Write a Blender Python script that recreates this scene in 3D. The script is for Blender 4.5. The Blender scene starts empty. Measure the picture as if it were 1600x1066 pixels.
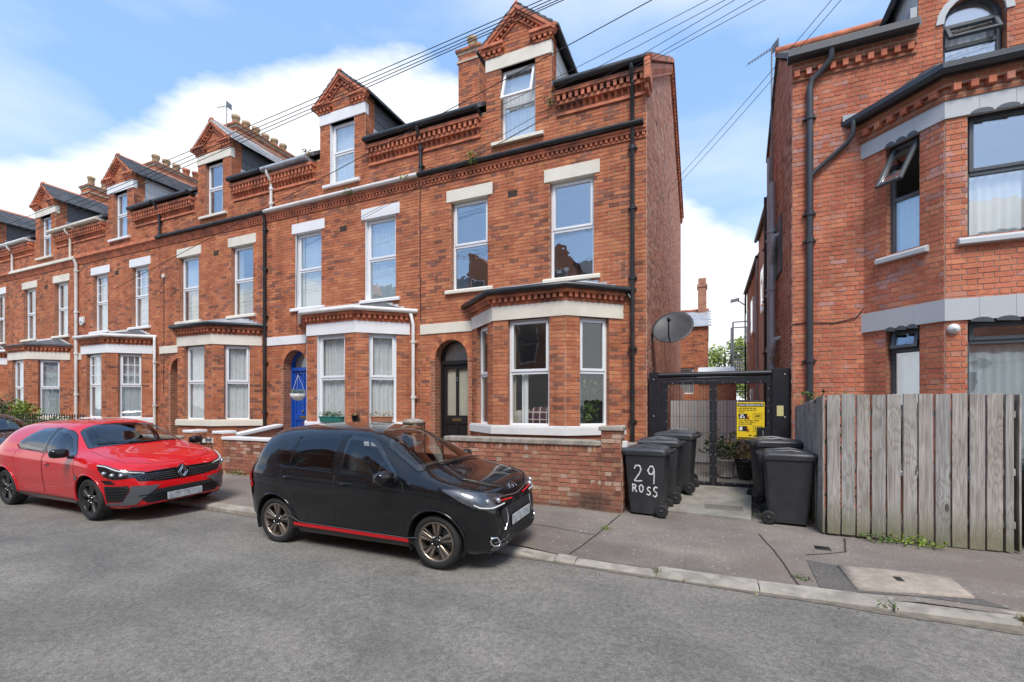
import bpy, bmesh, math, random
from mathutils import Vector, Matrix, noise
from mathutils.bvhtree import BVHTree
from mathutils.geometry import delaunay_2d_cdt
random.seed(11)
R = math.radians
sc = bpy.context.scene
COL = sc.collection

# ------------------------------------------------------------------ camera
TH = R(23.3); CAMH = 1.8
cam = bpy.data.objects.new('camera', bpy.data.cameras.new('camera'))
COL.objects.link(cam); sc.camera = cam
cam.location = (0, 0, CAMH); cam.rotation_euler = (R(90), 0, TH)
cam.data.sensor_width = 36; cam.data.lens = 711 / 1600 * 36
cam.data.shift_y = (634 - 533) / 1600
cam.data.clip_start = .05; cam.data.clip_end = 3000

# ------------------------------------------------------------------ light
SUN_EL, SUN_AZ = 54.0, 155.0        # azimuth clockwise from +Y: the sun stands behind the viewer's right shoulder, veiled by cloud
w = bpy.data.worlds.new('World'); sc.world = w; w.use_nodes = True
nt = w.node_tree; nt.nodes.clear()
N = nt.nodes.new; LK = nt.links.new
wo = N('ShaderNodeOutputWorld'); bg = N('ShaderNodeBackground'); LK(bg.outputs[0], wo.inputs[0])
sky = N('ShaderNodeTexSky'); sky.sky_type = 'NISHITA'; sky.sun_disc = False
sky.sun_elevation = R(SUN_EL); sky.sun_rotation = R(SUN_AZ); sky.altitude = 50
sky.air_density = 1.0; sky.dust_density = 1.6; sky.ozone_density = 1.0
SKY_STRENGTH = .15
bg.inputs[1].default_value = SKY_STRENGTH
def wmath(op, a, b=None, c=None):
    n = N('ShaderNodeMath'); n.operation = op
    for i, x in enumerate((a, b, c)):
        if x is None: continue
        if hasattr(x, 'is_linked'): LK(x, n.inputs[i])
        else: n.inputs[i].default_value = x
    return n.outputs[0]
tc = N('ShaderNodeTexCoord'); sep = N('ShaderNodeSeparateXYZ'); LK(tc.outputs['Generated'], sep.inputs[0])
vx, vy, vz = sep.outputs
el = wmath('ARCSINE', vz)
az = wmath('ARCTAN2', vx, vy)                       # 0 = +Y, positive to +X
# broad bank of cloud whose upper edge swells and falls with the compass direction, broken by noise
n1 = N('ShaderNodeTexNoise'); n1.inputs['Scale'].default_value = 3.0; n1.inputs['Detail'].default_value = 9; n1.inputs['Roughness'].default_value = .55
mp = N('ShaderNodeMapping'); mp.inputs['Scale'].default_value = (1, 1, 2.6); LK(tc.outputs['Generated'], mp.inputs[0]); LK(mp.outputs[0], n1.inputs['Vector'])
n2 = N('ShaderNodeTexNoise'); n2.inputs['Scale'].default_value = 1.1; n2.inputs['Detail'].default_value = 6
mp2 = N('ShaderNodeMapping'); mp2.inputs['Scale'].default_value = (1, 1, 3.2); mp2.inputs['Location'].default_value = (3.1, 1.7, .4)
LK(tc.outputs['Generated'], mp2.inputs[0]); LK(mp2.outputs[0], n2.inputs['Vector'])
caz = wmath('COSINE', az)
edge = wmath('MULTIPLY', wmath('MULTIPLY', wmath('SINE', wmath('MULTIPLY_ADD', az, 3.0, 3.61)), .19), wmath('MULTIPLY_ADD', caz, .4, .6))
edge = wmath('ADD', edge, wmath('MULTIPLY_ADD', caz, .145, .325))
edge = wmath('ADD', edge, wmath('MULTIPLY', wmath('SUBTRACT', n1.outputs[0], .5), .22))
bank = wmath('MULTIPLY_ADD', wmath('SUBTRACT', edge, el), 24.0, .5)
bank = wmath('MINIMUM', wmath('MAXIMUM', bank, 0), 1)
wisp = wmath('MULTIPLY', wmath('MAXIMUM', wmath('SUBTRACT', n2.outputs[0], .50), 0), 3.6)
wisp = wmath('MINIMUM', wisp, .8)
cov = wmath('MAXIMUM', bank, wisp)
shade = wmath('MULTIPLY_ADD', n1.outputs[0], .9, .52)
cc = N('ShaderNodeMix'); cc.data_type = 'RGBA'; LK(shade, cc.inputs[0])
cc.inputs[6].default_value = (2.95, 3.15, 3.45, 1); cc.inputs[7].default_value = (3.65, 3.75, 3.85, 1)
blue = N('ShaderNodeMix'); blue.data_type = 'RGBA'; blue.blend_type = 'MIX'; blue.inputs[0].default_value = .6
LK(sky.outputs[0], blue.inputs[6]); blue.inputs[7].default_value = (1.15, 2.05, 3.6, 1)
mixs = N('ShaderNodeMix'); mixs.data_type = 'RGBA'
LK(cov, mixs.inputs[0]); LK(blue.outputs[2], mixs.inputs[6]); LK(cc.outputs[2], mixs.inputs[7])
LK(mixs.outputs[2], bg.inputs[0])

sun = bpy.data.objects.new('sun', bpy.data.lights.new('sun', 'SUN')); COL.objects.link(sun)
sun.data.energy = 1.5; sun.data.angle = R(20); sun.data.color = (1, .95, .88)
sun.rotation_euler = (R(90 - SUN_EL), 0, R(180 - SUN_AZ))
sc.view_settings.view_transform = 'Standard'; sc.view_settings.look = 'None'
sc.view_settings.gamma = 1; sc.view_settings.use_curve_mapping = False
sc.view_settings.exposure = 1.08

# ------------------------------------------------------------------ helpers
def V(*a): return Vector(a)
def root(name, label, cat, loc=(0, 0, 0), rz=0, group=None, kind=None):
    o = bpy.data.objects.new(name, None); COL.objects.link(o)
    o.location = loc; o.rotation_euler = (0, 0, rz)
    tag(o, label, cat, group, kind); o.empty_display_size = .1
    return o
def tag(o, label=None, cat=None, group=None, kind=None):
    if label: o['label'] = label
    if cat: o['category'] = cat
    if group: o['group'] = group
    if kind: o['kind'] = kind
    return o
class MB:
    def __init__(s): s.v = []; s.f = []; s.m = []; s.sm = []
    def add(s, vs, fs, mi=0, sm=False):
        o = len(s.v); s.v.extend([tuple(v) for v in vs])
        for f in fs: s.f.append(tuple(i + o for i in f)); s.m.append(mi); s.sm.append(sm)
        return s
    def box(s, x0, x1, y0, y1, z0, z1, mi=0):
        return s.add([(x0,y0,z0),(x1,y0,z0),(x1,y1,z0),(x0,y1,z0),(x0,y0,z1),(x1,y0,z1),(x1,y1,z1),(x0,y1,z1)],
              [(0,3,2,1),(4,5,6,7),(0,1,5,4),(1,2,6,5),(2,3,7,6),(3,0,4,7)], mi)
    def hexa(s, a, b, mi=0):          # two quads (4 points each), a = back/bottom, b = front/top
        return s.add(list(a) + list(b), [(0,3,2,1),(4,5,6,7),(0,1,5,4),(1,2,6,5),(2,3,7,6),(3,0,4,7)], mi)
    def fbox(s, fr, s0, s1, d0, d1, z0, z1, mi=0):
        P = fr.p
        return s.hexa([P(s0,z0,d1),P(s1,z0,d1),P(s1,z0,d0),P(s0,z0,d0)], [P(s0,z1,d1),P(s1,z1,d1),P(s1,z1,d0),P(s0,z1,d0)], mi)
    def obox(s, c, ax, ay, az, mi=0):
        c, ax, ay, az = Vector(c), Vector(ax), Vector(ay), Vector(az)
        q = [c-ax-ay, c+ax-ay, c+ax+ay, c-ax+ay]
        return s.hexa([p-az for p in q], [p+az for p in q], mi)
    def bar(s, a, b, wd, ht, up=(0,0,1), mi=0):
        a, b = Vector(a), Vector(b); t = (b-a); L = t.length; t.normalize()
        u = Vector(up); sd = t.cross(u)
        if sd.length < 1e-4: sd = t.cross(Vector((1,0,0)))
        sd.normalize(); u = sd.cross(t)
        return s.obox((a+b)/2, t*L/2, sd*wd/2, u*ht/2, mi)
    def prism(s, pts, vec, mi=0):
        n = len(pts); vec = Vector(vec); P = [Vector(p) for p in pts]
        fs = [tuple(range(n-1,-1,-1)), tuple(range(n, 2*n))] + [(i,(i+1)%n,n+(i+1)%n,n+i) for i in range(n)]
        return s.add(P + [p+vec for p in P], fs, mi)
    def tube(s, pts, r, n=8, mi=0, caps=True, sm=True, closed=False):
        P = [Vector(p) for p in pts]; k = len(P); o = len(s.v); fs = []
        rr = r if isinstance(r, (list, tuple)) else [r]*k
        prev = None; ring = []
        for i, p in enumerate(P):
            if closed: t = P[(i+1)%k] - P[i-1]
            else: t = P[min(i+1,k-1)] - P[max(i-1,0)]
            if t.length < 1e-9: t = Vector((0,0,1))
            t.normalize()
            if prev is None:
                a = Vector((0,0,1)) if abs(t.z) < .9 else Vector((1,0,0))
                u = t.cross(a).normalized()
            else:
                u = prev - t*prev.dot(t)
                if u.length < 1e-6: u = t.orthogonal()
                u.normalize()
            prev = u; b = t.cross(u)
            ring += [tuple(p + (u*math.cos(2*math.pi*j/n) + b*math.sin(2*math.pi*j/n))*rr[i]) for j in range(n)]
        for i in range(k if closed else k-1):
            i2 = (i+1) % k
            for j in range(n): fs.append((i*n+j, i*n+(j+1)%n, i2*n+(j+1)%n, i2*n+j))
        s.add(ring, fs, mi, sm)
        if caps and not closed: s.add(ring[:n], [tuple(range(n-1,-1,-1))], mi); s.add(ring[-n:], [tuple(range(n))], mi)
        return s
    def lathe(s, prof, c=(0,0,0), axis='z', n=24, mi=0, sm=True, cap=True):
        o = []; c = Vector(c)
        for (r, h) in prof:
            for j in range(n):
                a = 2*math.pi*j/n; u, q = r*math.cos(a), r*math.sin(a)
                p = (u,q,h) if axis == 'z' else ((u,-h,q) if axis == 'y' else (h,u,q))
                o.append(tuple(c + Vector(p)))
        fs = [(i*n+j, i*n+(j+1)%n, (i+1)*n+(j+1)%n, (i+1)*n+j) for i in range(len(prof)-1) for j in range(n)]
        s.add(o, fs, mi, sm)
        if cap:
            s.add(o[:n], [tuple(range(n-1,-1,-1))], mi); s.add(o[-n:], [tuple(range(n))], mi)
        return s
    def build(s, name, mats, parent=None, kind=None, off=None, bevel=0, label=None, seg=1, smooth=None):
        me = bpy.data.meshes.new(name)
        if off is None: off = parent_off(parent)
        vs = [(x-off[0], y-off[1], z-off[2]) for x, y, z in s.v] if off != (0,0,0) else s.v
        me.from_pydata(vs, [], s.f); me.validate(clean_customdata=False)
        if not isinstance(mats, (list, tuple)): mats = [mats]
        for m in mats: me.materials.append(m)
        if len(me.polygons) == len(s.f):
            me.polygons.foreach_set('material_index', s.m)
            me.polygons.foreach_set('use_smooth', s.sm if smooth is None else [smooth]*len(s.f))
        o = bpy.data.objects.new(name, me); COL.objects.link(o)
        if parent: o.parent = parent
        if bevel:
            b = o.modifiers.new('edge', 'BEVEL'); b.width = bevel; b.segments = seg; b.limit_method = 'ANGLE'; b.angle_limit = R(40)
        if kind: o['kind'] = kind
        if label: o['label'] = label
        return o
def parent_off(p):
    o = [0., 0., 0.]
    while p is not None:
        o = [o[i] + p.location[i] for i in range(3)]; p = p.parent
    return tuple(o)
class Fr:                                 # a vertical wall plane: s along it, d out of it, z up
    def __init__(s, o, sd, nd): s.o = Vector(o); s.s = Vector(sd).normalized(); s.n = Vector(nd).normalized()
    def p(s, a, z, d=0): return s.o + s.s*a + s.n*d + Vector((0,0,z))
def copy_tree(o, parent=None):
    c = o.copy(); COL.objects.link(c)
    if parent: c.parent = parent
    for ch in list(o.children): copy_tree(ch, c)
    return c

# ------------------------------------------------------------------ materials
MT = {}
def nodes(name):
    m = bpy.data.materials.new(name); m.use_nodes = True
    t = m.node_tree; b = t.nodes['Principled BSDF']; MT[name] = m
    return m, t, b
def nd(t, typ, **kw):
    n = t.nodes.new(typ)
    for k, v in kw.items():
        if k in n.inputs.keys(): n.inputs[k].default_value = v
        else: setattr(n, k, v)
    return n
def mth(t, op, a, b=None, c=None):
    n = t.nodes.new('ShaderNodeMath'); n.operation = op
    for i, x in enumerate((a, b, c)):
        if x is None: continue
        if hasattr(x, 'is_linked'): t.links.new(x, n.inputs[i])
        else: n.inputs[i].default_value = x
    return n.outputs[0]
def mixc(t, f, a, b, mode='MIX'):
    n = t.nodes.new('ShaderNodeMix'); n.data_type = 'RGBA'; n.blend_type = mode
    for i, x in ((0, f), (6, a), (7, b)):
        if hasattr(x, 'is_linked'): t.links.new(x, n.inputs[i])
        elif i == 0: n.inputs[0].default_value = x
        else: n.inputs[i].default_value = (*x, 1) if len(x) == 3 else x
    return n.outputs[2]
def ramp(t, f, stops, interp='LINEAR'):
    n = t.nodes.new('ShaderNodeValToRGB'); n.color_ramp.interpolation = interp
    while len(n.color_ramp.elements) < len(stops): n.color_ramp.elements.new(.5)
    for e, (p, c) in zip(n.color_ramp.elements, stops): e.position = p; e.color = (*c, 1)
    t.links.new(f, n.inputs[0]); return n.outputs[0]
def pos(t, scale=(1,1,1), obj=False):
    if obj:
        g = t.nodes.new('ShaderNodeTexCoord').outputs['Object']
    else: g = t.nodes.new('ShaderNodeNewGeometry').outputs['Position']
    m = nd(t, 'ShaderNodeMapping'); m.inputs['Scale'].default_value = scale
    t.links.new(g, m.inputs[0]); return m.outputs[0]
def noi(t, p, scale, detail=4, rough=.55):
    n = nd(t, 'ShaderNodeTexNoise', Scale=scale, Detail=detail, Roughness=rough)
    t.links.new(p, n.inputs['Vector']); return n.outputs[0]
def bump(t, b, h, strength=.3, dist=.01):
    n = nd(t, 'ShaderNodeBump', Strength=strength, Distance=dist)
    t.links.new(h, n.inputs['Height']); t.links.new(n.outputs[0], b.inputs['Normal'])
def simple(name, col, rough=.6, metal=0, var=.12, scale=6, bmp=.08, spec=.5, coat=0, dirt=None, dirtamt=.5, obj=False):
    m, t, b = nodes(name)
    p = pos(t, obj=obj); n = noi(t, p, scale, 6)
    lo = tuple(c*(1-var) for c in col); hi = tuple(min(1, c*(1+var)) for c in col)
    c = ramp(t, n, [(.3, lo), (.7, hi)])
    if dirt:
        n2 = noi(t, p, scale*.35, 7, .65)
        f = mth(t, 'MULTIPLY', mth(t, 'MAXIMUM', mth(t, 'SUBTRACT', n2, .48), 0), 5*dirtamt)
        f = mth(t, 'MINIMUM', f, dirtamt)
        c = mixc(t, f, c, dirt)
    t.links.new(c, b.inputs['Base Color'])
    b.inputs['Roughness'].default_value = rough; b.inputs['Metallic'].default_value = metal
    b.inputs['Specular IOR Level'].default_value = spec
    if coat: b.inputs['Coat Weight'].default_value = coat; b.inputs['Coat Roughness'].default_value = .03
    if bmp: bump(t, b, noi(t, p, scale*12, 5), bmp, .004)
    return m
def brick_mat(name, stops, dark, darkamt, pale=None, paleamt=0, seedo=0.):
    m, t, b = nodes(name)
    g = t.nodes.new('ShaderNodeNewGeometry'); oi = t.nodes.new('ShaderNodeObjectInfo')
    r = mth(t, 'FRACT', mth(t, 'ADD', g.outputs['Random Per Island'], mth(t, 'MULTIPLY_ADD', oi.outputs['Random'], 7.31, seedo)))
    r2 = mth(t, 'FRACT', mth(t, 'MULTIPLY', r, 37.7))
    p = pos(t)
    c = ramp(t, r, stops)
    big = noi(t, p, .55, 5, .6)
    # weathered burnt bricks gather in patches
    dk = mth(t, 'GREATER_THAN', mth(t, 'ADD', r2, mth(t, 'MULTIPLY', mth(t, 'SUBTRACT', big, .5), 1.5)), 1 - darkamt)
    fine = noi(t, p, 38, 5, .7)
    dkc = mixc(t, r, dark, tuple(x*1.7 for x in dark))
    c = mixc(t, mth(t, 'MULTIPLY', dk, mth(t, 'MULTIPLY_ADD', fine, 1.1, .22)), c, dkc)
    c = mixc(t, .8, c, ramp(t, fine, [(.25, (.62,.6,.58)), (.75, (1.28,1.28,1.28))]), 'MULTIPLY')
    med = noi(t, p, 2.2, 6, .65)
    c = mixc(t, .75, c, ramp(t, med, [(.32, (.66,.62,.62)), (.62, (1.12,1.14,1.15))]), 'MULTIPLY')
    # long streaks of rain-wash
    st = noi(t, pos(t, (3.2, 3.2, .25)), 1.0, 5, .6)
    c = mixc(t, .5, c, ramp(t, st, [(.3, (.62,.58,.56)), (.6, (1.06,1.06,1.06))]), 'MULTIPLY')
    if pale:
        f = mth(t, 'MULTIPLY', mth(t, 'GREATER_THAN', mth(t, 'ADD', mth(t, 'FRACT', mth(t, 'MULTIPLY', r, 91.3)), mth(t, 'SUBTRACT', big, .5)), 1-paleamt), mth(t, 'MULTIPLY_ADD', noi(t, p, 25, 5, .7), 2.2, -.6))
        n = t.nodes.new('ShaderNodeClamp'); t.links.new(f, n.inputs[0])
        c = mixc(t, n.outputs[0], c, pale)
    if name == 'brick_garden':       # damp, algae and the stain below the weep hole
        s = t.nodes.new('ShaderNodeSeparateXYZ'); t.links.new(p, s.inputs[0])
        cl = lambda v: mth(t, 'MINIMUM', mth(t, 'MAXIMUM', v, 0), 1)
        a = cl(mth(t, 'MULTIPLY', mth(t, 'SUBTRACT', mth(t, 'MULTIPLY_ADD', med, .5, .02), s.outputs[2]), 6))
        q = mth(t, 'MULTIPLY', cl(mth(t, 'SUBTRACT', 1.25, mth(t, 'MULTIPLY', mth(t, 'ABSOLUTE', mth(t, 'ADD', s.outputs[0], 1.72)), mth(t, 'MULTIPLY_ADD', fine, 1.5, 1.6)))), cl(mth(t, 'MULTIPLY', mth(t, 'SUBTRACT', .46, s.outputs[2]), 8)))
        c = mixc(t, mth(t, 'MULTIPLY', mth(t, 'MAXIMUM', mth(t, 'MULTIPLY', a, .7), q), .85), c, (.085,.055,.04))
    t.links.new(c, b.inputs['Base Color']); b.inputs['Roughness'].default_value = .85
    b.inputs['Specular IOR Level'].default_value = .25
    bump(t, b, noi(t, p, 110, 6, .7), .45, .004)
    return m
brick_mat('brick_terrace', [(0,(.43,.14,.072)),(.25,(.55,.198,.094)),(.5,(.47,.152,.079)),(.75,(.60,.24,.113)),(1,(.51,.172,.086))], (.165,.075,.055), .16)
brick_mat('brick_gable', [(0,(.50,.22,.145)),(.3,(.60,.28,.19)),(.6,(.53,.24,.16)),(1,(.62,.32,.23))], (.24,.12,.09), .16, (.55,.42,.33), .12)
brick_mat('brick_right', [(0,(.51,.155,.09)),(.25,(.61,.21,.118)),(.5,(.54,.168,.10)),(.75,(.66,.255,.14)),(1,(.57,.19,.11))], (.36,.20,.18), .05, (.50,.27,.20), .04)
brick_mat('brick_garden', [(0,(.36,.14,.09)),(.3,(.45,.19,.12)),(.6,(.40,.155,.10)),(1,(.47,.25,.15))], (.16,.07,.05), .14, (.55,.43,.34), .11)
simple('terracotta', (.53,.172,.086), .8, var=.35, scale=5, dirt=(.09,.05,.04), dirtamt=.75, bmp=.3)
def mortar(name, col):
    m, t, b = nodes(name); p = pos(t)
    c = ramp(t, noi(t, p, 1.3, 7, .7), [(.3, tuple(x*.5 for x in col)), (.65, col)])
    t.links.new(c, b.inputs['Base Color']); b.inputs['Roughness'].default_value = .95
    bump(t, b, noi(t, p, 160, 4), .4, .003)
mortar('mortar', (.58,.44,.33)); mortar('mortar_right', (.60,.46,.36)); mortar('mortar_garden', (.30,.25,.20))
def brick_far(name, col, mort, k=1):
    m, t, b = nodes(name); g = t.nodes.new('ShaderNodeNewGeometry')
    s = t.nodes.new('ShaderNodeSeparateXYZ'); t.links.new(g.outputs['Position'], s.inputs[0])
    cb = t.nodes.new('ShaderNodeCombineXYZ'); t.links.new(mth(t, 'ADD', s.outputs[0], s.outputs[1]), cb.inputs[0]); t.links.new(s.outputs[2], cb.inputs[1])
    bt = nd(t, 'ShaderNodeTexBrick', Scale=1.0); bt.inputs['Brick Width'].default_value = .225; bt.inputs['Row Height'].default_value = .075
    bt.inputs['Mortar Size'].default_value = .008; bt.inputs['Color1'].default_value = (*col,1); bt.inputs['Color2'].default_value = (*[c*.62 for c in col],1); bt.inputs['Mortar'].default_value = (*mort,1)
    t.links.new(cb.outputs[0], bt.inputs['Vector'])
    p = pos(t)
    c = mixc(t, .7, bt.outputs[0], ramp(t, noi(t, p, 1.1, 6, .65), [(.3,(.6,.56,.55)),(.65,(1.12,1.12,1.12))]), 'MULTIPLY')
    t.links.new(c, b.inputs['Base Color']); b.inputs['Roughness'].default_value = .9
    bump(t, b, bt.outputs['Fac'], -.4, .006)
brick_far('brick_far', (.48,.18,.10), (.42,.30,.22))
brick_far('brick_reveal', (.46,.17,.09), (.40,.28,.2))
simple('paint_cream', (.74,.69,.58), .6, var=.05, scale=3, dirt=(.42,.36,.28), dirtamt=.35)
simple('paint_white', (.80,.80,.80), .5, var=.03, scale=3, dirt=(.52,.5,.47), dirtamt=.25)
simple('sill_white', (.78,.77,.74), .55, var=.04, scale=3, dirt=(.36,.32,.28), dirtamt=.4)
simple('paint_grey', (.50,.52,.53), .55, var=.04, scale=2, dirt=(.26,.26,.26), dirtamt=.35)
simple('stone_cap', (.34,.30,.25), .9, var=.25, scale=9, dirt=(.14,.13,.10), dirtamt=.6, bmp=.4)
simple('upvc', (.80,.81,.82), .3, var=.02, scale=2, bmp=0)
simple('upvc_grey', (.075,.088,.10), .4, var=.06, scale=3, bmp=0)
simple('gutter_black', (.018,.019,.021), .35, var=.2, scale=4, bmp=.05, dirt=(.10,.095,.085), dirtamt=.25)
simple('gutter_grey', (.045,.05,.058), .4, var=.15, scale=4, bmp=.05)
simple('gutter_white', (.74,.73,.70), .45, var=.05, scale=4, dirt=(.40,.34,.26), dirtamt=.4, bmp=0)
simple('soil_pipe', (.46,.46,.47), .5, var=.1, scale=4, dirt=(.16,.15,.14), dirtamt=.4)
simple('slate', (.085,.09,.10), .55, var=.3, scale=9, dirt=(.24,.23,.21), dirtamt=.4, bmp=.2)
simple('cheek_slate', (.10,.105,.115), .6, var=.15, scale=3, dirt=(.2,.2,.2), dirtamt=.3)
simple('cheek_white', (.72,.72,.70), .6, var=.06, scale=3, dirt=(.4,.38,.35), dirtamt=.3)
simple('lead', (.34,.36,.39), .5, metal=.0, var=.22, scale=4, dirt=(.58,.6,.62), dirtamt=.5, bmp=.15)
simple('pot_buff', (.42,.30,.18), .85, var=.25, scale=8, dirt=(.12,.09,.07), dirtamt=.6)
simple('pot_red', (.42,.15,.08), .85, var=.2, scale=8, dirt=(.12,.08,.06), dirtamt=.5)
simple('iron_black', (.015,.016,.018), .4, var=.2, scale=10, bmp=.05)
simple('gate_black', (.012,.0125,.017), .42, var=.15, scale=6, bmp=.04, dirt=(.05,.05,.05), dirtamt=.25)
simple('steel', (.55,.55,.56), .35, metal=1, var=.1, bmp=0)
simple('steel_grey', (.22,.24,.26), .5, metal=.3, var=.12)
simple('brass', (.36,.27,.12), .4, metal=1, var=.2, scale=20, bmp=0)
simple('door_black', (.016,.015,.016), .35, var=.2, scale=5, bmp=.04)
simple('door_blue', (.010,.075,.40), .35, var=.12, scale=4, bmp=.04)
simple('room', (.52,.50,.46), .9, var=.1, scale=2, bmp=0)
simple('curtain_white', (.78,.79,.80), .85, var=.05, scale=5, bmp=.05)
simple('curtain_grey', (.62,.64,.65), .85, var=.06, scale=5, bmp=.05)
simple('curtain_beige', (.55,.50,.40), .85, var=.06, scale=5, bmp=.05)
simple('concrete', (.26,.245,.21), .9, var=.2, scale=5, dirt=(.12,.12,.085), dirtamt=.55, bmp=.3)
simple('concrete_far', (.24,.23,.21), .9, var=.2, scale=3, dirt=(.12,.12,.10), dirtamt=.5, bmp=.2)
simple('cable', (.012,.012,.013), .6, var=.1, bmp=0)
simple('dish_grey', (.055,.058,.065), .5, var=.12, scale=10, dirt=(.12,.12,.12), dirtamt=.3)
simple('rubber', (.016,.016,.017), .75, var=.2, scale=14, bmp=.15, dirt=(.06,.056,.05), dirtamt=.3, obj=True)
simple('soil', (.05,.035,.025), .95, var=.3, scale=20, bmp=.4)
simple('render_pink', (.66,.48,.41), .85, var=.1, scale=2, dirt=(.28,.18,.14), dirtamt=.4)
simple('panel_grey', (.62,.63,.63), .6, var=.06, scale=2, dirt=(.33,.33,.31), dirtamt=.4)
simple('bark', (.10,.075,.05), .9, var=.3, scale=9, bmp=.4)
simple('terracotta_pot', (.36,.16,.09), .85, var=.15, scale=7)
simple('plastic_teal', (.02,.16,.13), .45, var=.1, bmp=0)
simple('plastic_black', (.014,.014,.015), .5, var=.15, bmp=.04)
simple('plastic_white', (.72,.72,.70), .45, var=.04, bmp=0)
simple('plastic_blue', (.03,.16,.36), .45, var=.1, bmp=0)
def glass(name, tint=(.86,.90,.89), refl=1.6, base=.06, wav=.05, rough=0):
    m, t, b = nodes(name); t.nodes.remove(b); out = t.nodes['Material Output']
    tr = nd(t, 'ShaderNodeBsdfTransparent'); tr.inputs[0].default_value = (*tint, 1)
    gl = nd(t, 'ShaderNodeBsdfGlossy'); gl.inputs['Roughness'].default_value = rough; gl.inputs[0].default_value = (.95,.97,1,1)
    f = nd(t, 'ShaderNodeLayerWeight', Blend=.5)
    fac = mth(t, 'MINIMUM', mth(t, 'MULTIPLY_ADD', mth(t, 'POWER', f.outputs['Facing'], 4.0), refl, base), 1.0)
    if wav:
        bp = nd(t, 'ShaderNodeBump', Strength=wav, Distance=.05); t.links.new(noi(t, pos(t), 2.3, 2), bp.inputs['Height'])
        t.links.new(bp.outputs[0], gl.inputs['Normal'])
    mx = nd(t, 'ShaderNodeMixShader'); t.links.new(fac, mx.inputs[0]); t.links.new(tr.outputs[0], mx.inputs[1]); t.links.new(gl.outputs[0], mx.inputs[2])
    t.links.new(mx.outputs[0], out.inputs[0]); return m
glass('glass', (.93,.96,.96), refl=.8, base=.25)
glass('glass_soft', (.97,.98,.97), refl=.8, base=.07)
glass('glass_car', (.88,.92,.90), .9, .07, 0)
glass('glass_tint', (.45,.47,.48), .9, .07, 0)
glass('lamp_glass', (.94,.95,.96), .8, .05, 0)
def leafmat(name, a, b_):
    m, t, b = nodes(name); g = t.nodes.new('ShaderNodeNewGeometry')
    c = ramp(t, g.outputs['Random Per Island'], [(0, a), (1, b_)])
    t.links.new(c, b.inputs['Base Color']); b.inputs['Roughness'].default_value = .6
    b.inputs['Transmission Weight'].default_value = 0
    b.inputs['Subsurface Weight'].default_value = .0
leafmat('leaf', (.045,.095,.018), (.13,.19,.035)); leafmat('leaf_bright', (.12,.20,.02), (.26,.32,.04))
leafmat('leaf_dry', (.22,.17,.06), (.34,.27,.10)); leafmat('leaf_dark', (.03,.06,.02), (.07,.11,.03))
leafmat('petal_red', (.40,.02,.02), (.55,.06,.05)); leafmat('petal_pale', (.6,.5,.5), (.7,.65,.6))
leafmat('leaf_blue', (.12,.17,.10), (.2,.26,.16))
# ------------------------------------------------------------------ ground
def gz(x): return -.009*max(-70, min(8, x))
KY = 5.0                                             # kerb face
def sstep(a, b, x):
    t = max(0, min(1, (x-a)/(b-a))); return t*t*(3-2*t)
def kh(x): return .028 + .045*(1 - sstep(-2.1, -1.5, x)*(1-sstep(1.3, 1.75, x)))
def pz(x, y): return gz(x) + kh(x) + .004 + (.10-kh(x)+.0)*sstep(5, 7.6, y)*.9 + .012*max(0, y-7.2)
def sheet(name, xs, ys, zf, mat, kind='structure'):
    vs = [(x, y, zf(x, y)) for y in ys for x in xs]; n = len(xs)
    fs = [(j*n+i, j*n+i+1, (j+1)*n+i+1, (j+1)*n+i) for j in range(len(ys)-1) for i in range(n-1)]
    b = MB(); b.add(vs, fs, 0, True); return b.build(name, mat, kind=kind)
def fr_(a, b, n): return [a+(b-a)*i/n for i in range(n+1)]

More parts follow.
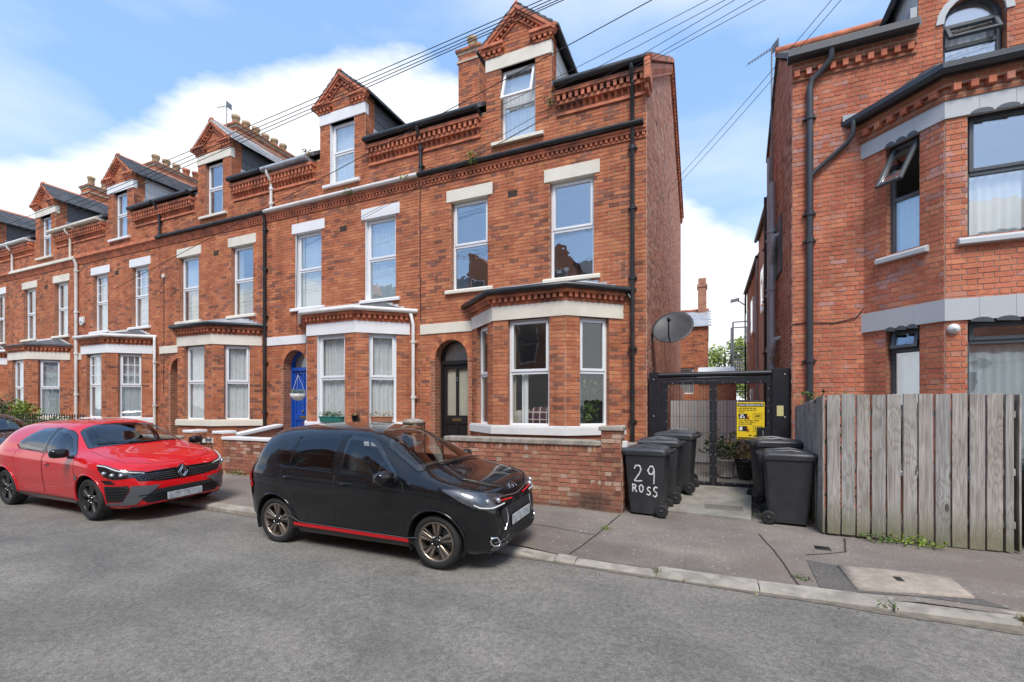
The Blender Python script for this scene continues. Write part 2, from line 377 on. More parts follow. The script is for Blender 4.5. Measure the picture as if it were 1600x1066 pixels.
def tarmac(name, lo, hi, fleck, warm=None, scale=1.0, bmps=.9, flecks=.0):
    m, t, b = nodes(name); p = pos(t)
    fine = noi(t, p, 150*scale, 3, .8); med = noi(t, p, 34*scale, 6, .75); big = noi(t, p, .8, 7, .62)
    c = ramp(t, fine, [(.30, lo), (.5, tuple((a+b_)/2 for a, b_ in zip(lo, hi))), (.72, hi)])
    c = mixc(t, .75, c, ramp(t, med, [(.32, (.55,.55,.55)), (.64, (1.32,1.32,1.30))]), 'MULTIPLY')
    c = mixc(t, .7, c, ramp(t, big, [(.34, (.66,.66,.67)), (.62, (1.22,1.20,1.16))]), 'MULTIPLY')
    streak = noi(t, pos(t, (.22, 1.6, 1)), 1.0, 6, .6)
    c = mixc(t, .5, c, ramp(t, streak, [(.36, (.74,.74,.76)), (.62, (1.12,1.11,1.08))]), 'MULTIPLY')
    vo = nd(t, 'ShaderNodeTexVoronoi', Scale=75*scale); t.links.new(p, vo.inputs['Vector'])
    sp = mth(t, 'GREATER_THAN', mth(t, 'SUBTRACT', .16, vo.outputs['Distance']), 0)
    sel = nd(t, 'ShaderNodeSeparateColor'); t.links.new(vo.outputs['Color'], sel.inputs[0])
    sp = mth(t, 'MULTIPLY', sp, mth(t, 'GREATER_THAN', mth(t, 'ADD', sel.outputs[0], mth(t, 'SUBTRACT', big, .5)), 1-fleck))
    c = mixc(t, mth(t, 'MULTIPLY', sp, .8), c, (.5,.49,.46))
    if flecks:      # old chewing gum and paint spots
        v2 = nd(t, 'ShaderNodeTexVoronoi', Scale=15.0); t.links.new(p, v2.inputs['Vector'])
        s2 = nd(t, 'ShaderNodeSeparateColor'); t.links.new(v2.outputs['Color'], s2.inputs[0])
        f2 = mth(t, 'MULTIPLY', mth(t, 'LESS_THAN', v2.outputs['Distance'], mth(t, 'MULTIPLY', s2.outputs[1], .26)), mth(t, 'GREATER_THAN', mth(t, 'ADD', s2.outputs[0], mth(t, 'MULTIPLY', mth(t, 'SUBTRACT', big, .5), 1.6)), 1-flecks))
        c = mixc(t, mth(t, 'MULTIPLY', f2, .55), c, (.52,.51,.48))
    if warm:
        f = mth(t, 'MINIMUM', mth(t, 'MAXIMUM', mth(t, 'MULTIPLY', mth(t, 'SUBTRACT', noi(t, p, .5, 5), .48), 4), 0), .6)
        c = mixc(t, f, c, warm)
    t.links.new(c, b.inputs['Base Color']); b.inputs['Roughness'].default_value = .88
    b.inputs['Specular IOR Level'].default_value = .3
    bump(t, b, mth(t, 'ADD', fine, mth(t, 'MULTIPLY', med, .6)), bmps, .012); return m
tarmac('asphalt_road', (.10,.096,.086), (.345,.325,.295), .10, None, .62, .8)
tarmac('asphalt_path', (.155,.134,.117), (.31,.272,.24), .24, (.175,.14,.115), 1.1, .45, .46)
tarmac('asphalt_patch', (.085,.08,.075), (.185,.172,.16), .08, None, 1.0, .5, .05)
simple('kerb_stone', (.36,.33,.28), .9, var=.24, scale=7, dirt=(.12,.11,.085), dirtamt=.6, bmp=.5)
simple('cover_stone', (.38,.32,.26), .9, var=.16, scale=16, dirt=(.2,.165,.13), dirtamt=.45, bmp=.45)
simple('earth', (.10,.095,.08), .95, var=.3, scale=2)

b = MB(); b.add([(-600,-600,-.75),(600,-600,-.75),(600,900,-.75),(-600,900,-.75)], [(0,1,2,3)]); b.build('ground', MT['earth'], kind='structure')
sheet('road', fr_(-70, 40, 110), [-4.2, -3, -1.5, 0, 1.5, 3, 4.2, KY+.02], lambda x, y: gz(x) + .012*sstep(3.5, 1, y) - .008*sstep(4.2, 5, y), MT['asphalt_road'])
sheet('far_pavement', fr_(-70, 40, 60), [-9.2, -4.35], lambda x, y: gz(x)+.09, MT['asphalt_path'])
b = MB(); b.box(-70, 40, -4.36, -4.2, -.6, .03); b.build('far_kerb', MT['kerb_stone'], kind='structure')
pav_x = fr_(-70, -8, 31) + fr_(-8, 6, 56)[1:] + fr_(6, 40, 17)[1:]
sheet('pavement', pav_x, [KY+.13, 5.4, 5.8, 6.3, 6.8, 7.3, 7.8, 8.4, 9.3], pz, MT['asphalt_path'])
sheet('alley', fr_(-4, 4, 8), fr_(9.3, 40, 16), lambda x, y: pz(0, 9.3) + (y-9.3)*.004, MT['concrete_far'])
# kerb: each stone a piece of its own, some tipped and sunk
kerb = MB()
for i in range(220):
    x = -70+i*.5; kerb.hexa([(x,KY+.004,-.7),(x+.5,KY+.004,-.7),(x+.5,KY+.14,-.7),(x,KY+.14,-.7)], [(x,KY+.004,gz(x)+kh(x)-.022),(x+.5,KY+.004,gz(x+.5)+kh(x+.5)-.022),(x+.5,KY+.14,gz(x+.5)+kh(x+.5)-.018),(x,KY+.14,gz(x)+kh(x)-.018)])
kerb_o = kerb.build('kerb', MT['concrete'], kind='structure')
rk = random.Random(3)
x = 8.3
marks = [2.55, 1.50, .46, -.50, -1.38, -1.62]
edges = [4.3, 3.45] + marks
e = -1.62
while e > -30: e -= rk.choice((.9, .92, .88)); edges.append(e)
for a, b_ in zip(edges[1:], edges[:-1]):
    m = MB(); g = .006; j = rk.uniform(-.006, .006); ya = KY-.012+rk.uniform(-.008,.008); yb = KY+.15+(.07 if -1.5 < a < 2 else 0)
    za, zb = gz(a)+kh(a)+j, gz(b_)+kh(b_)+j+rk.uniform(-.006,.006)
    n = 6; P = []
    for q in range(n+1):
        f = q/n; xx = a+g+(b_-a-2*g)*f; zz = za+(zb-za)*f
        wv = rk.uniform(-.004,.004)
        P.append([(xx,ya+wv,-.3),(xx,ya+wv,zz-.03),(xx,ya+.02+wv,zz-.004+wv),(xx,yb,zz+.005)])
    vs = [v for r_ in P for v in r_]; fs = []
    for q in range(n):
        for k in range(3): fs.append((q*4+k, (q+1)*4+k, (q+1)*4+k+1, q*4+k+1))
    fs += [(0,1,2,3), (n*4+3,n*4+2,n*4+1,n*4)]
    m.add(vs, fs); m.build('kerb_stone', MT['kerb_stone'], kerb_o)
# gutter line of dirt and fines along the kerb foot (4 mm sheet)
simple('road_dirt', (.17,.145,.115), .95, var=.3, scale=12, bmp=.4)
b = MB(); xs = fr_(-14, 5, 90); vs = []
for x in xs:
    wv = .035+.03*noise.noise((x*1.7, 3, 1))+.02*noise.noise((x*6, 7, 1))
    vs += [(x, KY-.014, gz(x)+.002), (x, KY-.03-max(.01, wv), gz(x)-.0015)]
b.add(vs, [(2*i, 2*i+1, 2*i+3, 2*i+2) for i in range(len(xs)-1)]); b.build('gutter_dirt', MT['road_dirt'], kind='structure')
# darker tarmac reinstatement round the chamber, and older patch strips
def lay(name, poly, mat, up=.004, kind='structure', res=.25):
    xs = [p[0] for p in poly]; ys = [p[1] for p in poly]
    pts = [Vector(p) for p in poly]; n = len(pts); ed = [(i,(i+1)%n) for i in range(n)]
    x = min(xs)
    def ins(x, y):
        c = False
        for i in range(n):
            (x1,y1),(x2,y2) = poly[i], poly[i-1]
            if (y1 > y) != (y2 > y) and x < (x2-x1)*(y-y1)/(y2-y1)+x1: c = not c
        return c
    while x < max(xs):
        y = min(ys)
        while y < max(ys):
            if ins(x, y): pts.append(Vector((x, y)))
            y += res
        x += res
    v, e_, f, *_ = delaunay_2d_cdt(pts, ed, [], 1, 1e-5)
    m = MB(); m.add([(p[0], p[1], pz(p[0], p[1])+up) for p in v], f, 0, True); return m.build(name, mat, kind=kind)
lay('tarmac_patch', [(1.0,5.26),(2.38,5.26),(2.26,5.43),(1.33,5.34),(1.31,6.0),(1.03,6.06)], MT['asphalt_patch'], .005)
# pavement trench joints: thin dark sunk strips
def joint(pts, wd=.012):
    b = MB(); vs = []
    P = []
    for (a, c) in zip(pts[:-1], pts[1:]):
        n = max(2, int(math.hypot(c[0]-a[0], c[1]-a[1])/.06))
        P += [(a[0]+(c[0]-a[0])*i/n, a[1]+(c[1]-a[1])*i/n) for i in range(n)]
    P.append(pts[-1])
    for i, (x, y) in enumerate(P):
        q = P[min(i+1, len(P)-1)]; o = P[max(i-1, 0)]; dx, dy = q[0]-o[0], q[1]-o[1]; L = math.hypot(dx, dy); nx, ny = -dy/L, dx/L
        x += .012*noise.noise((x*3, y*3, 5)); y += .012*noise.noise((x*3, y*3, 9))
        ww = wd*(.5+.5*abs(noise.noise((x*9, y*9, 2)))+.2)
        for s in (-1, 1): vs.append((x+nx*ww*s, y+ny*ww*s, pz(x, y)+.0045))
    b.add(vs, [(2*i, 2*i+1, 2*i+3, 2*i+2) for i in range(len(P)-1)]); return b.build('pavement_joint', MT['soil'], kind='structure')
joint([(-1.5,5.2),(-1.38,6.0),(-1.25,7.15)]); joint([(.62,6.9),(.74,6.2),(.82,5.2)]); joint([(1.05,6.25),(1.5,6.5),(1.62,7.1)]); joint([(-4.5,6.1),(-2.6,6.08),(-1.4,6.05)], .008)

def tuft(b, c, r, n, size, up=.6, mi=0, rnd=random):
    for _ in range(n):
        a = rnd.uniform(0, 6.283); q = r*math.sqrt(rnd.random()); p = Vector((c[0]+q*math.cos(a), c[1]+q*math.sin(a), c[2]+rnd.random()*up*r))
        d = Vector((rnd.uniform(-1,1), rnd.uniform(-1,1), rnd.uniform(-.2,1))).normalized(); s = size*rnd.uniform(.6,1.3)
        e = d.cross(Vector((rnd.uniform(-1,1),rnd.uniform(-1,1),rnd.uniform(-1,1)))).normalized()
        b.add([p, p+d*s*.5+e*s*.28, p+d*s, p+d*s*.5-e*s*.28], [(0,1,2,3)], mi)
def blades(b, c, r, n, h, mi=0, rnd=random, droop=.4):
    for _ in range(n):
        a = rnd.uniform(0,6.283); q = r*rnd.random(); p = Vector((c[0]+q*math.cos(a), c[1]+q*math.sin(a), c[2]))
        o = Vector((math.cos(a), math.sin(a), 0))*droop*rnd.random(); hh = h*rnd.uniform(.5,1.1); w_ = Vector((-math.sin(a), math.cos(a), 0))*.004
        m1 = p+(o*.4+V(0,0,.6))*hh; t_ = p+(o+V(0,0,.95))*hh
        b.add([p-w_, p+w_, m1+w_*.7, m1-w_*.7, t_], [(0,1,2,3), (3,2,4)], mi)

# ------------------------------------------------------------------ brickwork
CAMP = Vector((0, 0, CAMH)); CF = Vector((-math.sin(TH), math.cos(TH), 0)); CR = Vector((math.cos(TH), math.sin(TH), 0))
def pxpos(p):
    d = p - CAMP; z = d.dot(CF)
    if z < .3: return None
    return 800+711*d.dot(CR)/z, 634-711*d.z/z, z
def sub(iv, a, b):
    o = []
    for (x, y) in iv:
        if b <= x or a >= y: o.append((x, y)); continue
        if a > x: o.append((x, a))
        if b < y: o.append((b, y))
    return o
def open_at(op, z):
    if op[0] == 'r': return (op[1], op[2]) if op[3] < z < op[4] else None
    _, c, r, zs, zb = op
    if zb < z <= zs: return (c-r, c+r)
    if zs < z < zs+r:
        h = math.sqrt(r*r-(z-zs)**2); return (c-h, c+h)
    return None
def rows(out, fr, z0, z1, outline, opens, parent, bond='s', proud=.008, h=.075, rnd=None):
    rnd = rnd or random.Random(5)
    i = int(math.floor(z0/h))
    while i*h < z1-.01:
        a, b = max(z0, i*h), min(z1, (i+1)*h); zm = (a+b)/2
        if b-a > .03:
            iv = outline(zm)
            for op in opens:
                q = open_at(op, zm)
                if q: iv = sub(iv, *q)
            for (A, B) in iv:
                if bond == 's': pat = (.225,); off = (i % 2)*.1125
                else: pat = (.225, .1125); off = (i % 2)*.169
                T = sum(pat); s = math.floor((A-off)/T)*T+off; k = 0
                while s < B:
                    e = s+pat[k % len(pat)]; k += 1
                    x0, x1 = max(s, A), min(e, B)
                    if x1-x0 > .03: out.append((fr, x0+.0055, x1-.0055, a+.0055, b-.0055, proud+rnd.uniform(-.0025,.003), parent))
                    s = e
        i += 1
def backing(b, fr, z0, z1, outline, opens, mi=0, extra=()):
    zs = {z0, z1}
    for op in opens:
        if op[0] == 'r': zs |= {op[3], op[4]}
        else: zs |= {op[4], op[3]} | {op[3]+op[2]*math.sin(R(9*k)) for k in range(1, 11)}
    zs |= set(extra); zs = sorted(z for z in zs if z0 <= z <= z1)
    for a, c in zip(zs[:-1], zs[1:]):
        if c-a < 1e-5: continue
        zm = (a+c)/2; iv = outline(zm)
        for op in opens:
            q = open_at(op, zm)
            if q: iv = sub(iv, *q)
        for (x0, x1) in iv: b.add([fr.p(x0,a), fr.p(x1,a), fr.p(x1,c), fr.p(x0,c)], [(0,1,2,3)], mi)
def reveal(b, fr, a, c, za, zb, dep, mi, top=True, bot=True):
    P = fr.p
    b.add([P(a,za,.008),P(a,zb,.008),P(a,zb,-dep),P(a,za,-dep)], [(0,1,2,3)], mi)
    b.add([P(c,za,.008),P(c,zb,.008),P(c,zb,-dep),P(c,za,-dep)], [(3,2,1,0)], mi)
    if top: b.add([P(a,zb,.008),P(c,zb,.008),P(c,zb,-dep),P(a,zb,-dep)], [(0,1,2,3)], mi)
    if bot: b.add([P(a,za,.008),P(c,za,.008),P(c,za,-dep),P(a,za,-dep)], [(3,2,1,0)], mi)
unit = MB(); c_ = .06
unit.add([(-.5,0,-.5),(.5,0,-.5),(.5,0,.5),(-.5,0,.5),(-.5,-.7,-.5),(.5,-.7,-.5),(.5,-.7,.5),(-.5,-.7,.5),
          (-.485,-1,-.46),(.485,-1,-.46),(.485,-1,.46),(-.485,-1,.46)],
         [(0,1,5,4),(1,2,6,5),(2,3,7,6),(3,0,4,7),(4,5,9,8),(5,6,10,9),(6,7,11,10),(7,4,8,11),(8,9,10,11)])
def brick_mesh(mat):
    me = bpy.data.meshes.new('brick'); me.from_pydata(unit.v, [], unit.f); me.materials.append(mat); return me
def lay_bricks(lst, mat, wallmain, singles=300, name='brick', rest='brickwork'):
    """the bricks that show largest become objects, the rest one part"""
    sc_ = []
    for i, (fr, x0, x1, a, b, d, par) in enumerate(lst):
        p = fr.p((x0+x1)/2, (a+b)/2, d); q = pxpos(p); v = 0
        if q and 0 < q[0] < 1600 and 0 < q[1] < 1066 and x1-x0 > .18 and (CAMP-p).dot(fr.n) > 0:
            v = (x1-x0)*(b-a)/q[2]**2*((CAMP-p).normalized().dot(fr.n)); 
            if par.get('lowvis') and p.z < par['lowvis']: v = 0
        sc_.append((v, i))
    sc_.sort(reverse=True); pick = {i for v, i in sc_[:singles] if v > 0}
    me = brick_mesh(mat) if pick else None
    for i in sorted(pick):
        fr, x0, x1, a, b, d, par = lst[i]
        o = bpy.data.objects.new(name, me); COL.objects.link(o); o.parent = par
        c = fr.p((x0+x1)/2, (a+b)/2, 0) - Vector(parent_off(par))
        o.matrix_local = Matrix.Translation(c) @ Matrix(((fr.s.x, -fr.n.x, 0, 0), (fr.s.y, -fr.n.y, 0, 0), (0,0,1,0), (0,0,0,1))) @ Matrix.Diagonal((x1-x0, d, b-a, 1))
    m = MB()
    for i, (fr, x0, x1, a, b, d, par) in enumerate(lst):
        if i in pick: continue
        P = fr.p; o = len(m.v)
        m.v.extend(tuple(v) for v in (P(x0,a,0),P(x1,a,0),P(x1,b,0),P(x0,b,0),P(x0,a,d),P(x1,a,d),P(x1,b,d),P(x0,b,d)))
        m.f.extend(tuple(o+k for k in f) for f in ((4,5,6,7),(0,1,5,4),(1,2,6,5),(2,3,7,6),(3,0,4,7)))
        m.m.extend([0]*5); m.sm.extend([False]*5)
    if m.v: m.build(rest, mat, wallmain, kind='stuff')

# ------------------------------------------------------------------ windows
def pane_quad(fr, a, c, za, zb, d, th=.012):
    b = MB(); b.fbox(fr, a, c, d-th, d, za, zb); return b
def curtain_mesh(fr, a, c, za, zb, d, amp=.025, wl=.11, n=None, ph=0):
    n = n or max(8, int((c-a)/wl*5)); b = MB(); vs = []
    for i in range(n+1):
        s = a+(c-a)*i/n; k = d+amp*math.sin(s/wl*6.283+ph)+amp*.5*math.sin(s/wl*2.7+1+ph)
        vs += [fr.p(s, za, k*1.0), fr.p(s, zb, d+(k-d)*.6)]
    fs = [(2*i, 2*i+2, 2*i+3, 2*i+1) for i in range(n)]
    b.add(vs, fs, 0, True); return b
def window(par, fr, sc_, w, za, zb, dep=.1, split=.5, fm='upvc', opened=0, curt=None, gl='glass', georgian=False, sash=True, cz=None, label=None):
    a, c = sc_-w/2, sc_+w/2; fw = .055; d0 = -dep; zm = za+(zb-za)*split
    b = MB(); f = lambda s0, s1, z0, z1, k0=d0-.06, k1=d0: b.fbox(fr, s0, s1, k0, k1, z0, z1)
    f(a, a+fw, za, zb); f(c-fw, c, za, zb); f(a+fw, c-fw, za, za+fw); f(a+fw, c-fw, zb-fw, zb); f(a+fw, c-fw, zm-fw*.6, zm+fw*.6)
    win = b.build('window', MT[fm], par, bevel=.006, label=label)
    up0, up1 = zm+fw*.6, zb-fw; lo0, lo1 = za+fw, zm-fw*.6
    sw = .05
    s = MB(); P0 = fr.p((a+c)/2, up1, d0)
    def sb(s0, s1, z0, z1): s.fbox(fr, s0, s1, d0-.03, d0+.018, z0, z1)
    A, C, Z0, Z1 = a+fw-.012, c-fw+.012, up0-.012, up1+.012
    sb(A, A+sw, Z0, Z1); sb(C-sw, C, Z0, Z1); sb(A+sw, C-sw, Z0, Z0+sw); sb(A+sw, C-sw, Z1-sw, Z1)
    pt = pane_quad(fr, A+sw, C-sw, Z0+sw, Z1-sw, d0-.01)
    if opened:                     # top hung, the foot swung out
        ang = R(opened); hinge = fr.p(0, Z1, d0)
        for q in (s, pt):
            nv = []
            for v in q.v:
                v = Vector(v); k = (v-hinge); al = k.dot(fr.s); nn = k.dot(fr.n); zz = k.z
                nv.append(tuple(hinge+fr.s*al+fr.n*(nn*math.cos(ang)-zz*math.sin(ang))+Vector((0,0,nn*math.sin(ang)+zz*math.cos(ang)))))
            q.v = nv
    s.build('sash', MT[fm], win, bevel=.004); pt.build('pane', MT[gl], win)
    pane_quad(fr, a+fw, c-fw, lo0, lo1, d0-.02).build('pane', MT[gl], win)
    if georgian:
        g = MB()
        for k in range(1, 3): x = A+(C-A)*k/3; g.fbox(fr, x-.009, x+.009, d0-.008, d0+.004, Z0+sw, Z1-sw)
        for k in range(1, 3): z = Z0+(Z1-Z0)*k/3; g.fbox(fr, A+sw, C-sw, d0-.009, d0+.003, z-.009, z+.009)
        g.build('glazing_bar', MT[fm], win)
    if curt:
        for (u0, u1, v0, v1, mat) in curt:
            curtain_mesh(fr, a+(c-a)*u0, a+(c-a)*u1, za+(zb-za)*v0, za+(zb-za)*v1, d0-.10, .018, .10, ph=a*3).build('curtain', MT[mat], win)
    return win
def roombox(b, fr, a, c, za, zb, d0, d1):
    P = fr.p
    q = [P(a,za,d0),P(c,za,d0),P(c,zb,d0),P(a,zb,d0),P(a,za,d1),P(c,za,d1),P(c,zb,d1),P(a,zb,d1)]
    b.add(q, [(4,5,6,7),(0,4,7,3),(1,2,6,5),(3,7,6,2),(0,1,5,4)])
def gutter(par, pts, r, mat, name='gutter', brackets=True):
    """half-round gutter swept along a polyline, with a rim and clips"""
    b = MB(); b.tube(pts, r, 10); o = b.build(name, MT[mat], par)
    return o
def downpipe(par, pts, r, mat, clips=()):
    b = MB(); b.tube(pts, r, 10)
    for z in clips:
        for p, q in zip(pts[:-1], pts[1:]):
            if min(p[2], q[2]) < z < max(p[2], q[2]) and abs(p[0]-q[0])+abs(p[1]-q[1]) < .02:
                b.tube([(p[0],p[1],z-.035),(p[0],p[1],z+.035)], r*1.35, 10); b.box(p[0]-r*2, p[0]+r*2, p[1]-r*.3+.02, p[1]+r*1.5, z-.012, z+.012)
    return b.build('downpipe', MT[mat], par)
# ------------------------------------------------------------------ the brick terrace
FY = 9.0; EAVE = 8.28; BY = 8.2; DEN = .895; BD = FY-BY
FF = Fr((0, FY, 0), (1,0,0), (0,-1,0))
RIDGE = (14.8, 12.45); REAR = (20.8, 10.0)
def roofz(y): return EAVE+.1+(RIDGE[1]-EAVE-.1)*(y-8.85)/(RIDGE[0]-8.85)
def lintersect(p, d, q, e):
    k = ((q[0]-p[0])*e[1]-(q[1]-p[1])*e[0])/(d[0]*e[1]-d[1]*e[0]); return (p[0]+d[0]*k, p[1]+d[1]*k)
def bay_pts(c, hf, run, d, front=BY, wall=FY):
    L = math.hypot(run, wall-front); nx, ny = (wall-front)/L, -run/L
    C0 = (c+hf, front); dirc = (run/L, (wall-front)/L)
    Cp = (C0[0]+nx*d, C0[1]+ny*d)
    C = lintersect(Cp, dirc, (0, front-d), (1, 0)); D = lintersect(Cp, dirc, (0, wall), (1, 0))
    return [(2*c-D[0], wall), (2*c-C[0], front-d), C, D]
def bay_band(b, c, hf, run, d0, d1, z0, z1, mi=0, **k):
    O = bay_pts(c, hf, run, d1, **k); I = bay_pts(c, hf, run, d0, **k)
    for i in range(3):
        q = [O[i], O[i+1], I[i+1], I[i]]
        b.hexa([(x,y,z0) for x, y in q], [(x,y,z1) for x, y in q], mi)
def teeth(b, fr, s0, s1, z0, z1, d0, d1, step=.115, wd=.06, mi=0, tri=False):
    n = max(1, int((s1-s0)/step)); st = (s1-s0)/n
    for i in range(n):
        s = s0+st*(i+.5)
        if tri:
            P = fr.p; h = wd
            b.add([P(s-h,z1,d0),P(s+h,z1,d0),P(s,z1,d1),P(s-h*.25,z0,d0),P(s+h*.25,z0,d0),P(s,z0,d0+(d1-d0)*.3)], [(0,1,2),(0,2,5,3),(1,4,5,2),(3,5,4)], mi)
        else: b.fbox(fr, s-wd/2, s+wd/2, d0, d1, z0, z1, mi)

def door(h, c, base, style, dep=.24):
    """panelled door with its frame and fanlight"""
    zt = 2.76; hw = .43; y = FY+dep; colm = MT['door_black'] if style != 'blue' else MT['door_blue']
    f = MB(); f.box(c-hw,c-hw+.06,y-.02,y+.08,base,2.9); f.box(c+hw-.06,c+hw,y-.02,y+.08,base,2.9); f.box(c-hw+.06,c+hw-.06,y-.03,y+.08,zt,zt+.09)
    N_ = 14; out = [(c+hw*math.cos(math.pi*i/N_), 2.88+hw*math.sin(math.pi*i/N_)) for i in range(N_+1)]; inn = [(c+(hw-.05)*math.cos(math.pi*i/N_), 2.88+(hw-.05)*math.sin(math.pi*i/N_)) for i in range(N_+1)]
    for i in range(N_):
        q = [out[i], out[i+1], inn[i+1], inn[i]]
        f.hexa([(x,y+.08,z) for x, z in q], [(x,y-.02,z) for x, z in q])
    fo = f.build('door_frame', colm, h)
    g = MB(); g.prism([(x, y+.03, z) for x, z in inn] + [(c-hw+.05, y+.03, zt+.09), (c+hw-.05, y+.03, zt+.09)][::1], (0,.012,0)); g.build('fanlight', MT['glass_soft'], fo)
    d = MB(); x0, x1 = c-hw+.062, c+hw-.062; t = .045; yl = y+.01
    st = .085; mid = .07; lock = base+.62*(zt-base)*.62; zr = base+(zt-base)*.40
    def fb(a, b_, z0, z1, k=0): d.box(a, b_, yl+k, yl+t, z0, z1)
    fb(x0,x0+st,base+.02,zt-.003); fb(x1-st,x1,base+.02,zt-.003); fb(c-mid/2,c+mid/2,base+.22,zt-.1)
    fb(x0+st,x1-st,base+.02,base+.22); fb(x0+st,x1-st,zt-.1,zt-.003)
    fb(x0+st,c-mid/2,zr-.10,zr+.10); fb(c+mid/2,x1-st,zr-.10,zr+.10)
    if style == 'blue':
        zr2 = base+(zt-base)*.74; fb(x0+st,c-mid/2,zr2-.05,zr2+.05); fb(c+mid/2,x1-st,zr2-.05,zr2+.05)
        d.box(x0+st,x1-st,yl+.022,yl+t-.005,base+.2,zt-.1)
    else: d.box(x0+st,x1-st,yl+.022,yl+t-.005,base+.2,zr)
    do = d.build('door', colm, h, bevel=.006)
    if style != 'blue':
        for a, b_ in ((x0+st, c-mid/2), (c+mid/2, x1-st)):
            m = MB(); m.box(a, b_, yl+.02, yl+.03, zr+.1, zt-.1); m.build('door_pane', MT['glass_soft'], do)
        m = MB(); m.box(x0+st, x1-st, yl+.06, yl+.07, zr+.05, zt-.1); m.build('door_blind', MT['curtain_beige'], do)
    m = MB(); m.box(c-.125,c+.125,yl-.012,yl,zr-.04,zr+.035); m.build('letterbox', MT['brass'], do, bevel=.008)
    m = MB(); m.lathe([(.0,-.0),(.028,0),(.03,.03),(.012,.04),(.0,.04)], (c if style == 'blue' else x1-st*.5, yl, zr+.16), 'y', 12); m.build('door_knob', MT['brass'] if style == 'blue' else MT['iron_black'], do)
    if style == 'black':
        m = MB(); sv = [(c-.02,zt-.30),(c+.022,zt-.30),(c+.0,zt-.40)]
        m.bar((sv[0][0],yl-.004,sv[0][1]),(sv[1][0],yl-.004,sv[1][1]),.006,.014); m.bar((sv[1][0],yl-.004,sv[1][1]),(sv[2][0],yl-.004,sv[2][1]),.006,.014); m.build('door_number', MT['steel'], do)
    return do

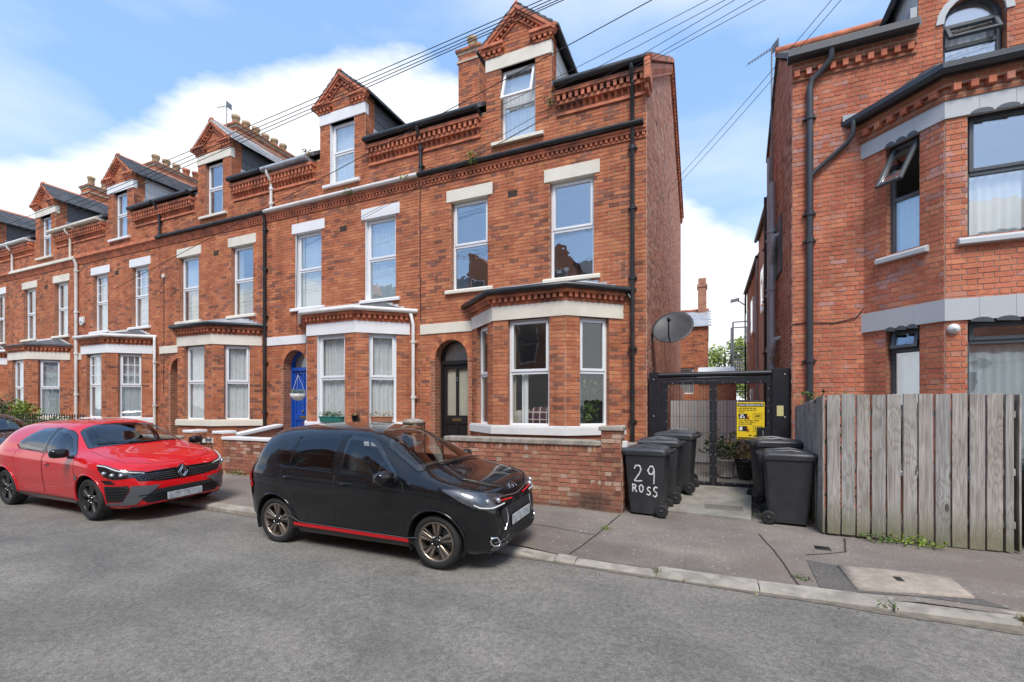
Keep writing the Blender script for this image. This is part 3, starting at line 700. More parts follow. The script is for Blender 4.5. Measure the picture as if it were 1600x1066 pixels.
def terrace_house(k, xL, xR, RW, LW, D, B, o):
    h = root('terrace_house', o['label'], 'house', ((xL+xR)/2, FY, 0), group='red brick houses of the terrace')
    rnd = random.Random(100+k); bricks = []
    hf, run = .748, .90
    HD = .75; ev = 9.52
    def outline(z):
        if z < EAVE: return [(xL, xR)]
        if z < ev+.1: return [(D-HD, D+HD)]
        q = HD*(10.23-z)/(10.23-ev-.1); return [(D-q, D+q)] if q > .02 else []
    ww = .93; wz0, wz1 = 4.42, 6.44; dc = LW-.46
    base = .60+gz((xL+xR)/2)*.4
    ops = [('r', RW-ww/2, RW+ww/2, wz0, wz1), ('r', LW-ww/2, LW+ww/2, wz0, wz1), ('r', D-.40, D+.40, 7.55, 9.12), ('r', B-1.45, B+1.45, .1, 3.62), ('a', dc, .43, 2.88, base)]
    wall = MB(); backing(wall, FF, -.4, 10.23, outline, ops, 0, [EAVE, ev+.1] + [ev+.1+.045*i for i in range(1, 17)])
    rv = 1
    for q in ops[:3]: reveal(wall, FF, q[1], q[2], q[3], q[4], .12, o.get('reveal', 1))
    wall.add([FF.p(dc-.43,base,.01),FF.p(dc-.43,2.88,.01),FF.p(dc-.43,2.88,-.26),FF.p(dc-.43,base,-.26)], [(0,1,2,3)], 1)
    wall.add([FF.p(dc+.43,base,.01),FF.p(dc+.43,2.88,.01),FF.p(dc+.43,2.88,-.26),FF.p(dc+.43,base,-.26)], [(3,2,1,0)], 1)
    for i in range(12):
        a, c = math.pi*i/12, math.pi*(i+1)/12
        q = [FF.p(dc+.43*math.cos(t), 2.88+.43*math.sin(t), dd) for t, dd in ((a,.01),(c,.01),(c,-.26),(a,-.26))]; wall.add(q, [(0,1,2,3)], 1)
    # body of the house behind the front: rear wall and ends, so it stands as a closed solid
    m = MB(); m.box(xL+.02, xR-.03, REAR[0]-.3, REAR[0]-.05, -.4, REAR[1]-.2); m.build('rear_wall', MT['brick_reveal'], h)
    wo_ = wall.build('wall', [MT['mortar'], MT['brick_reveal'], MT['paint_white'], MT['paint_cream']], h); wo_['lowvis'] = 1.3
    rows(bricks, FF, 0, 10.23, outline, ops, wo_, rnd=rnd)
    # brick returns at the sides of the dormer
    for sg in (-1, 1):
        fr = Fr((D+sg*HD, FY, 0), (0,1,0), (sg,0,0)); m = MB(); out2 = lambda z: [(0, .34)]
        backing(m, fr, EAVE, ev+.1, out2, []); q = m.build('dormer_return', MT['mortar'], h); rows(bricks, fr, EAVE, ev+.08, out2, [], q, rnd=rnd)
    # party end walls
    if k == 0:
        fr = Fr((xR, FY, 0), (0,1,0), (1,0,0))
        def og(z):
            a, c = 0, REAR[0]-FY
            if z > EAVE+.1:
                a = (z-roofz(FY))/(RIDGE[1]-roofz(FY))*(RIDGE[0]-FY)
            if z > REAR[1]: c = REAR[0]-FY-(z-REAR[1])/(RIDGE[1]-REAR[1])*(REAR[0]-RIDGE[0])
            return [(max(0,a), c)] if c > max(0,a) else []
        m = MB(); backing(m, fr, -.4, RIDGE[1], og, [], 0, [EAVE+.1+.075*i for i in range(52)])
        gw = m.build('gable_wall', MT['mortar'], h); gb = []
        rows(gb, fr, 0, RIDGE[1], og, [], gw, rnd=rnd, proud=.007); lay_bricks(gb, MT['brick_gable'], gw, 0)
        # verge mouldings up both rakes
        m = MB()
        for (y0, z0, y1, z1) in ((FY-.25, roofz(FY-.25), RIDGE[0], RIDGE[1]), (RIDGE[0], RIDGE[1], REAR[0]+.1, REAR[1]-.05)):
            a, c = V(xR+.04, y0, z0-.05), V(xR+.04, y1, z1-.05); t = (c-a).normalized(); up = V(1,0,0).cross(t)
            if up.z < 0: up = -up
            m.bar(a+V(.02,0,0), c+V(.02,0,0), .14, .10, (0,0,1)); m.bar(a-up*.14, c-up*.14, .09, .09); n = int((c-a).length/.14)
            for i in range(n):
                q = a+(c-a)*((i+.5)/n)-up*.225; m.obox(q, t*.035, V(.05,0,0), up*.04)
            m.bar(a-up*.30, c-up*.30, .06, .06)
        m.build('verge_moulding', MT['terracotta'], gw)
        m = MB(); m.box(xR-.02, xR+.10, FY-.28, FY+.16, EAVE-.42, EAVE+.0); m.box(xR-.02, xR+.06, FY-.2, FY+.12, EAVE-.54, EAVE-.42); m.build('kneeler', MT['terracotta'], gw, bevel=.02)
    # ---- cornice under the upper gutter
    co = MB()
    for a, c in ((xL+.001, D-HD-.13), (D+HD+.13, xR-.001)):
        if c-a < .2: continue
        s = [.0]; co.fbox(FF, a, c, 0, .045, 7.74, 7.80); teeth(co, FF, a, c, 7.80, 7.93, .01, .10, .125, .06, tri=True)
        co.fbox(FF, a, c, 0, .11, 7.93, 7.99); teeth(co, FF, a, c, 7.99, 8.11, .01, .15, .125, .062); co.fbox(FF, a, c, 0, .09, 7.99, 8.02); co.fbox(FF, a, c, 0, .17, 8.11, 8.19)
    co.build('cornice', MT['terracotta'], h, kind='stuff')
    for a, c, mt_ in o['topgut']:
        gutter(h, [(a, FY-.22, EAVE+.02), (c, FY-.22, EAVE+.02)], .062, mt_)
        m = MB(); m.box(a, c, FY-.18, FY+.2, EAVE-.045, EAVE+.04); m.build('fascia', MT[mt_], h)
    # ---- string course
    m = MB(); m.fbox(FF, xL+.001, xR-.001, 0, .03, 6.93, 6.97); teeth(m, FF, xL, xR, 6.97, 7.035, .005, .055, .10, .05); m.fbox(FF, xL+.001, xR-.001, 0, .065, 7.035, 7.09); m.fbox(FF, xL+.001, xR-.001, 0, .09, 7.09, 7.13)
    m.build('string_course', MT['terracotta'], h, kind='stuff')
    if o['strgut']:
        m = MB(); gx0, gx1 = xL+.004, xR-.004-(.0 if k else .04)
        m.fbox(FF, gx0, gx1, .02, .085, 7.14, 7.24); m.tube([(gx0, FY-.125, 7.19), (gx1, FY-.125, 7.19)], .052, 10)
        for i in range(6): x = gx0+(gx1-gx0)*(i+.5)/6; m.tube([(x-.03, FY-.125, 7.19), (x+.03, FY-.125, 7.19)], .058, 10)
        m.build('string_gutter', MT[o['strgut']], h)
    else:
        m = MB(); m.fbox(FF, xL+.002, xR-.002, .0, .13, 7.131, 7.19); m.fbox(FF, xL+.002, xR-.002, .0, .10, 7.19, 7.25); m.build('string_moulding', MT['terracotta'] if not o.get('strcream') else MT['paint_cream'], h)
    # ---- lintels and sills
    lm = MT[o['lint']]; lw = .115
    for c in (LW, RW):
        m = MB(); m.fbox(FF, c-.585, c+.585, -.115, .028, 6.435, 6.705); m.build('lintel', lm, h, bevel=.008)
        m = MB(); P = FF.p; q = [(-.12,4.35),(.085,4.335),(.085,4.40),(.05,4.425),(-.12,4.44)]
        m.prism([P(c-.60, z, d) for d, z in q], (1.20,0,0)); m.build('window_sill', MT[o['sill']], h, bevel=.006)
    m = MB(); m.fbox(FF, D-HD-.015, D+HD+.015, -.115, .03, 9.12, 9.40); m.build('lintel', lm, h, bevel=.008)
    m = MB(); q = [(-.12,7.46),(.09,7.445),(.09,7.51),(.05,7.54),(-.12,7.56)]; m.prism([FF.p(D-.60, z, d) for d, z in q], (1.2,0,0)); m.build('window_sill', MT[o['sill']], h, bevel=.006)
    # ---- dormer gable, kneelers, cheeks and roof
    m = MB(); apex = V(D, FY, 10.30)
    for sg in (-1, 1):
        e = V(D+sg*(HD+.14), FY, 9.56); t = (apex-e).normalized(); up = V(-t.z*sg, 0, t.x*sg)
        if up.z < 0: up = -up
        def rk(d, off, hh, dd=0): m.hexa([e-up*(off+hh)-V(0,dd,0), apex-up*(off+hh)-V(0,dd,0), apex-up*off-V(0,dd,0), e-up*off-V(0,dd,0)], [e-up*(off+hh)-V(0,d,0), apex-up*(off+hh)-V(0,d,0), apex-up*off-V(0,d,0), e-up*off-V(0,d,0)])
        rk(.13+.004*sg, 0, .06); rk(.10+.003*sg, .06, .05); rk(.045+.002*sg, .17, .035)
        L = (apex-e).length; n = 10
        for i in range(1, n): q = e+t*L*i/n-up*.14; m.obox(q-V(0,.035,0), t*.026, V(0,.04,0), up*.03)
        x0, x1 = sorted((D+sg*.30, D+sg*(HD+.15)))
        m.box(x0, x1, FY-.14+.002*sg, FY+.02, 9.58, 9.64); m.box(x0+(.04 if sg<0 else 0)+(.0), x1-(.04 if sg>0 else 0), FY-.10, FY+.02, 9.52, 9.58)
        a, c = sorted((D+sg*.34, D+sg*(HD+.08))); n = 4
        for i in range(n): x = a+(c-a)*(i+.5)/n; m.box(x-.03, x+.03, FY-.09, FY+.02, 9.45, 9.52)
        m.box(*sorted((D+sg*.36, D+sg*(HD+.05))), FY-.05, FY+.02, 9.405, 9.45)
    m.lathe([(.05,-.05),(.055,.02),(.03,.06),(.045,.09),(.02,.13),(.0,.17 if k == 0 else .09)], (D, FY-.06, 10.28), 'z', 8)
    m.build('dormer_gable', MT['terracotta'], h)
    cm = MT[o['cheek']]
    for sg in (-1, 1):
        x = D+sg*(HD-.05); zc = ev+.06
        ye = 8.85+(zc-EAVE-.1)/(RIDGE[1]-EAVE-.1)*(RIDGE[0]-8.85)
        m = MB(); m.prism([(x-.03, FY+.33, roofz(FY+.33)-.1), (x-.03, FY+.33, zc), (x-.03, ye+.2, zc)], (.06,0,0)); co_ = m.build('dormer_cheek', cm, h)
        if sg == 1 and k < 4:
            y0 = FY+.35; nr = 4 if k != 0 else 1
            zz0 = roofz(y0)
            for r in range(5):
                za = zz0+r*.22
                if za > zc-.04: break
                zb_ = min(za+.23, zc); yA = y0; yB = 8.85+(za+.1-EAVE-.1)/(RIDGE[1]-EAVE-.1)*(RIDGE[0]-8.85)
                q = yA-(r % 2)*.15
                while q < yB+.1:
                    a, c = max(q, yA), min(q+.30, ye+.15)
                    if c-a > .05:
                        s = MB(); s.hexa([(x+.031,a+.004,za),(x+.031,c-.004,za),(x+.031,c-.004,zb_),(x+.031,a+.004,zb_)], [(x+.047,a+.004,za),(x+.047,c-.004,za),(x+.037,c-.004,zb_),(x+.037,a+.004,zb_)])
                        s.build('slate', cm, co_)
                    q += .30
        m = MB(); m.box(*sorted((x+sg*.01, x+sg*.09)), FY+.30, FY+.48, roofz(FY+.3)-.02, roofz(FY+.4)+.12); m.build('lead_flashing', MT['lead'], h)
    m = MB(); yb = 12.25; yf = FY-.12
    for sg in (-1, 1):
        n = 7; ex = D+sg*(HD+.20); ez = 9.55; 
        for i in range(n):
            f0, f1 = i/n, (i+1.12)/n; f1 = min(f1, 1)
            q = [(ex+(D-ex)*f0, ez+(10.33-ez)*f0+.055), (ex+(D-ex)*f1, ez+(10.33-ez)*f1+.035)]
            ya, yc = yf, min(yb, 8.85+(q[0][1]+.6-EAVE)/(RIDGE[1]-EAVE-.1)*(RIDGE[0]-8.85))
            y = ya-(i % 2)*.15
            while y < yc:
                a, c = max(y, ya), min(y+.30, yc)
                if c-a > .04:
                    j = rnd.uniform(-.006,.006)
                    m.hexa([(q[0][0],a+.004,q[0][1]-.02),(q[1][0],a+.004,q[1][1]-.03),(q[1][0],c-.004,q[1][1]-.03),(q[0][0],c-.004,q[0][1]-.02)], [(q[0][0],a+.004,q[0][1]+j),(q[1][0],a+.004,q[1][1]-.012),(q[1][0],c-.004,q[1][1]-.012),(q[0][0],c-.004,q[0][1]+j)])
                y += .30
        m.hexa([(ex,yf,ez-.0),(D,yf,10.30),(D,yb,10.30),(ex,yb,ez-.0)], [(ex,yf,ez+.03),(D,yf,10.33),(D,yb,10.33),(ex,yb,ez+.03)])
    dr = m.build('dormer_roof', MT[o.get('droof', 'slate')], h)
    m = MB(); m.prism([(D-.10,yf-.01,10.28),(D,yf-.01,10.38),(D+.10,yf-.01,10.28),(D,yf-.01,10.34)], (0,yb-yf,0)); m.build('ridge_tile', MT['terracotta'], dr)
    # ---- main roof
    m = MB()
    for (y0,z0,y1,z1) in ((FY-.14, roofz(FY-.14), RIDGE[0], RIDGE[1]), (RIDGE[0], RIDGE[1], REAR[0]+.15, REAR[1]-.08)):
        xe = xR+(.09 if k == 0 else -.001)
        if y0 < RIDGE[0]-.1:
            for (ya, yc, spans) in ((FY-.14, FY+2.6, ((xL+.001, D-HD-.06), (D+HD+.06, xe))), (FY+2.6, RIDGE[0], ((xL+.001, xe),))):
                n = int((yc-ya)/.21)
                for (xa, xb) in spans:
                    m.hexa([(xa,ya,roofz(ya)-.05),(xb,ya,roofz(ya)-.05),(xb,yc,roofz(yc)-.05),(xa,yc,roofz(yc)-.05)], [(xa,ya,roofz(ya)+.04),(xb,ya,roofz(ya)+.04),(xb,yc,roofz(yc)+.04),(xa,yc,roofz(yc)+.04)])
                    for i in range(n):
                        p0, p1 = ya+(yc-ya)*i/n, ya+(yc-ya)*(i+1.1)/n
                        m.hexa([(xa,p0,roofz(p0)+.041),(xb,p0,roofz(p0)+.041),(xb,p1,roofz(p1)+.036),(xa,p1,roofz(p1)+.036)], [(xa,p0,roofz(p0)+.056),(xb,p0,roofz(p0)+.056),(xb,p1,roofz(p1)+.044),(xa,p1,roofz(p1)+.044)])
            continue
        m.hexa([(xL+.001,y0,z0-.05),(xe,y0,z0-.05),(xe,y1,z1-.05),(xL+.001,y1,z1-.05)], [(xL+.001,y0,z0+.04),(xe,y0,z0+.04),(xe,y1,z1+.04),(xL+.001,y1,z1+.04)])
        # slate courses lapped over it
        L = math.hypot(y1-y0, z1-z0); n = int(L/.25)
        for i in range(n):
            f0, f1 = i/n, (i+1.15)/n; ya, za, yc, zc = y0+(y1-y0)*f0, z0+(z1-z0)*f0, y0+(y1-y0)*f1, z0+(z1-z0)*f1
            if y0 > RIDGE[0]-.1: ya, yc, za, zc = yc, ya, zc, za
            m.hexa([(xL+.002,ya,za+.041),(xe-.001,ya,za+.041),(xe-.001,yc,zc+.036),(xL+.002,yc,zc+.036)], [(xL+.002,ya,za+.056),(xe-.001,ya,za+.056),(xe-.001,yc,zc+.044),(xL+.002,yc,zc+.044)])
    rf = m.build('roof', MT['slate'], h)
    m = MB(); m.tube([(xL, RIDGE[0], RIDGE[1]+.05), (xR, RIDGE[0], RIDGE[1]+.05)], .09, 8); m.build('ridge_tile', MT['terracotta'], rf)
    # ---- chimney on the party wall
    if o.get('pots'):
        cx, y0, y1, zt = xL+.0, 11.35, o['pots'][1], o['pots'][2]
        if k in (2, 3): y1 = y1
        cmn = MB(); cmn.box(cx-.33, cx+.33, y0, y1, 9.0, zt); cmn.box(cx-.37, cx+.37, y0-.04, y1+.04, zt-.30, zt-.24); cmn.box(cx-.36, cx+.36, y0-.03, y1+.03, zt-.08, zt); cmn.box(cx-.40, cx+.40, y0-.07, y1+.07, zt, zt+.07)
        ch = cmn.build('chimney', [MT['mortar']], h); cb = []
        for fr, ln in ((Fr((cx-.33,y0,0),(1,0,0),(0,-1,0)), .66), (Fr((cx+.33,y0,0),(0,1,0),(1,0,0)), y1-y0)):
            rows(cb, fr, 9.0, zt+.075, lambda z: [(0, ln)], [], ch, rnd=rnd, proud=.012)
        for fr, ln in ((Fr((cx-.40,y0-.07,0),(1,0,0),(0,-1,0)), .80), (Fr((cx+.40,y0-.07,0),(0,1,0),(1,0,0)), y1-y0+.14)):
            rows(cb, fr, zt-.001, zt+.075, lambda z: [(0, ln)], [], ch, rnd=rnd, proud=.012)
        lay_bricks(cb, MT[o.get('chimbrick', 'brick_terrace')], ch, 0)
        n = o['pots'][0]
        for i in range(n):
            yy = y0+.22+(y1-y0-.44)*i/max(1, n-1); p = MB(); hh = .44+rnd.uniform(-.05,.05); rr = .13
            p.lathe([(rr*1.1,0),(rr,.08),(rr*.9,hh-.12),(rr*1.12,hh-.1),(rr*1.15,hh),(rr*.85,hh),(rr*.8,hh-.2)], (cx, yy, zt+.07), 'z', 12, cap=False)
            p.build('chimney_pot', MT['pot_buff' if not (k == 3 and i > 2) else 'pot_red'], ch)
    # ---- bay
    ptsB = bay_pts(B, hf, run, 0); A_, B_, C_, D_ = [V(*p, 0) for p in ptsB]
    nL = V(-BD, -run, 0); nR = V(BD, -run, 0)
    frs = [(Fr(A_, B_-A_, nL), (B_-A_).length), (Fr(B_, C_-B_, (0,-1,0)), (C_-B_).length), (Fr(C_, D_-C_, nR), (D_-C_).length)]
    bw = MB(); bops = []
    for i, (fr, ln) in enumerate(frs):
        wd = .86 if i == 1 else .62; s = ln/2; q = [('r', s-wd/2, s+wd/2, 1.40, 3.485)]; bops.append(q)
        backing(bw, fr, -.4, 3.72, lambda z: [(0, ln)], q); reveal(bw, fr, s-wd/2, s+wd/2, 1.40, 3.485, .12, o.get('breveal', 1))
    bwo = bw.build('bay_wall', [MT['mortar'], MT['brick_reveal'], MT['paint_white'], MT['paint_cream']], h); bwo['lowvis'] = 1.3
    for i, (fr, ln) in enumerate(frs): rows(bricks, fr, 0, 3.5, lambda z: [(0, ln)], bops[i], bwo, rnd=rnd)
    m = MB(); bay_band(m, B, hf, run, -.05, .025, 3.485, 3.765); m.build('bay_band', lm if not o.get('bandmat') else MT[o['bandmat']], h, bevel=.006)
    m = MB(); bay_band(m, B, hf, run, -.1, .06, 1.235, 1.39); bay_band(m, B, hf, run, -.1, .045, 1.39, 1.415); m.build('bay_sill', MT[o['sill']] if k != 0 else MT['sill_white'], h, bevel=.008)
    m = MB(); bay_band(m, B, hf, run, -.05, .03, 3.765, 3.83); bay_band(m, B, hf, run, -.05, .115, 3.915, 3.98); bay_band(m, B, hf, run, -.05, .02, 3.83, 3.915)
    for i, (fr, ln) in enumerate(frs): teeth(m, fr, .0, ln, 3.83, 3.915, .01, .10, .12, .066)
    m.build('bay_cornice', MT['terracotta'], h, kind='stuff')
    gp = bay_pts(B, hf, run, .16); gm = o['baygut']
    if gm: gutter(h, [(*p, 4.03) for p in gp], .055, gm, 'bay_gutter')
    else:
        m = MB(); bay_band(m, B, hf, run, .0, .17, 3.985, 4.02); m.build('bay_eave', MT['slate'], h)
    rp = bay_pts(B, hf, run, .12); T0, T1 = (B-.95, FY-.01), (B+.95, FY-.01); zt = 4.32
    m = MB(); lo = [(*p, 4.035) for p in rp]; hi = [(*T0, zt), (*T1, zt)]
    m.add(lo+hi, [(1,2,5,4), (0,1,4), (2,3,5), (0,4,5,3), (3,2,1,0)]); 
    br = m.build('bay_roof', MT['lead' if k in (0, 2) else 'slate'], h)
    m = MB()
    for sg in (-1, 1):
        for i in range(5):
            x = B+sg*(.85+i*.165); z = zt-.015-i*.062
            m.box(*sorted((x, x+sg*.18)), FY-.04-.002*i, FY-.006, z-.07, z+.055)
    m.box(B-.95, B+.95, FY-.034, FY-.004, zt-.03, zt+.05); m.build('lead_flashing', MT['lead'] if k in (0,2) else MT['cheek_white'], br)
    # ---- band over the doorway and the arch
    m = MB(); x1 = B-hf-run-.01; m.fbox(FF, xL+.004, x1, 0, .03, 3.465, 3.70); m.build('door_band', MT[o['dband']], h, bevel=.006)
    m = MB(); nv = 15
    for i in range(nv):
        a, c = math.pi*i/nv+.004, math.pi*(i+1)/nv-.004; r0, r1 = .428, .545
        q = [(dc+r*math.cos(t), 2.88+r*math.sin(t)) for r, t in ((r0,a),(r1,a),(r1,c),(r0,c))]
        if k < 2:
            v = MB(); v.hexa([FF.p(x,z,.0) for x, z in q], [FF.p(x,z,.03+.002*(i%2)) for x, z in q]); v.build('arch_brick', MT['brick_terrace'], wo_)
        else: m.hexa([FF.p(x,z,0) for x, z in q], [FF.p(x,z,.03) for x, z in q])
    if m.v: m.build('arch', MT['terracotta'], wo_)
    m = MB()
    for sg in (-1, 1):
        m.fbox(FF, *sorted((dc+sg*.432, dc+sg*.54)), 0, .022, base, 2.80); m.fbox(FF, *sorted((dc+sg*.43, dc+sg*.56)), 0, .035, 2.80, 2.876)
    m.build('door_jamb', MT['brick_reveal'], h)
    door(h, dc, base, o['door'])
    m = MB(); m.box(dc-.55, dc+.55, FY-.35, FY+.3, -.3, base); m.box(dc-.6, dc+.6, FY-.65, FY-.35, -.3, base-.17); m.build('door_step', MT['concrete'], h, bevel=.01)
    # ---- windows
    st = o.get('win', 'upvc'); cu = o.get('curt', {})
    dp = .105
    window(h, FF, RW, ww, wz0, wz1, dp, .50, st, 0, cu.get('R'), georgian=o.get('geo', False))
    window(h, FF, LW, ww, wz0, wz1, dp, .50, st, 0, cu.get('L'), georgian=o.get('geo', False))
    window(h, FF, D, .80, 7.55, 9.12, dp, .50, st, o.get('dopen', 0), cu.get('D'))
    bc = cu.get('B', [None]*3)
    for i, (fr, ln) in enumerate(frs): window(h, fr, ln/2, .86 if i == 1 else .62, 1.40, 3.485, .085, .50, st, 0, bc[i], georgian=o.get('geo', False), gl='glass_soft' if k < 3 else 'glass')
    m = MB()
    for c, a, b_, w_ in ((RW, 4.1, 6.6, .8), (LW, 4.1, 6.6, .8), (D, 7.3, 9.2, .55)): roombox(m, FF, c-w_, c+w_, a, b_, -.17, -2.6)
    roombox(m, FF, B-1.44, B+1.44, .3, 3.6, -.03, -3.2); m.add([FF.p(dc-.5,base-.01,-.36),FF.p(dc+.5,base-.01,-.36),FF.p(dc+.5,3.5,-.36),FF.p(dc-.5,3.5,-.36)], [(0,1,2,3)])
    m.add([(*p, 3.70) for p in ptsB], [(0,1,2,3)])
    m.build('interior', MT['room'], h)
    # ---- pipes
    for (pts, r, mt_, clips) in o['pipes']: downpipe(h, pts, r, mt_, clips)
    # ---- air brick
    for (x, z) in o.get('vents', []):
        v = MB(); v.fbox(FF, x-.11, x+.11, 0, .012, z-.07, z+.07)
        for i in range(4):
            for j in range(3): v.fbox(FF, x-.085+i*.047, x-.058+i*.047, .012, .0125, z-.05+j*.037, z-.026+j*.037)
        v.build('air_brick', MT['soil'] , h)
    lay_bricks(bricks, MT['brick_terrace'], wo_, 300 if k < 2 else 0)
    return h
def swan(x, y0, z0, y1, zt, zb):        # outlet bend from gutter back to wall then down
    return [(x, y0, z0), (x, y0, z0-.08), (x, y1, z0-.24), (x, y1, zt), (x, y1, zb)]
PY = FY-.075
grey = lambda a=0, b=1, t=1: [(a, b, 0, t, 'curtain_grey')]
wht = lambda a=0, b=1, t=1, z=0: [(a, b, z, t, 'curtain_white')]
BAYE = 1.648
H = [
 dict(label='red brick end of terrace house with black door, black gutters and cream lintels', lint='paint_cream', sill='paint_cream', dband='paint_cream', strgut='gutter_black', cheek='cheek_white', door='black',
      topgut=[(-6.2,-4.62,'gutter_black'),(-2.86,-1.06,'gutter_black')], baygut='gutter_black', pots=(2, 12.6, 11.85), dopen=18,
      curt=dict(D=[(.02,.98,0,.5,'curtain_white'),(.02,.98,.5,1,'curtain_white')], B=[None, [(-.25,.12,0,1,'curtain_beige'),(.26,.42,0,.52,'curtain_white'),(.9,1.2,0,1,'curtain_beige')], None]),
      pipes=[(swan(-1.33, FY-.22, 8.25, PY, 4.3, .35), .042, 'gutter_black', (8.0,6.75,5.6,4.25,2.9,1.5)), (swan(-6.17, FY-.22, 8.25, PY, 7.6, 7.24), .038, 'gutter_black', (7.8,7.4)), ([(-1.53,8.95,4.0),(-1.42,8.93,3.95),(-1.33,PY,3.8)], .03, 'gutter_black', ())], vents=[(-3.86, 6.36)]),
 dict(label='terrace house with blue front door, white lintels and white ground floor gutter', lint='paint_white', sill='paint_white', dband='paint_white', strgut='gutter_white', cheek='cheek_slate', door='blue', reveal=2, breveal=2,
      topgut=[(-11.3,-9.62,'lead'),(-7.74,-6.23,'gutter_black')], baygut='gutter_white',
      curt=dict(R=grey(0,1,1), L=grey(0,1,1), D=wht(), B=[grey(), [(-.3,1,0,1,'curtain_grey')], grey()]),
      pipes=[(swan(-11.1, FY-.22, 8.25, PY, 7.6, 7.24), .038, 'gutter_white', (7.8,7.4)), ([(-6.50,8.93,4.02),(-6.42,8.90,3.93),(-6.36,8.9,3.7),(-6.36,8.9,.4)], .04, 'gutter_white', (3.3,2.0,.9))], vents=[(-8.57,6.33)]),
 dict(label='terrace house with cream lintels between the blue door house and the latticed windows', lint='paint_cream', sill='paint_cream', dband='paint_cream', strgut='gutter_black', cheek='cheek_slate', door='plain',
      topgut=[(-16.2,-14.5,'gutter_black'),(-12.7,-11.36,'gutter_black')], baygut='gutter_black', pots=(6, 13.85, 12.15), droof='panel_grey',
      curt=dict(R=[(.0,.25,0,1,'curtain_beige')], L=[(.3,1,0,.5,'curtain_beige'),(0,1,.5,1,'curtain_grey')], D=wht(.6,1), B=[grey(), grey(), grey()]),
      pipes=[([(-11.36,8.86,7.14),(-11.36,PY,7.0),(-11.36,PY,.4)], .042, 'gutter_black', (6.7,5.6,4.3,3.0,1.6)), (swan(-16.15, FY-.22, 8.25, PY, 7.6, 7.24), .036, 'gutter_black', (7.7,))], vents=[(-13.5,6.36)]),
 dict(label='terrace house with white lattice glazing bars in its windows and white gutter', lint='paint_white', sill='paint_white', dband='paint_cream', strgut=None, cheek='panel_grey', door='plain', geo=True,
      topgut=[(-21.1,-19.4,'paint_cream'),(-17.6,-16.3,'gutter_black')], baygut='gutter_white', pots=(5, 13.4, 11.75), chimbrick='brick_right',
      curt=dict(R=grey(), L=grey(0,.6), D=grey(0,.4), B=[wht(), wht(), wht(0,1)]),
      pipes=[([(-16.4,8.92,4.02),(-16.36,8.9,3.9),(-16.36,8.9,.4)], .04, 'gutter_white', (3.2,1.8)), ([(-21.1,8.86,7.14),(-21.1,PY,6.95),(-21.1,PY,.4)], .05, 'gutter_white', (6.7,5.2,3.7,2.2))], vents=[(-18.65,6.36)]),
 dict(label='distant terrace house with hedge and iron railings before its bay', lint='paint_cream', sill='paint_cream', dband='paint_cream', strgut=None, strcream=True, cheek='cheek_slate', door='plain',
      topgut=[(-26.0,-24.35,'gutter_white'),(-22.7,-21.2,'paint_cream')], baygut=None, pots=(2, 12.3, 11.75),
      curt=dict(R=grey(0,1,.5), L=grey(0,1,.5), D=grey(0,.5), B=[None, wht(), wht()]),
      pipes=[(swan(-25.9, FY-.22, 8.25, PY, 7.6, 7.2), .04, 'gutter_white', (7.6,)), (swan(-21.5, FY-.22, 8.25, PY, 7.6, 7.2), .04, 'paint_cream', (7.6,))], vents=[(-23.4,6.36)]),
 dict(label='farthest terrace house, cut off by the left edge of the photo', lint='paint_white', sill='paint_cream', dband='paint_white', strgut=None, cheek='cheek_slate', door='plain',
      topgut=[(-30.9,-29.3,'gutter_white'),(-27.5,-26.1,'gutter_white')], baygut='gutter_white',
      curt=dict(R=grey(0,1,.5), L=grey(0,1,.5), B=[None, wht(), wht()]), pipes=[]),
]
DIM = [(-6.225,-1.08,-2.556,-4.92,-3.74,-3.19), (-11.33,-6.227,-7.40,-9.79,-8.62,-8.20), (-16.25,-11.332,-12.37,-14.77,-13.6,-13.23), (-21.18,-16.252,-17.32,-19.67,-18.45,-18.3), (-26.06,-21.182,-22.28,-24.66,-23.45,-23.35), (-31,-26.062,-27.2,-29.6,-28.35,-28.2)]
HOUSES = [terrace_house(k, *DIM[k], H[k]) for k in range(6)]
# ------------------------------------------------------------------ the grey trimmed brick house on the right
RX = 1.318; RC, RHF, RRUN, RB_ = 3.93, .90, .715, 8.2
rh = root('brick_house', 'red brick house with grey bands, grey window frames and a two storey bay', 'house', (4, FY, 0))
rb = []; rr = random.Random(77)
REV = 7.62; DCX, DHD = 3.66, .66; RXE = 6.6
def rout(z):
    if z < REV: return [(RX, RXE)]
    if z < 8.75: return [(DCX-DHD, DCX+DHD)]
    q = DHD*(9.7-z)/(9.7-8.75); return [(DCX-q, DCX+q)] if q > .02 else []
rops = [('a', DCX, .36, 7.62, 6.7), ('r', RC-1.5, RC+1.5, .1, 6.3)]
m = MB(); backing(m, FF, -.4, 9.7, rout, rops, 0, [REV, 8.75]+[8.75+.045*i for i in range(1,22)])
q = MB(); q.box(RX+.03, RXE, 12.0, 12.2, -.4, 7.7); q.build('rear_wall', MT['brick_reveal'], rh); q = MB(); q.box(RXE-.2, RXE, FY+.02, 12, -.4, 7.6); q.build('end_wall', MT['brick_reveal'], rh)
for i in range(12):
    a, c = math.pi*i/12, math.pi*(i+1)/12
    m.add([FF.p(DCX+.36*math.cos(t), 7.62+.36*math.sin(t), dd) for t, dd in ((a,.01),(c,.01),(c,-.14),(a,-.14))], [(0,1,2,3)], 1)
m.add([FF.p(DCX-.36,6.7,.01),FF.p(DCX-.36,7.62,.01),FF.p(DCX-.36,7.62,-.14),FF.p(DCX-.36,6.7,-.14)], [(0,1,2,3)], 1); m.add([FF.p(DCX+.36,6.7,.01),FF.p(DCX+.36,7.62,.01),FF.p(DCX+.36,7.62,-.14),FF.p(DCX+.36,6.7,-.14)], [(3,2,1,0)], 1)
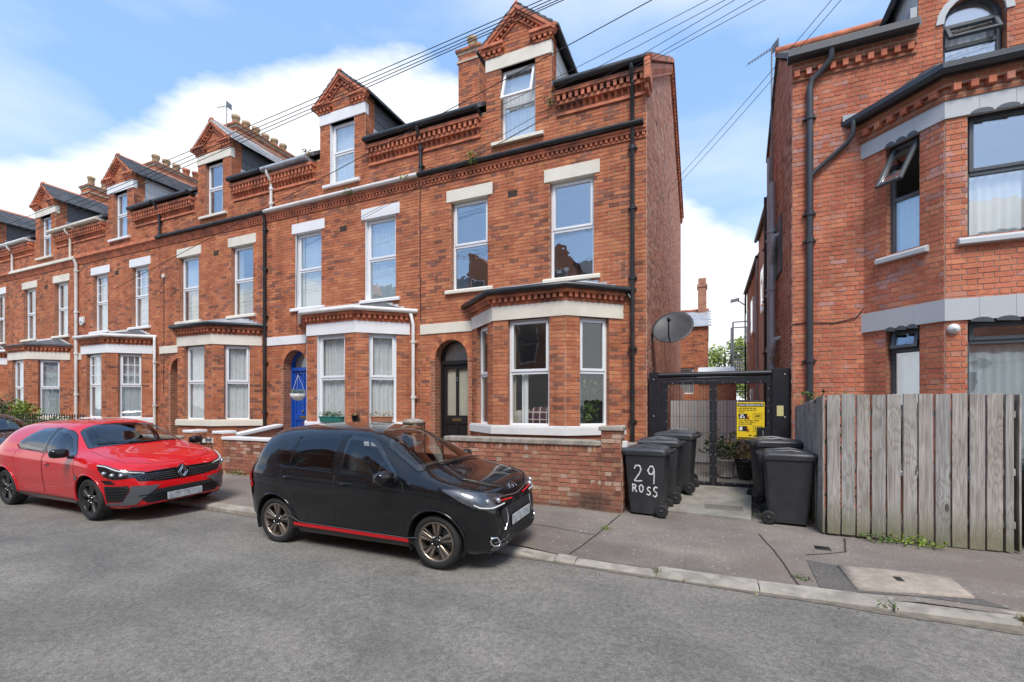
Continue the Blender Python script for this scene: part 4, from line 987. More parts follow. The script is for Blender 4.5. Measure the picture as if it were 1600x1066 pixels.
rw = m.build('wall', [MT['mortar_right'], MT['brick_reveal']], rh); rw['lowvis'] = 1.7
rows(rb, FF, 0, 9.7, rout, rops, rw, 'f', rnd=rr)
# gable beside the alley
GR = (10.6, 8.80)
fr = Fr((RX, 12.2, 0), (0,-1,0), (-1,0,0))
def rog(z):
    a, c = 0., 3.2
    if z > REV:
        c = 3.2-(z-REV)/(GR[1]-REV)*(GR[0]-FY); a = (z-REV)/(GR[1]-REV)*(12.2-GR[0])
    return [(a, c)] if c > a else []
m = MB(); backing(m, fr, -.4, GR[1], rog, [], 0, [REV+.06*i for i in range(25)]); rg = m.build('gable_wall', MT['mortar_right'], rh); gb = []
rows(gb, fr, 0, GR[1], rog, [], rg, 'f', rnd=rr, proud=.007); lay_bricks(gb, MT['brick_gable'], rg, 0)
m = MB()
for (y0,z0,y1,z1) in ((FY-.14, REV+.06, GR[0], GR[1]+.12), (GR[0], GR[1]+.12, 12.35, REV+.02)):
    for xa, xb in ((RX-.05, DCX-DHD-.0), (DCX+DHD, RXE)) if y0 < 10 else ((RX-.05, RXE),):
        m.hexa([(xa,y0,z0-.06),(xb,y0,z0-.06),(xb,y1,z1-.06),(xa,y1,z1-.06)], [(xa,y0,z0+.02),(xb,y0,z0+.02),(xb,y1,z1+.02),(xa,y1,z1+.02)])
        n = 8
        for i in range(n):
            f0, f1 = i/n, min(1, (i+1.12)/n)
            pa, pb = (y0+(y1-y0)*f0, z0+(z1-z0)*f0), (y0+(y1-y0)*f1, z0+(z1-z0)*f1)
            m.hexa([(xa,pa[0],pa[1]+.021),(xb,pa[0],pa[1]+.021),(xb,pb[0],pb[1]+.021),(xa,pb[0],pb[1]+.021)], [(xa,pa[0],pa[1]+.045),(xb,pa[0],pa[1]+.045),(xb,pb[0],pb[1]+.03),(xa,pb[0],pb[1]+.03)])
rroof = m.build('roof', MT['slate'], rh)
m = MB(); m.tube([(RX-.06,GR[0],GR[1]+.17),(RXE,GR[0],GR[1]+.17)], .08, 8); m.build('ridge_tile', MT['terracotta'], rroof)
m = MB(); m.fbox(FF, RX-.004, DCX-DHD-.02, -.02, .04, 7.28, 7.32); m.fbox(FF, RX-.004, DCX-DHD-.02, -.02, .05, 7.43, 7.60); m.build('eaves_course', MT['brick_reveal'], rh)
for i in range(11):
    v = MB(); s = RX+.02+i*.168
    if s > DCX-DHD-.1: break
    v.fbox(FF, s, s+.075, .0, .10, 7.325, 7.425); v.build('eaves_brick', MT['brick_right'], rh)
m = MB(); m.box(RX-.08, DCX-DHD-.05, FY-.2, FY-.02, 7.59, 7.64); m.tube([(RX-.09, FY-.17, 7.64),(DCX-DHD-.05, FY-.17, 7.64)], .065, 10); m.box(RX-.09, DCX-DHD-.05, FY-.235, FY-.225, 7.60, 7.70); m.build('gutter', MT['gutter_grey'], rh)
# dormer side roof edge, flashing, arch
m = MB()
for sg in (-1, 1):
    e = V(DCX+sg*(DHD+.16), FY-.1, 8.55); ap = V(DCX, FY-.1, 9.85)
    t = (ap-e).normalized(); m.bar(e+V(0,1.0,0), ap+V(0,1.0,0), 2.2, .08, (0,0,1))
m.build('dormer_roof', MT['slate'], rh)
for sg in (-1, 1):
    m = MB(); x = DCX+sg*(DHD-.03); m.prism([(x-.03,FY+.02,REV),(x-.03,FY+.02,8.75),(x-.03,10.4,8.85)], (.06,0,0)); m.build('dormer_cheek', MT['panel_grey'], rh)
m = MB(); m.box(DCX-DHD-.09, DCX-DHD-.005, FY+.01, FY+.3, 7.72, 8.02); m.build('lead_flashing', MT['lead'], rh)
m = MB(); nv = 10
for i in range(nv):
    a, c = math.pi*i/nv, math.pi*(i+1)/nv; q = [(DCX+r_*math.cos(t), 7.62+r_*math.sin(t)) for r_, t in ((.355,a),(.45,a),(.45,c),(.355,c))]
    m.hexa([FF.p(x,z,0) for x, z in q], [FF.p(x,z,.03) for x, z in q])
m.build('arch_moulding', MT['paint_grey'], rh)
# bay
rk_ = dict(front=RB_, wall=FY)
pts = [V(*p, 0) for p in bay_pts(RC, RHF, RRUN, 0)]
frs = [(Fr(pts[0], pts[1]-pts[0], (-BD,-RRUN,0)), (pts[1]-pts[0]).length), (Fr(pts[1], pts[2]-pts[1], (0,-1,0)), 2*RHF), (Fr(pts[2], pts[3]-pts[2], (BD,-RRUN,0)), (pts[3]-pts[2]).length)]
rbw = MB(); rbo = []
for i, (f_, ln) in enumerate(frs):
    c0, w_ = (ln*.5 + (.0 if i != 0 else .015), .44) if i != 1 else (ln/2, 1.32)
    q = [('r', c0-w_/2, c0+w_/2, 4.10, 5.80), ('r', c0-w_/2, c0+w_/2, .85, 2.975)]; rbo.append((c0, w_, q))
    backing(rbw, f_, -.4, 6.25, lambda z: [(0, ln)], q)
    for k_ in q: reveal(rbw, f_, k_[1], k_[2], k_[3], k_[4], .11, 1)
rbwo = rbw.build('bay_wall', [MT['mortar_right'], MT['brick_reveal']], rh); rbwo['lowvis'] = 1.75
for i, (f_, ln) in enumerate(frs): rows(rb, f_, 0, 6.25, lambda z: [(0, ln)], rbo[i][2], rbwo, 'f', rnd=rr)
for z0, z1 in ((5.775, 6.02), (2.975, 3.275)):
    # the band is made of boards butted end to end
    O = bay_pts(RC, RHF, RRUN, .035); I = bay_pts(RC, RHF, RRUN, -.03)
    for i in range(3):
        nb = (3, 5, 3)[i]
        for j in range(nb):
            v = MB(); L_ = lambda P, f: (P[i][0]+(P[i+1][0]-P[i][0])*f, P[i][1]+(P[i+1][1]-P[i][1])*f)
            f0, f1 = j/nb+(.0008 if j else 0), (j+1)/nb-(.0008 if j < nb-1 else 0)
            q = [L_(O,f0), L_(O,f1), L_(I,f1), L_(I,f0)]; v.hexa([(x,y,z0) for x, y in q], [(x,y,z1) for x, y in q]); v.build('band_panel', MT['paint_grey'], rh)
for i, (f_, ln) in enumerate(frs):
    c0, w_, q = rbo[i]; ns = 3 if w_ < 1 else 5
    for z in (5.80, 2.975):
        for j in range(ns):
            a = c0-w_/2+w_*(j+.5)/ns; hw = w_/ns*.46; m = MB()
            m.prism([f_.p(a+hw*math.cos(t), z-.05+.055*math.sin(t)+(.02 if math.sin(t) > 0 else 0), .036) for t in [math.pi*k/8 for k in range(9)]], f_.n*.014); m.build('scalloped_trim', MT['upvc_grey'], rh)
m = MB(); bay_band(m, RC, RHF, RRUN, -.03, .05, 6.02, 6.10, **rk_); bay_band(m, RC, RHF, RRUN, -.03, .06, 6.20, 6.34, **rk_); bay_band(m, RC, RHF, RRUN, -.03, .02, 6.10, 6.20, **rk_); m.build('eaves_course', MT['brick_reveal'], rh)
for i, (f_, ln) in enumerate(frs):
    n = int(ln/.168)
    for j in range(n):
        s = ln*(j+.5)/n; v = MB(); v.fbox(f_, s-.04, s+.04, .02, .12, 6.105, 6.198); v.build('eaves_brick', MT['brick_right'], rh)
gp = bay_pts(RC, RHF, RRUN, .17)
m = MB(); m.tube([(*p, 6.385) for p in gp], .062, 10); bay_band(m, RC, RHF, RRUN, .06, .10, 6.335, 6.40, **rk_); bay_band(m, RC, RHF, RRUN, .222, .235, 6.37, 6.445, **rk_); m.build('bay_gutter', MT['gutter_grey'], rh)
rp = bay_pts(RC, RHF, RRUN, .15); zt = 7.02
m = MB(); lo = [(*p, 6.41) for p in rp]; hi = [(RC-.75, FY-.01, zt), (RC+.75, FY-.01, zt)]
m.add(lo+hi, [(1,2,5,4),(0,1,4),(2,3,5),(0,4,5,3),(3,2,1,0)])
def lerp(a, b_, f): return Vector(a)*(1-f)+Vector(b_)*f
for (a, b_, c, d) in ((lo[0],lo[1],hi[0],hi[0]), (lo[1],lo[2],hi[1],hi[0])):
    n = 6
    for i in range(n):
        f0, f1 = i/n, (i+1.1)/n if i < n-1 else 1
        m.hexa([lerp(a,d,f0)+V(0,0,.002), lerp(b_,c,f0)+V(0,0,.002), lerp(b_,c,f1)+V(0,0,.002), lerp(a,d,f1)+V(0,0,.002)], [lerp(a,d,f0)+V(0,0,.028), lerp(b_,c,f0)+V(0,0,.028), lerp(b_,c,f1)+V(0,0,.012), lerp(a,d,f1)+V(0,0,.012)])
rbr = m.build('bay_roof', MT['slate'], rh)
m = MB(); m.box(2.02, 2.32, FY-.05, FY-.008, 6.43, 6.53); m.build('lead_flashing', MT['lead'], rh)
moss = MB(); rm = random.Random(4)
for i in range(60): f = rm.random(); p = lerp(lo[1], lo[2], f*.7) + V(rm.uniform(-.1,.1), rm.uniform(.05,.3), rm.uniform(.06,.12)); moss.lathe([(0,-.01),(.03,0),(.022,.02),(0,.03)], p, 'z', 6)
moss.build('moss', MT['leaf_dark'], rbr, kind='stuff')
# windows
def rsill(f_, c0, w_, z): 
    v = MB(); v.prism([f_.p(c0-w_/2, zz, d) for d, zz in ((-.11,z-.10),(.09,z-.10),(.09,z-.035),(.05,z-.005),(-.11,z+.01))], f_.s*w_); v.build('window_sill', MT['paint_grey'], rh, bevel=.006)
for i, (f_, ln) in enumerate(frs):
    c0, w_, q = rbo[i]
    rsill(f_, c0, w_+.24, 4.10); rsill(f_, c0, w_+.24, .85)
    if i == 1:
        window(rh, f_, c0, w_, 4.10, 5.80, .09, .53, 'upvc_grey', 0, [(.0,.48,0,.55,'curtain_white'),(.52,1,0,.55,'curtain_white')])
        window(rh, f_, c0, w_, .85, 2.975, .09, .86, 'upvc_grey', 0, [(.05,.8,0,.84,'curtain_grey'),(.8,1,0,.84,'curtain_white')])
    else:
        window(rh, f_, c0, w_, 4.10, 5.80, .09, .50, 'upvc_grey', 32 if i == 0 else 0, [(0,1,0,.48,'curtain_white')])
        window(rh, f_, c0, w_, .85, 2.975, .09, .84, 'upvc_grey', 16 if i == 0 else 0, [(.25,1,0,.8,'curtain_grey')])
window(rh, FF, DCX, .70, 6.72, 7.66, .10, .62, 'upvc_grey', 30, [(0,1,0,1,'curtain_white')])
m = MB(); m.prism([FF.p(DCX+.345*math.cos(math.pi*k/12), 7.665+.315*math.sin(math.pi*k/12), -.13) for k in range(13)], (0,.012,0)); m.build('arched_pane', MT['glass'], rh)
m = MB()
for k in range(12):
    a, c = math.pi*k/12, math.pi*(k+1)/12; q = [(DCX+r_*math.cos(t), 7.64+r_*math.sin(t)) for r_, t in ((.30,a),(.36,a),(.36,c),(.30,c))]; m.hexa([FF.p(x,z,-.16) for x, z in q], [FF.p(x,z,-.10) for x, z in q])
m.build('arched_frame', MT['upvc_grey'], rh)
m = MB(); m.add([FF.p(DCX-.5,7.6,-.2),FF.p(DCX+.5,7.6,-.2),FF.p(DCX+.5,8.1,-.2),FF.p(DCX-.5,8.1,-.2)],[(0,1,2,3)]); m.build('blind', MT['curtain_white'], rh)
m = MB(); roombox(m, FF, DCX-.6, DCX+.6, 6.6, 8.2, -.19, -1.2); roombox(m, FF, RC-1.5, RC+1.5, 3.6, 6.1, -.02, -2.8); roombox(m, FF, RC-1.5, RC+1.5, .3, 3.3, -.02, -2.8)
m.add([(p.x,p.y,6.2) for p in pts], [(0,1,2,3)]); m.add([(p.x,p.y,3.45) for p in pts], [(0,1,2,3)]); m.build('interior', MT['room'], rh)
lay_bricks(rb, MT['brick_right'], rw, 300)
# rainwater pipe with its branch from the bay
dpx = 1.56
downpipe(rh, [(dpx+.28, FY-.17, 7.60),(dpx+.28, FY-.15, 7.46),(dpx+.20, FY-.10, 7.36),(dpx+.03, FY-.075, 7.22),(dpx, FY-.075, 7.1),(dpx, FY-.075, .15)], .048, 'gutter_grey', (6.6, 5.0, 4.55, 2.55))
downpipe(rh, [(2.14,8.86,6.36),(2.14,8.86,6.16),(2.06,8.93,6.05),(1.62,8.925,5.68),(dpx+.01,8.925,5.60)], .036, 'gutter_grey')
m = MB(); c0 = frs[1][0].p(.085, 2.86, 0); m.lathe([(.0,0),(.075,0),(.07,.03),(.055,.06),(.0,.085)], c0, 'y', 16); m.build('wall_lamp', MT['plastic_white'], rh)
# wires clipped along the brick
m = MB(); m.tube([(RX+.0,8.985,3.18),(1.55,8.975,3.2),(1.9,8.98,3.16),(2.2,8.975,3.22),(2.3,8.97,3.36)], .008, 5); m.build('clipped_wire', MT['cable'], rh)
# soil pipes down the gable
for (y, r, z1, mt_) in ((10.75,.055,6.4,'soil_pipe'),(11.35,.035,7.2,'soil_pipe'),(11.95,.035,6.6,'gutter_black')):
    downpipe(rh, [(RX-.10,y,z1),(RX-.10,y,.15)], r, mt_, (5.4,4.2,3.0,1.8))
for z in (5.05, 3.0): 
    v = MB(); v.tube([(RX-.10,10.75,z-.35),(RX-.11,10.55,z-.12),(RX-.11,10.42,z),(RX-.10,10.38,z+.12),(RX+.02,10.36,z+.14)], .05, 8); v.tube([(RX-.11,10.58,z-.15),(RX-.11,10.62,z-.2)], .068, 8); v.build('waste_branch', MT['soil_pipe'], rh)
# flue and window down the side
m = MB(); m.box(RX-.04, RX-.004, 10.1, 10.9, 4.4, 5.5); m.build('side_window', MT['upvc_grey'], rh)

# rear wing and rendered outbuildings behind it
rear = root('rear_extension', 'long rear wing of pink render with black pipes running back along the alley', 'building', (2.5, 16, 0))
m = MB(); m.box(1.40, 5, 12.25, 15.5, -.3, 6.75); m.build('wall', MT['render_pink'], rear)
m = MB(); m.box(1.44, 5, 15.5, 20.5, -.3, 6.3); m.build('rear_wall', MT['brick_far'], rear)
m = MB(); m.hexa([(1.34,12.25,6.75),(5,12.25,6.75),(5,15.5,6.75),(1.34,15.5,6.75)],[(1.34,12.25,6.85),(5,12.25,8.4),(5,15.5,8.4),(1.34,15.5,6.85)]); m.hexa([(1.38,15.5,6.3),(5,15.5,6.3),(5,20.6,6.3),(1.38,20.6,6.3)],[(1.38,15.5,6.4),(5,15.5,7.8),(5,20.6,7.8),(1.38,20.6,6.4)]); m.build('roof', MT['slate'], rear)
for y, z, mt_ in ((12.7,6.7,'gutter_black'),(15.6,6.25,'soil_pipe'),(20.2,6.25,'gutter_black')): downpipe(rear, [(1.38,y,z),(1.36,y,z-.2),(1.36,y,.1)], .035, mt_)
m = MB(); m.tube([(1.32,12.3,6.75),(1.32,15.5,6.75)], .05, 8); m.tube([(1.35,15.55,6.3),(1.35,20.5,6.3)], .05, 8); m.build('gutter', MT['gutter_black'], rear)
for y, z in ((13.4,4.3),(16.9,4.2),(19.2,4.2),(17.5,1.2)):
    v = MB(); v.box(1.36 if y > 15 else 1.33, 1.46, y, y+.8, z, z+1.2); f = v.build('window', MT['upvc'], rear); v = MB(); v.box(1.35 if y > 15 else 1.32, 1.4, y+.07, y+.73, z+.07, z+1.13); v.build('pane', MT['glass'], f)

# ------------------------------------------------------------------ garden walls
def brick_wall(name, label, fr, ln, z0, z1, th, mat, mort, cap, singles, bond='f', soldier=False, piers=(), capmat='stone_cap', capover=.04, group=None, hide=None, ends=True):
    o = root(name, label, 'garden wall', tuple(fr.p(ln/2, 0, 0)), group=group); lst = []; rw_ = random.Random(sum(map(ord, label)))
    def o2(z): return [(0, ln)]
    m = MB(); m.fbox(fr, 0, ln, -th+.006, 0, z0-.3, z1)
    core = m.build('wall', MT[mort], o)
    zt = z1-(.11 if soldier else 0)
    rows(lst, fr, z0, zt, o2, [], core, bond, rnd=rw_, proud=.010)
    if soldier:
        n = int(ln/.078)
        for i in range(n):
            s = ln*i/n; lst.append((fr, s+.006, s+ln/n-.006, zt+.004, z1-.004, .010+rw_.uniform(-.004,.005), core))
    if ends:
        f2 = Fr(fr.p(ln,0,0), -fr.n, fr.s); rows(lst, f2, z0, z1, lambda z: [(0, th)], [], core, bond, rnd=rw_, proud=.008)
        f3 = Fr(fr.p(0,0,-th), fr.n, -fr.s); rows(lst, f3, z0, z1, lambda z: [(0, th)], [], core, bond, rnd=rw_, proud=.008)
    for (s0, s1, zp, ch) in piers:
        pm = MB(); pm.fbox(fr, s0, s1, -th-.03, .02, z0-.3, zp); po = pm.build('pier', MT[mort], o); pf = Fr(fr.p(s0,0,.02), fr.s, fr.n)
        rows(lst, pf, z0, zp, lambda z: [(0, s1-s0)], [], po, bond, rnd=rw_, proud=.010)
        pf2 = Fr(fr.p(s1,0,.02), -fr.n, fr.s); rows(lst, pf2, z0, zp, lambda z: [(0, th+.05)], [], po, bond, rnd=rw_, proud=.010)
        cm_ = MB(); cm_.fbox(fr, s0-.035, s1+.035, -th-.065, .06, zp, zp+ch); cm_.build('pier_cap', MT[capmat], o, bevel=.012)
    if cap:
        ss = sorted((p[0], p[1]) for p in piers); cur = 0; seg = []
        for a, c in ss: seg.append((cur, a)); cur = c
        seg.append((cur, ln))
        for a, c in seg:
            if c-a < .05: continue
            nst = max(1, round((c-a)/1.0))
            for i in range(nst):
                v = MB(); x0, x1 = a+(c-a)*i/nst+.003, a+(c-a)*(i+1)/nst-.003; j = rw_.uniform(-.004,.004)
                v.fbox(fr, x0, x1, -th-capover, capover+j, z1, z1+cap); v.build('coping_stone', MT[capmat], o, bevel=.012)
    lay_bricks(lst, MT[mat], core, singles)
    return o
WY = 7.27
g1 = brick_wall('garden_wall', 'weathered brick garden wall with grey coping before the house with the black door', Fr((-4.5, WY, 0), (1,0,0), (0,-1,0)), 3.26, .04, 1.15, .22, 'brick_garden', 'mortar_garden', .085, 300, 'f', True, piers=[(2.93, 3.245, 1.40, .07)], hide=None)
# weep hole with its wet stain, and the side wall running back to the house
m = MB(); fr = Fr((-4.5, WY, 0), (1,0,0), (0,-1,0)); c0 = fr.p(2.66, .47, .012); m.lathe([(.0,0),(.03,0),(.034,-.004),(.034,-.02)], c0, 'y', 12); m.build('weep_hole', MT['soil'], g1)
side = brick_wall('garden_wall', 'short side wall with slanting coping between garden and black gate', Fr((-1.27, WY+.26, 0), (0,1,0), (1,0,0)), 1.4, .08, 1.02, .20, 'brick_garden', 'mortar_garden', .08, 60, 'f', ends=False)
g0 = brick_wall('garden_wall', 'brick gate pier with a round stone cap behind the black car', Fr((-5.45, WY, 0), (1,0,0), (0,-1,0)), .30, .05, 1.45, .30, 'brick_garden', 'mortar_garden', 0, 0, ends=True)
m = MB(); m.lathe([(.0,0),(.20,0),(.215,.03),(.20,.06),(.12,.09),(0,.1)], (-5.30, WY+.15, 1.45), 'z', 16); m.build('pier_cap', MT['stone_cap'], g0)
g2 = brick_wall('garden_wall', 'brick garden wall with white coping before the house with the blue door', Fr((-10.62, WY, 0), (1,0,0), (0,-1,0)), 5.0, .12, .985, .20, 'brick_garden', 'mortar_garden', .075, 180, 's', capmat='paint_white', piers=[(.0,.24,.985,.075)])
m = MB(); m.hexa([(-10.9,WY+.25,.2),(-10.72,WY+.25,.2),(-10.72,FY-.05,.2),(-10.9,FY-.05,.2)], [(-10.9,WY+.25,1.0),(-10.72,WY+.25,1.0),(-10.72,FY-.05,1.22),(-10.9,FY-.05,1.22)])
g2s = root('garden_wall', 'low party wall with sloping white coping beside the blue door', 'garden wall', (-10.8, 8.2, 0)); m.build('wall', MT['brick_reveal'], g2s)
m = MB(); m.hexa([(-10.95,WY+.22,1.0),(-10.67,WY+.22,1.0),(-10.67,FY-.05,1.222),(-10.95,FY-.05,1.222)], [(-10.95,WY+.22,1.08),(-10.67,WY+.22,1.08),(-10.67,FY-.05,1.30),(-10.95,FY-.05,1.30)]); m.build('coping', MT['paint_white'], g2s, bevel=.01)
brick_wall('garden_wall', 'square brick gate pier to the left of the small iron garden gate', Fr((-12.15, WY, 0), (1,0,0), (0,-1,0)), .40, .12, 1.12, .30, 'brick_terrace', 'mortar', .07, 0, 's', capmat='paint_white')
brick_wall('garden_wall', 'square brick gate pier to the right of the small iron garden gate', Fr((-11.02, WY, 0), (1,0,0), (0,-1,0)), .37, .12, 1.12, .30, 'brick_terrace', 'mortar', .07, 0, 's', capmat='paint_white')
brick_wall('garden_wall', 'low brick garden wall behind the red car', Fr((-15.9, WY, 0), (1,0,0), (0,-1,0)), 3.7, .12, .95, .2, 'brick_terrace', 'mortar', .07, 0, 's')
brick_wall('garden_wall', 'far low brick garden wall under the railings and hedge', Fr((-26.2, WY, 0), (1,0,0), (0,-1,0)), 9.6, .15, .72, .2, 'brick_terrace', 'mortar', .08, 0, 's')
# little iron garden gate with scrolls and a white name board
ig = root('garden_gate', 'small wrought iron garden gate with scrolls and a white board', 'gate', (-11.33, WY+.12, .1))
x0, x1, y = -11.68, -11.06, WY+.12
m = MB(); zb, zt = .2, 1.0
m.box(x0,x0+.03,y-.015,y+.015,zb,zt+.06); m.box(x1-.03,x1,y-.015,y+.015,zb,zt+.06); m.box(x0+.03,x1-.03,y-.012,y+.012,zb+.05,zb+.08); m.box(x0+.03,x1-.03,y-.012,y+.012,zt-.16,zt-.13); m.build('gate_frame', MT['iron_black'], ig)
for i in range(7):
    v = MB(); xx = x0+.03+(x1-x0-.06)*(i+.5)/7; v.tube([(xx,y,zb+.08),(xx,y,zt-.16)], .008, 6); v.build('gate_bar', MT['iron_black'], ig)
for sg in (-1, 1):
    v = MB(); cx = (x0+x1)/2; P = []
    for k in range(26): t = k/25*3.6*math.pi; r_ = .012+.055*k/25; P.append((cx+sg*(.075+r_*math.cos(t)), y-.016, zt-.04+r_*math.sin(t)))
    v.tube(P, .007, 5); v.build('gate_scroll', MT['iron_black'], ig)
m = MB(); m.prism([(x0+.06,y,zt-.12),(x1-.05,y,zt-.12),(x1-.05,y,zt-.04),(x1-.2,y,zt+.0),(x0+.25,y,zt+.02),(x0+.06,y,zt-.05)], (0,.012,0)); m.build('name_board', MT['plastic_white'], ig)
# railings on the far wall
fence_r = root('railing', 'black iron railings on the low wall in front of the hedge', 'railing', (-21.5, WY, .7))
m = MB(); m.box(-26, -16.9, WY+.09, WY+.12, 1.32, 1.35); m.box(-26, -16.9, WY+.09, WY+.12, .88, .91); m.build('rail', MT['iron_black'], fence_r)
base_me = None
for i in range(60):
    xx = -25.9+i*.15; v = MB(); v.tube([(0,0,.0),(0,0,.66)], .009, 5); v.lathe([(.0,.76),(.014,.72),(.02,.68),(.006,.65)], (0,0,0), 'z', 5, cap=False)
    if base_me is None: o_ = v.build('railing_bar', MT['iron_black'], fence_r, off=(0,0,0)); base_me = o_.data
    else: o_ = bpy.data.objects.new('railing_bar', base_me); COL.objects.link(o_); o_.parent = fence_r
    o_.location = (xx+21.5, .105, .10)
# handrail bits by the black door
hr = root('handrail', 'short black iron handrail beside the black front door', 'railing', (-5.95, 8.5, .3))
m = MB(); [m.tube([(-6.0+.0, 8.3+.18*i, .3),(-6.0, 8.3+.18*i, 1.38)], .012, 6) for i in range(4)]; m.tube([(-6.0,8.28,1.38),(-6.0,8.88,1.40)], .016, 6); m.build('rail', MT['iron_black'], hr)
sheet('front_garden', [-31,-20,-10,-1.5], [7.45, 8.0, 8.95], lambda x, y: gz(x)+.22, MT['concrete_far'])

# ------------------------------------------------------------------ timber fence
def wood():
    m, t, b = nodes('fence_wood'); tcn = t.nodes.new('ShaderNodeTexCoord'); oi = t.nodes.new('ShaderNodeObjectInfo')
    off = nd(t, 'ShaderNodeCombineXYZ'); t.links.new(mth(t,'MULTIPLY',oi.outputs['Random'],57.), off.inputs[2]); t.links.new(mth(t,'MULTIPLY',oi.outputs['Random'],13.), off.inputs[0])
    va = nd(t, 'ShaderNodeVectorMath', operation='ADD'); t.links.new(tcn.outputs['Object'], va.inputs[0]); t.links.new(off.outputs[0], va.inputs[1])
    def mapn(s): n = nd(t, 'ShaderNodeMapping'); n.inputs['Scale'].default_value = s; t.links.new(va.outputs[0], n.inputs[0]); return n.outputs[0]
    # knots: cells that bend the grain round them
    vo = nd(t, 'ShaderNodeTexVoronoi', Scale=1.0); t.links.new(mapn((5.5,1,2.2)), vo.inputs['Vector'])
    wv = noi(t, mapn((7,2,.45)), 1.0, 3, .5)
    warp = mth(t, 'MULTIPLY', mth(t, 'POWER', mth(t, 'SUBTRACT', 1.0, mth(t, 'MINIMUM', vo.outputs['Distance'], 1.0)), 3.0), 1.3)
    ring = mth(t, 'SINE', mth(t, 'MULTIPLY', mth(t, 'ADD', mth(t, 'ADD', wv, warp), mth(t,'MULTIPLY',noi(t, mapn((30,3,.35)), 1.0, 3),.9)), 19.0))
    fib = noi(t, mapn((120,20,2.2)), 1.0, 5, .7); blot = noi(t, mapn((3,3,1.2)), 1.0, 5, .6)
    c = ramp(t, fib, [(.28,(.21,.20,.185)),(.5,(.36,.345,.325)),(.75,(.52,.505,.485))])
    c = mixc(t, .8, c, ramp(t, mth(t,'MULTIPLY_ADD',ring,.5,.5), [(0,(.74,.71,.68)),(.4,(1.0,1.0,1.0)),(1,(1.08,1.08,1.08))]), 'MULTIPLY')
    kn = mth(t, 'LESS_THAN', vo.outputs['Distance'], .13); sel = nd(t, 'ShaderNodeSeparateColor'); t.links.new(vo.outputs['Color'], sel.inputs[0])
    kn = mth(t, 'MULTIPLY', kn, mth(t, 'GREATER_THAN', sel.outputs[0], .45))
    c = mixc(t, mth(t,'MULTIPLY',kn,.85), c, (.05,.04,.032))
    c = mixc(t, .7, c, ramp(t, blot, [(.32,(.66,.64,.62)),(.62,(1.12,1.12,1.12))]), 'MULTIPLY')
    c = mixc(t, .7, c, ramp(t, oi.outputs['Random'], [(0,(.82,.84,.86)),(.5,(1,.99,.97)),(1,(1.1,1.0,.92))]), 'MULTIPLY')
    # green algae and splash-back soil near the ground (dirt with a shape of its own)
    sz = nd(t, 'ShaderNodeSeparateXYZ'); t.links.new(tcn.outputs['Object'], sz.inputs[0])
    low = mth(t, 'MULTIPLY', mth(t, 'MINIMUM', mth(t, 'MAXIMUM', mth(t, 'SUBTRACT', mth(t,'MULTIPLY_ADD',blot,.7,.12), sz.outputs[2]), 0), .4), 1.9)
    c = mixc(t, low, c, (.15,.145,.07))
    t.links.new(c, b.inputs['Base Color']); b.inputs['Roughness'].default_value = .85
    bump(t, b, mth(t,'ADD',mth(t,'MULTIPLY',ring,.4),fib), .5, .004)
wood()
fe = root('timber_fence', 'weathered grey vertical board fence in front of the right house', 'fence', (2.3, 7.2, .1))
rf_ = random.Random(9)
def board(p0, sd, nd_, wd, z0, z1, par):
    f_ = Fr((0,0,0), sd, nd_); v = MB(); n = 8; vs = []; bow = rf_.uniform(-.006,.006); tl = rf_.uniform(-.004,.004)
    for i in range(n+1):
        z = (z1-z0)*i/n; k = bow*math.sin(math.pi*i/n); e = tl*i/n
        j = .004 if 0 < i < n else 0
        for (s, d) in ((-wd/2+e,0),(-wd/2+e+.003,.02),(wd/2+e-.003,.02),(wd/2+e,0)): vs.append(f_.p(s+rf_.uniform(-.001,.001), z+(rf_.uniform(-.004,.004) if i == n else 0), d+k))
    fs = [(i*4+a, i*4+(a+1)%4, (i+1)*4+(a+1)%4, (i+1)*4+a) for i in range(n) for a in range(4)] + [(3,2,1,0), (n*4,n*4+1,n*4+2,n*4+3)]
    v.add(vs, fs); o_ = v.build('fence_board', MT['fence_wood'], par, off=(0,0,0)); o_.location = Vector(p0)+V(0,0,z0)-Vector(par.location); return o_
FBY = 7.2; bx = 1.445
for i in range(12):
    wd = .150 if i < 11 else .085; g_ = .022 if i else 0
    cx = bx+.157/2+i*.1585
    if i == 11: cx = bx+11*.1585+.05
    board((cx, FBY-.006*(i%2), 0), (1,0,0), (0,-1,0), wd-rf_.uniform(0,.012), pz(cx,FBY)+.035-.02*(i/11)+rf_.uniform(-.01,.01), 1.945+rf_.uniform(-.008,.008), fe)
for i in range(13):
    yy = FBY+.06+i*.128; board((1.425-.006*i, yy, 0), (0,-1,0), (-1,0,0), .12, pz(1.4,7.3)+.03, 1.93-.012*i+rf_.uniform(-.008,.008), fe)
for i in range(8): board((3.33, FBY+.07+i*.16, 0), (0,1,0), (1,0,0), .15, pz(3.3,7.2)+.02, 1.93, fe)
for z in (.40, 1.02, 1.70):
    m = MB(); m.box(1.46, 3.30, FBY+.004, FBY+.05, z-.04, z+.04); m.build('fence_rail', MT['fence_wood'], fe)
for x in (1.50, 3.26):
    m = MB(); m.box(x-.04, x+.04, FBY+.05, FBY+.13, .02, 1.88); m.build('fence_post', MT['fence_wood'], fe)

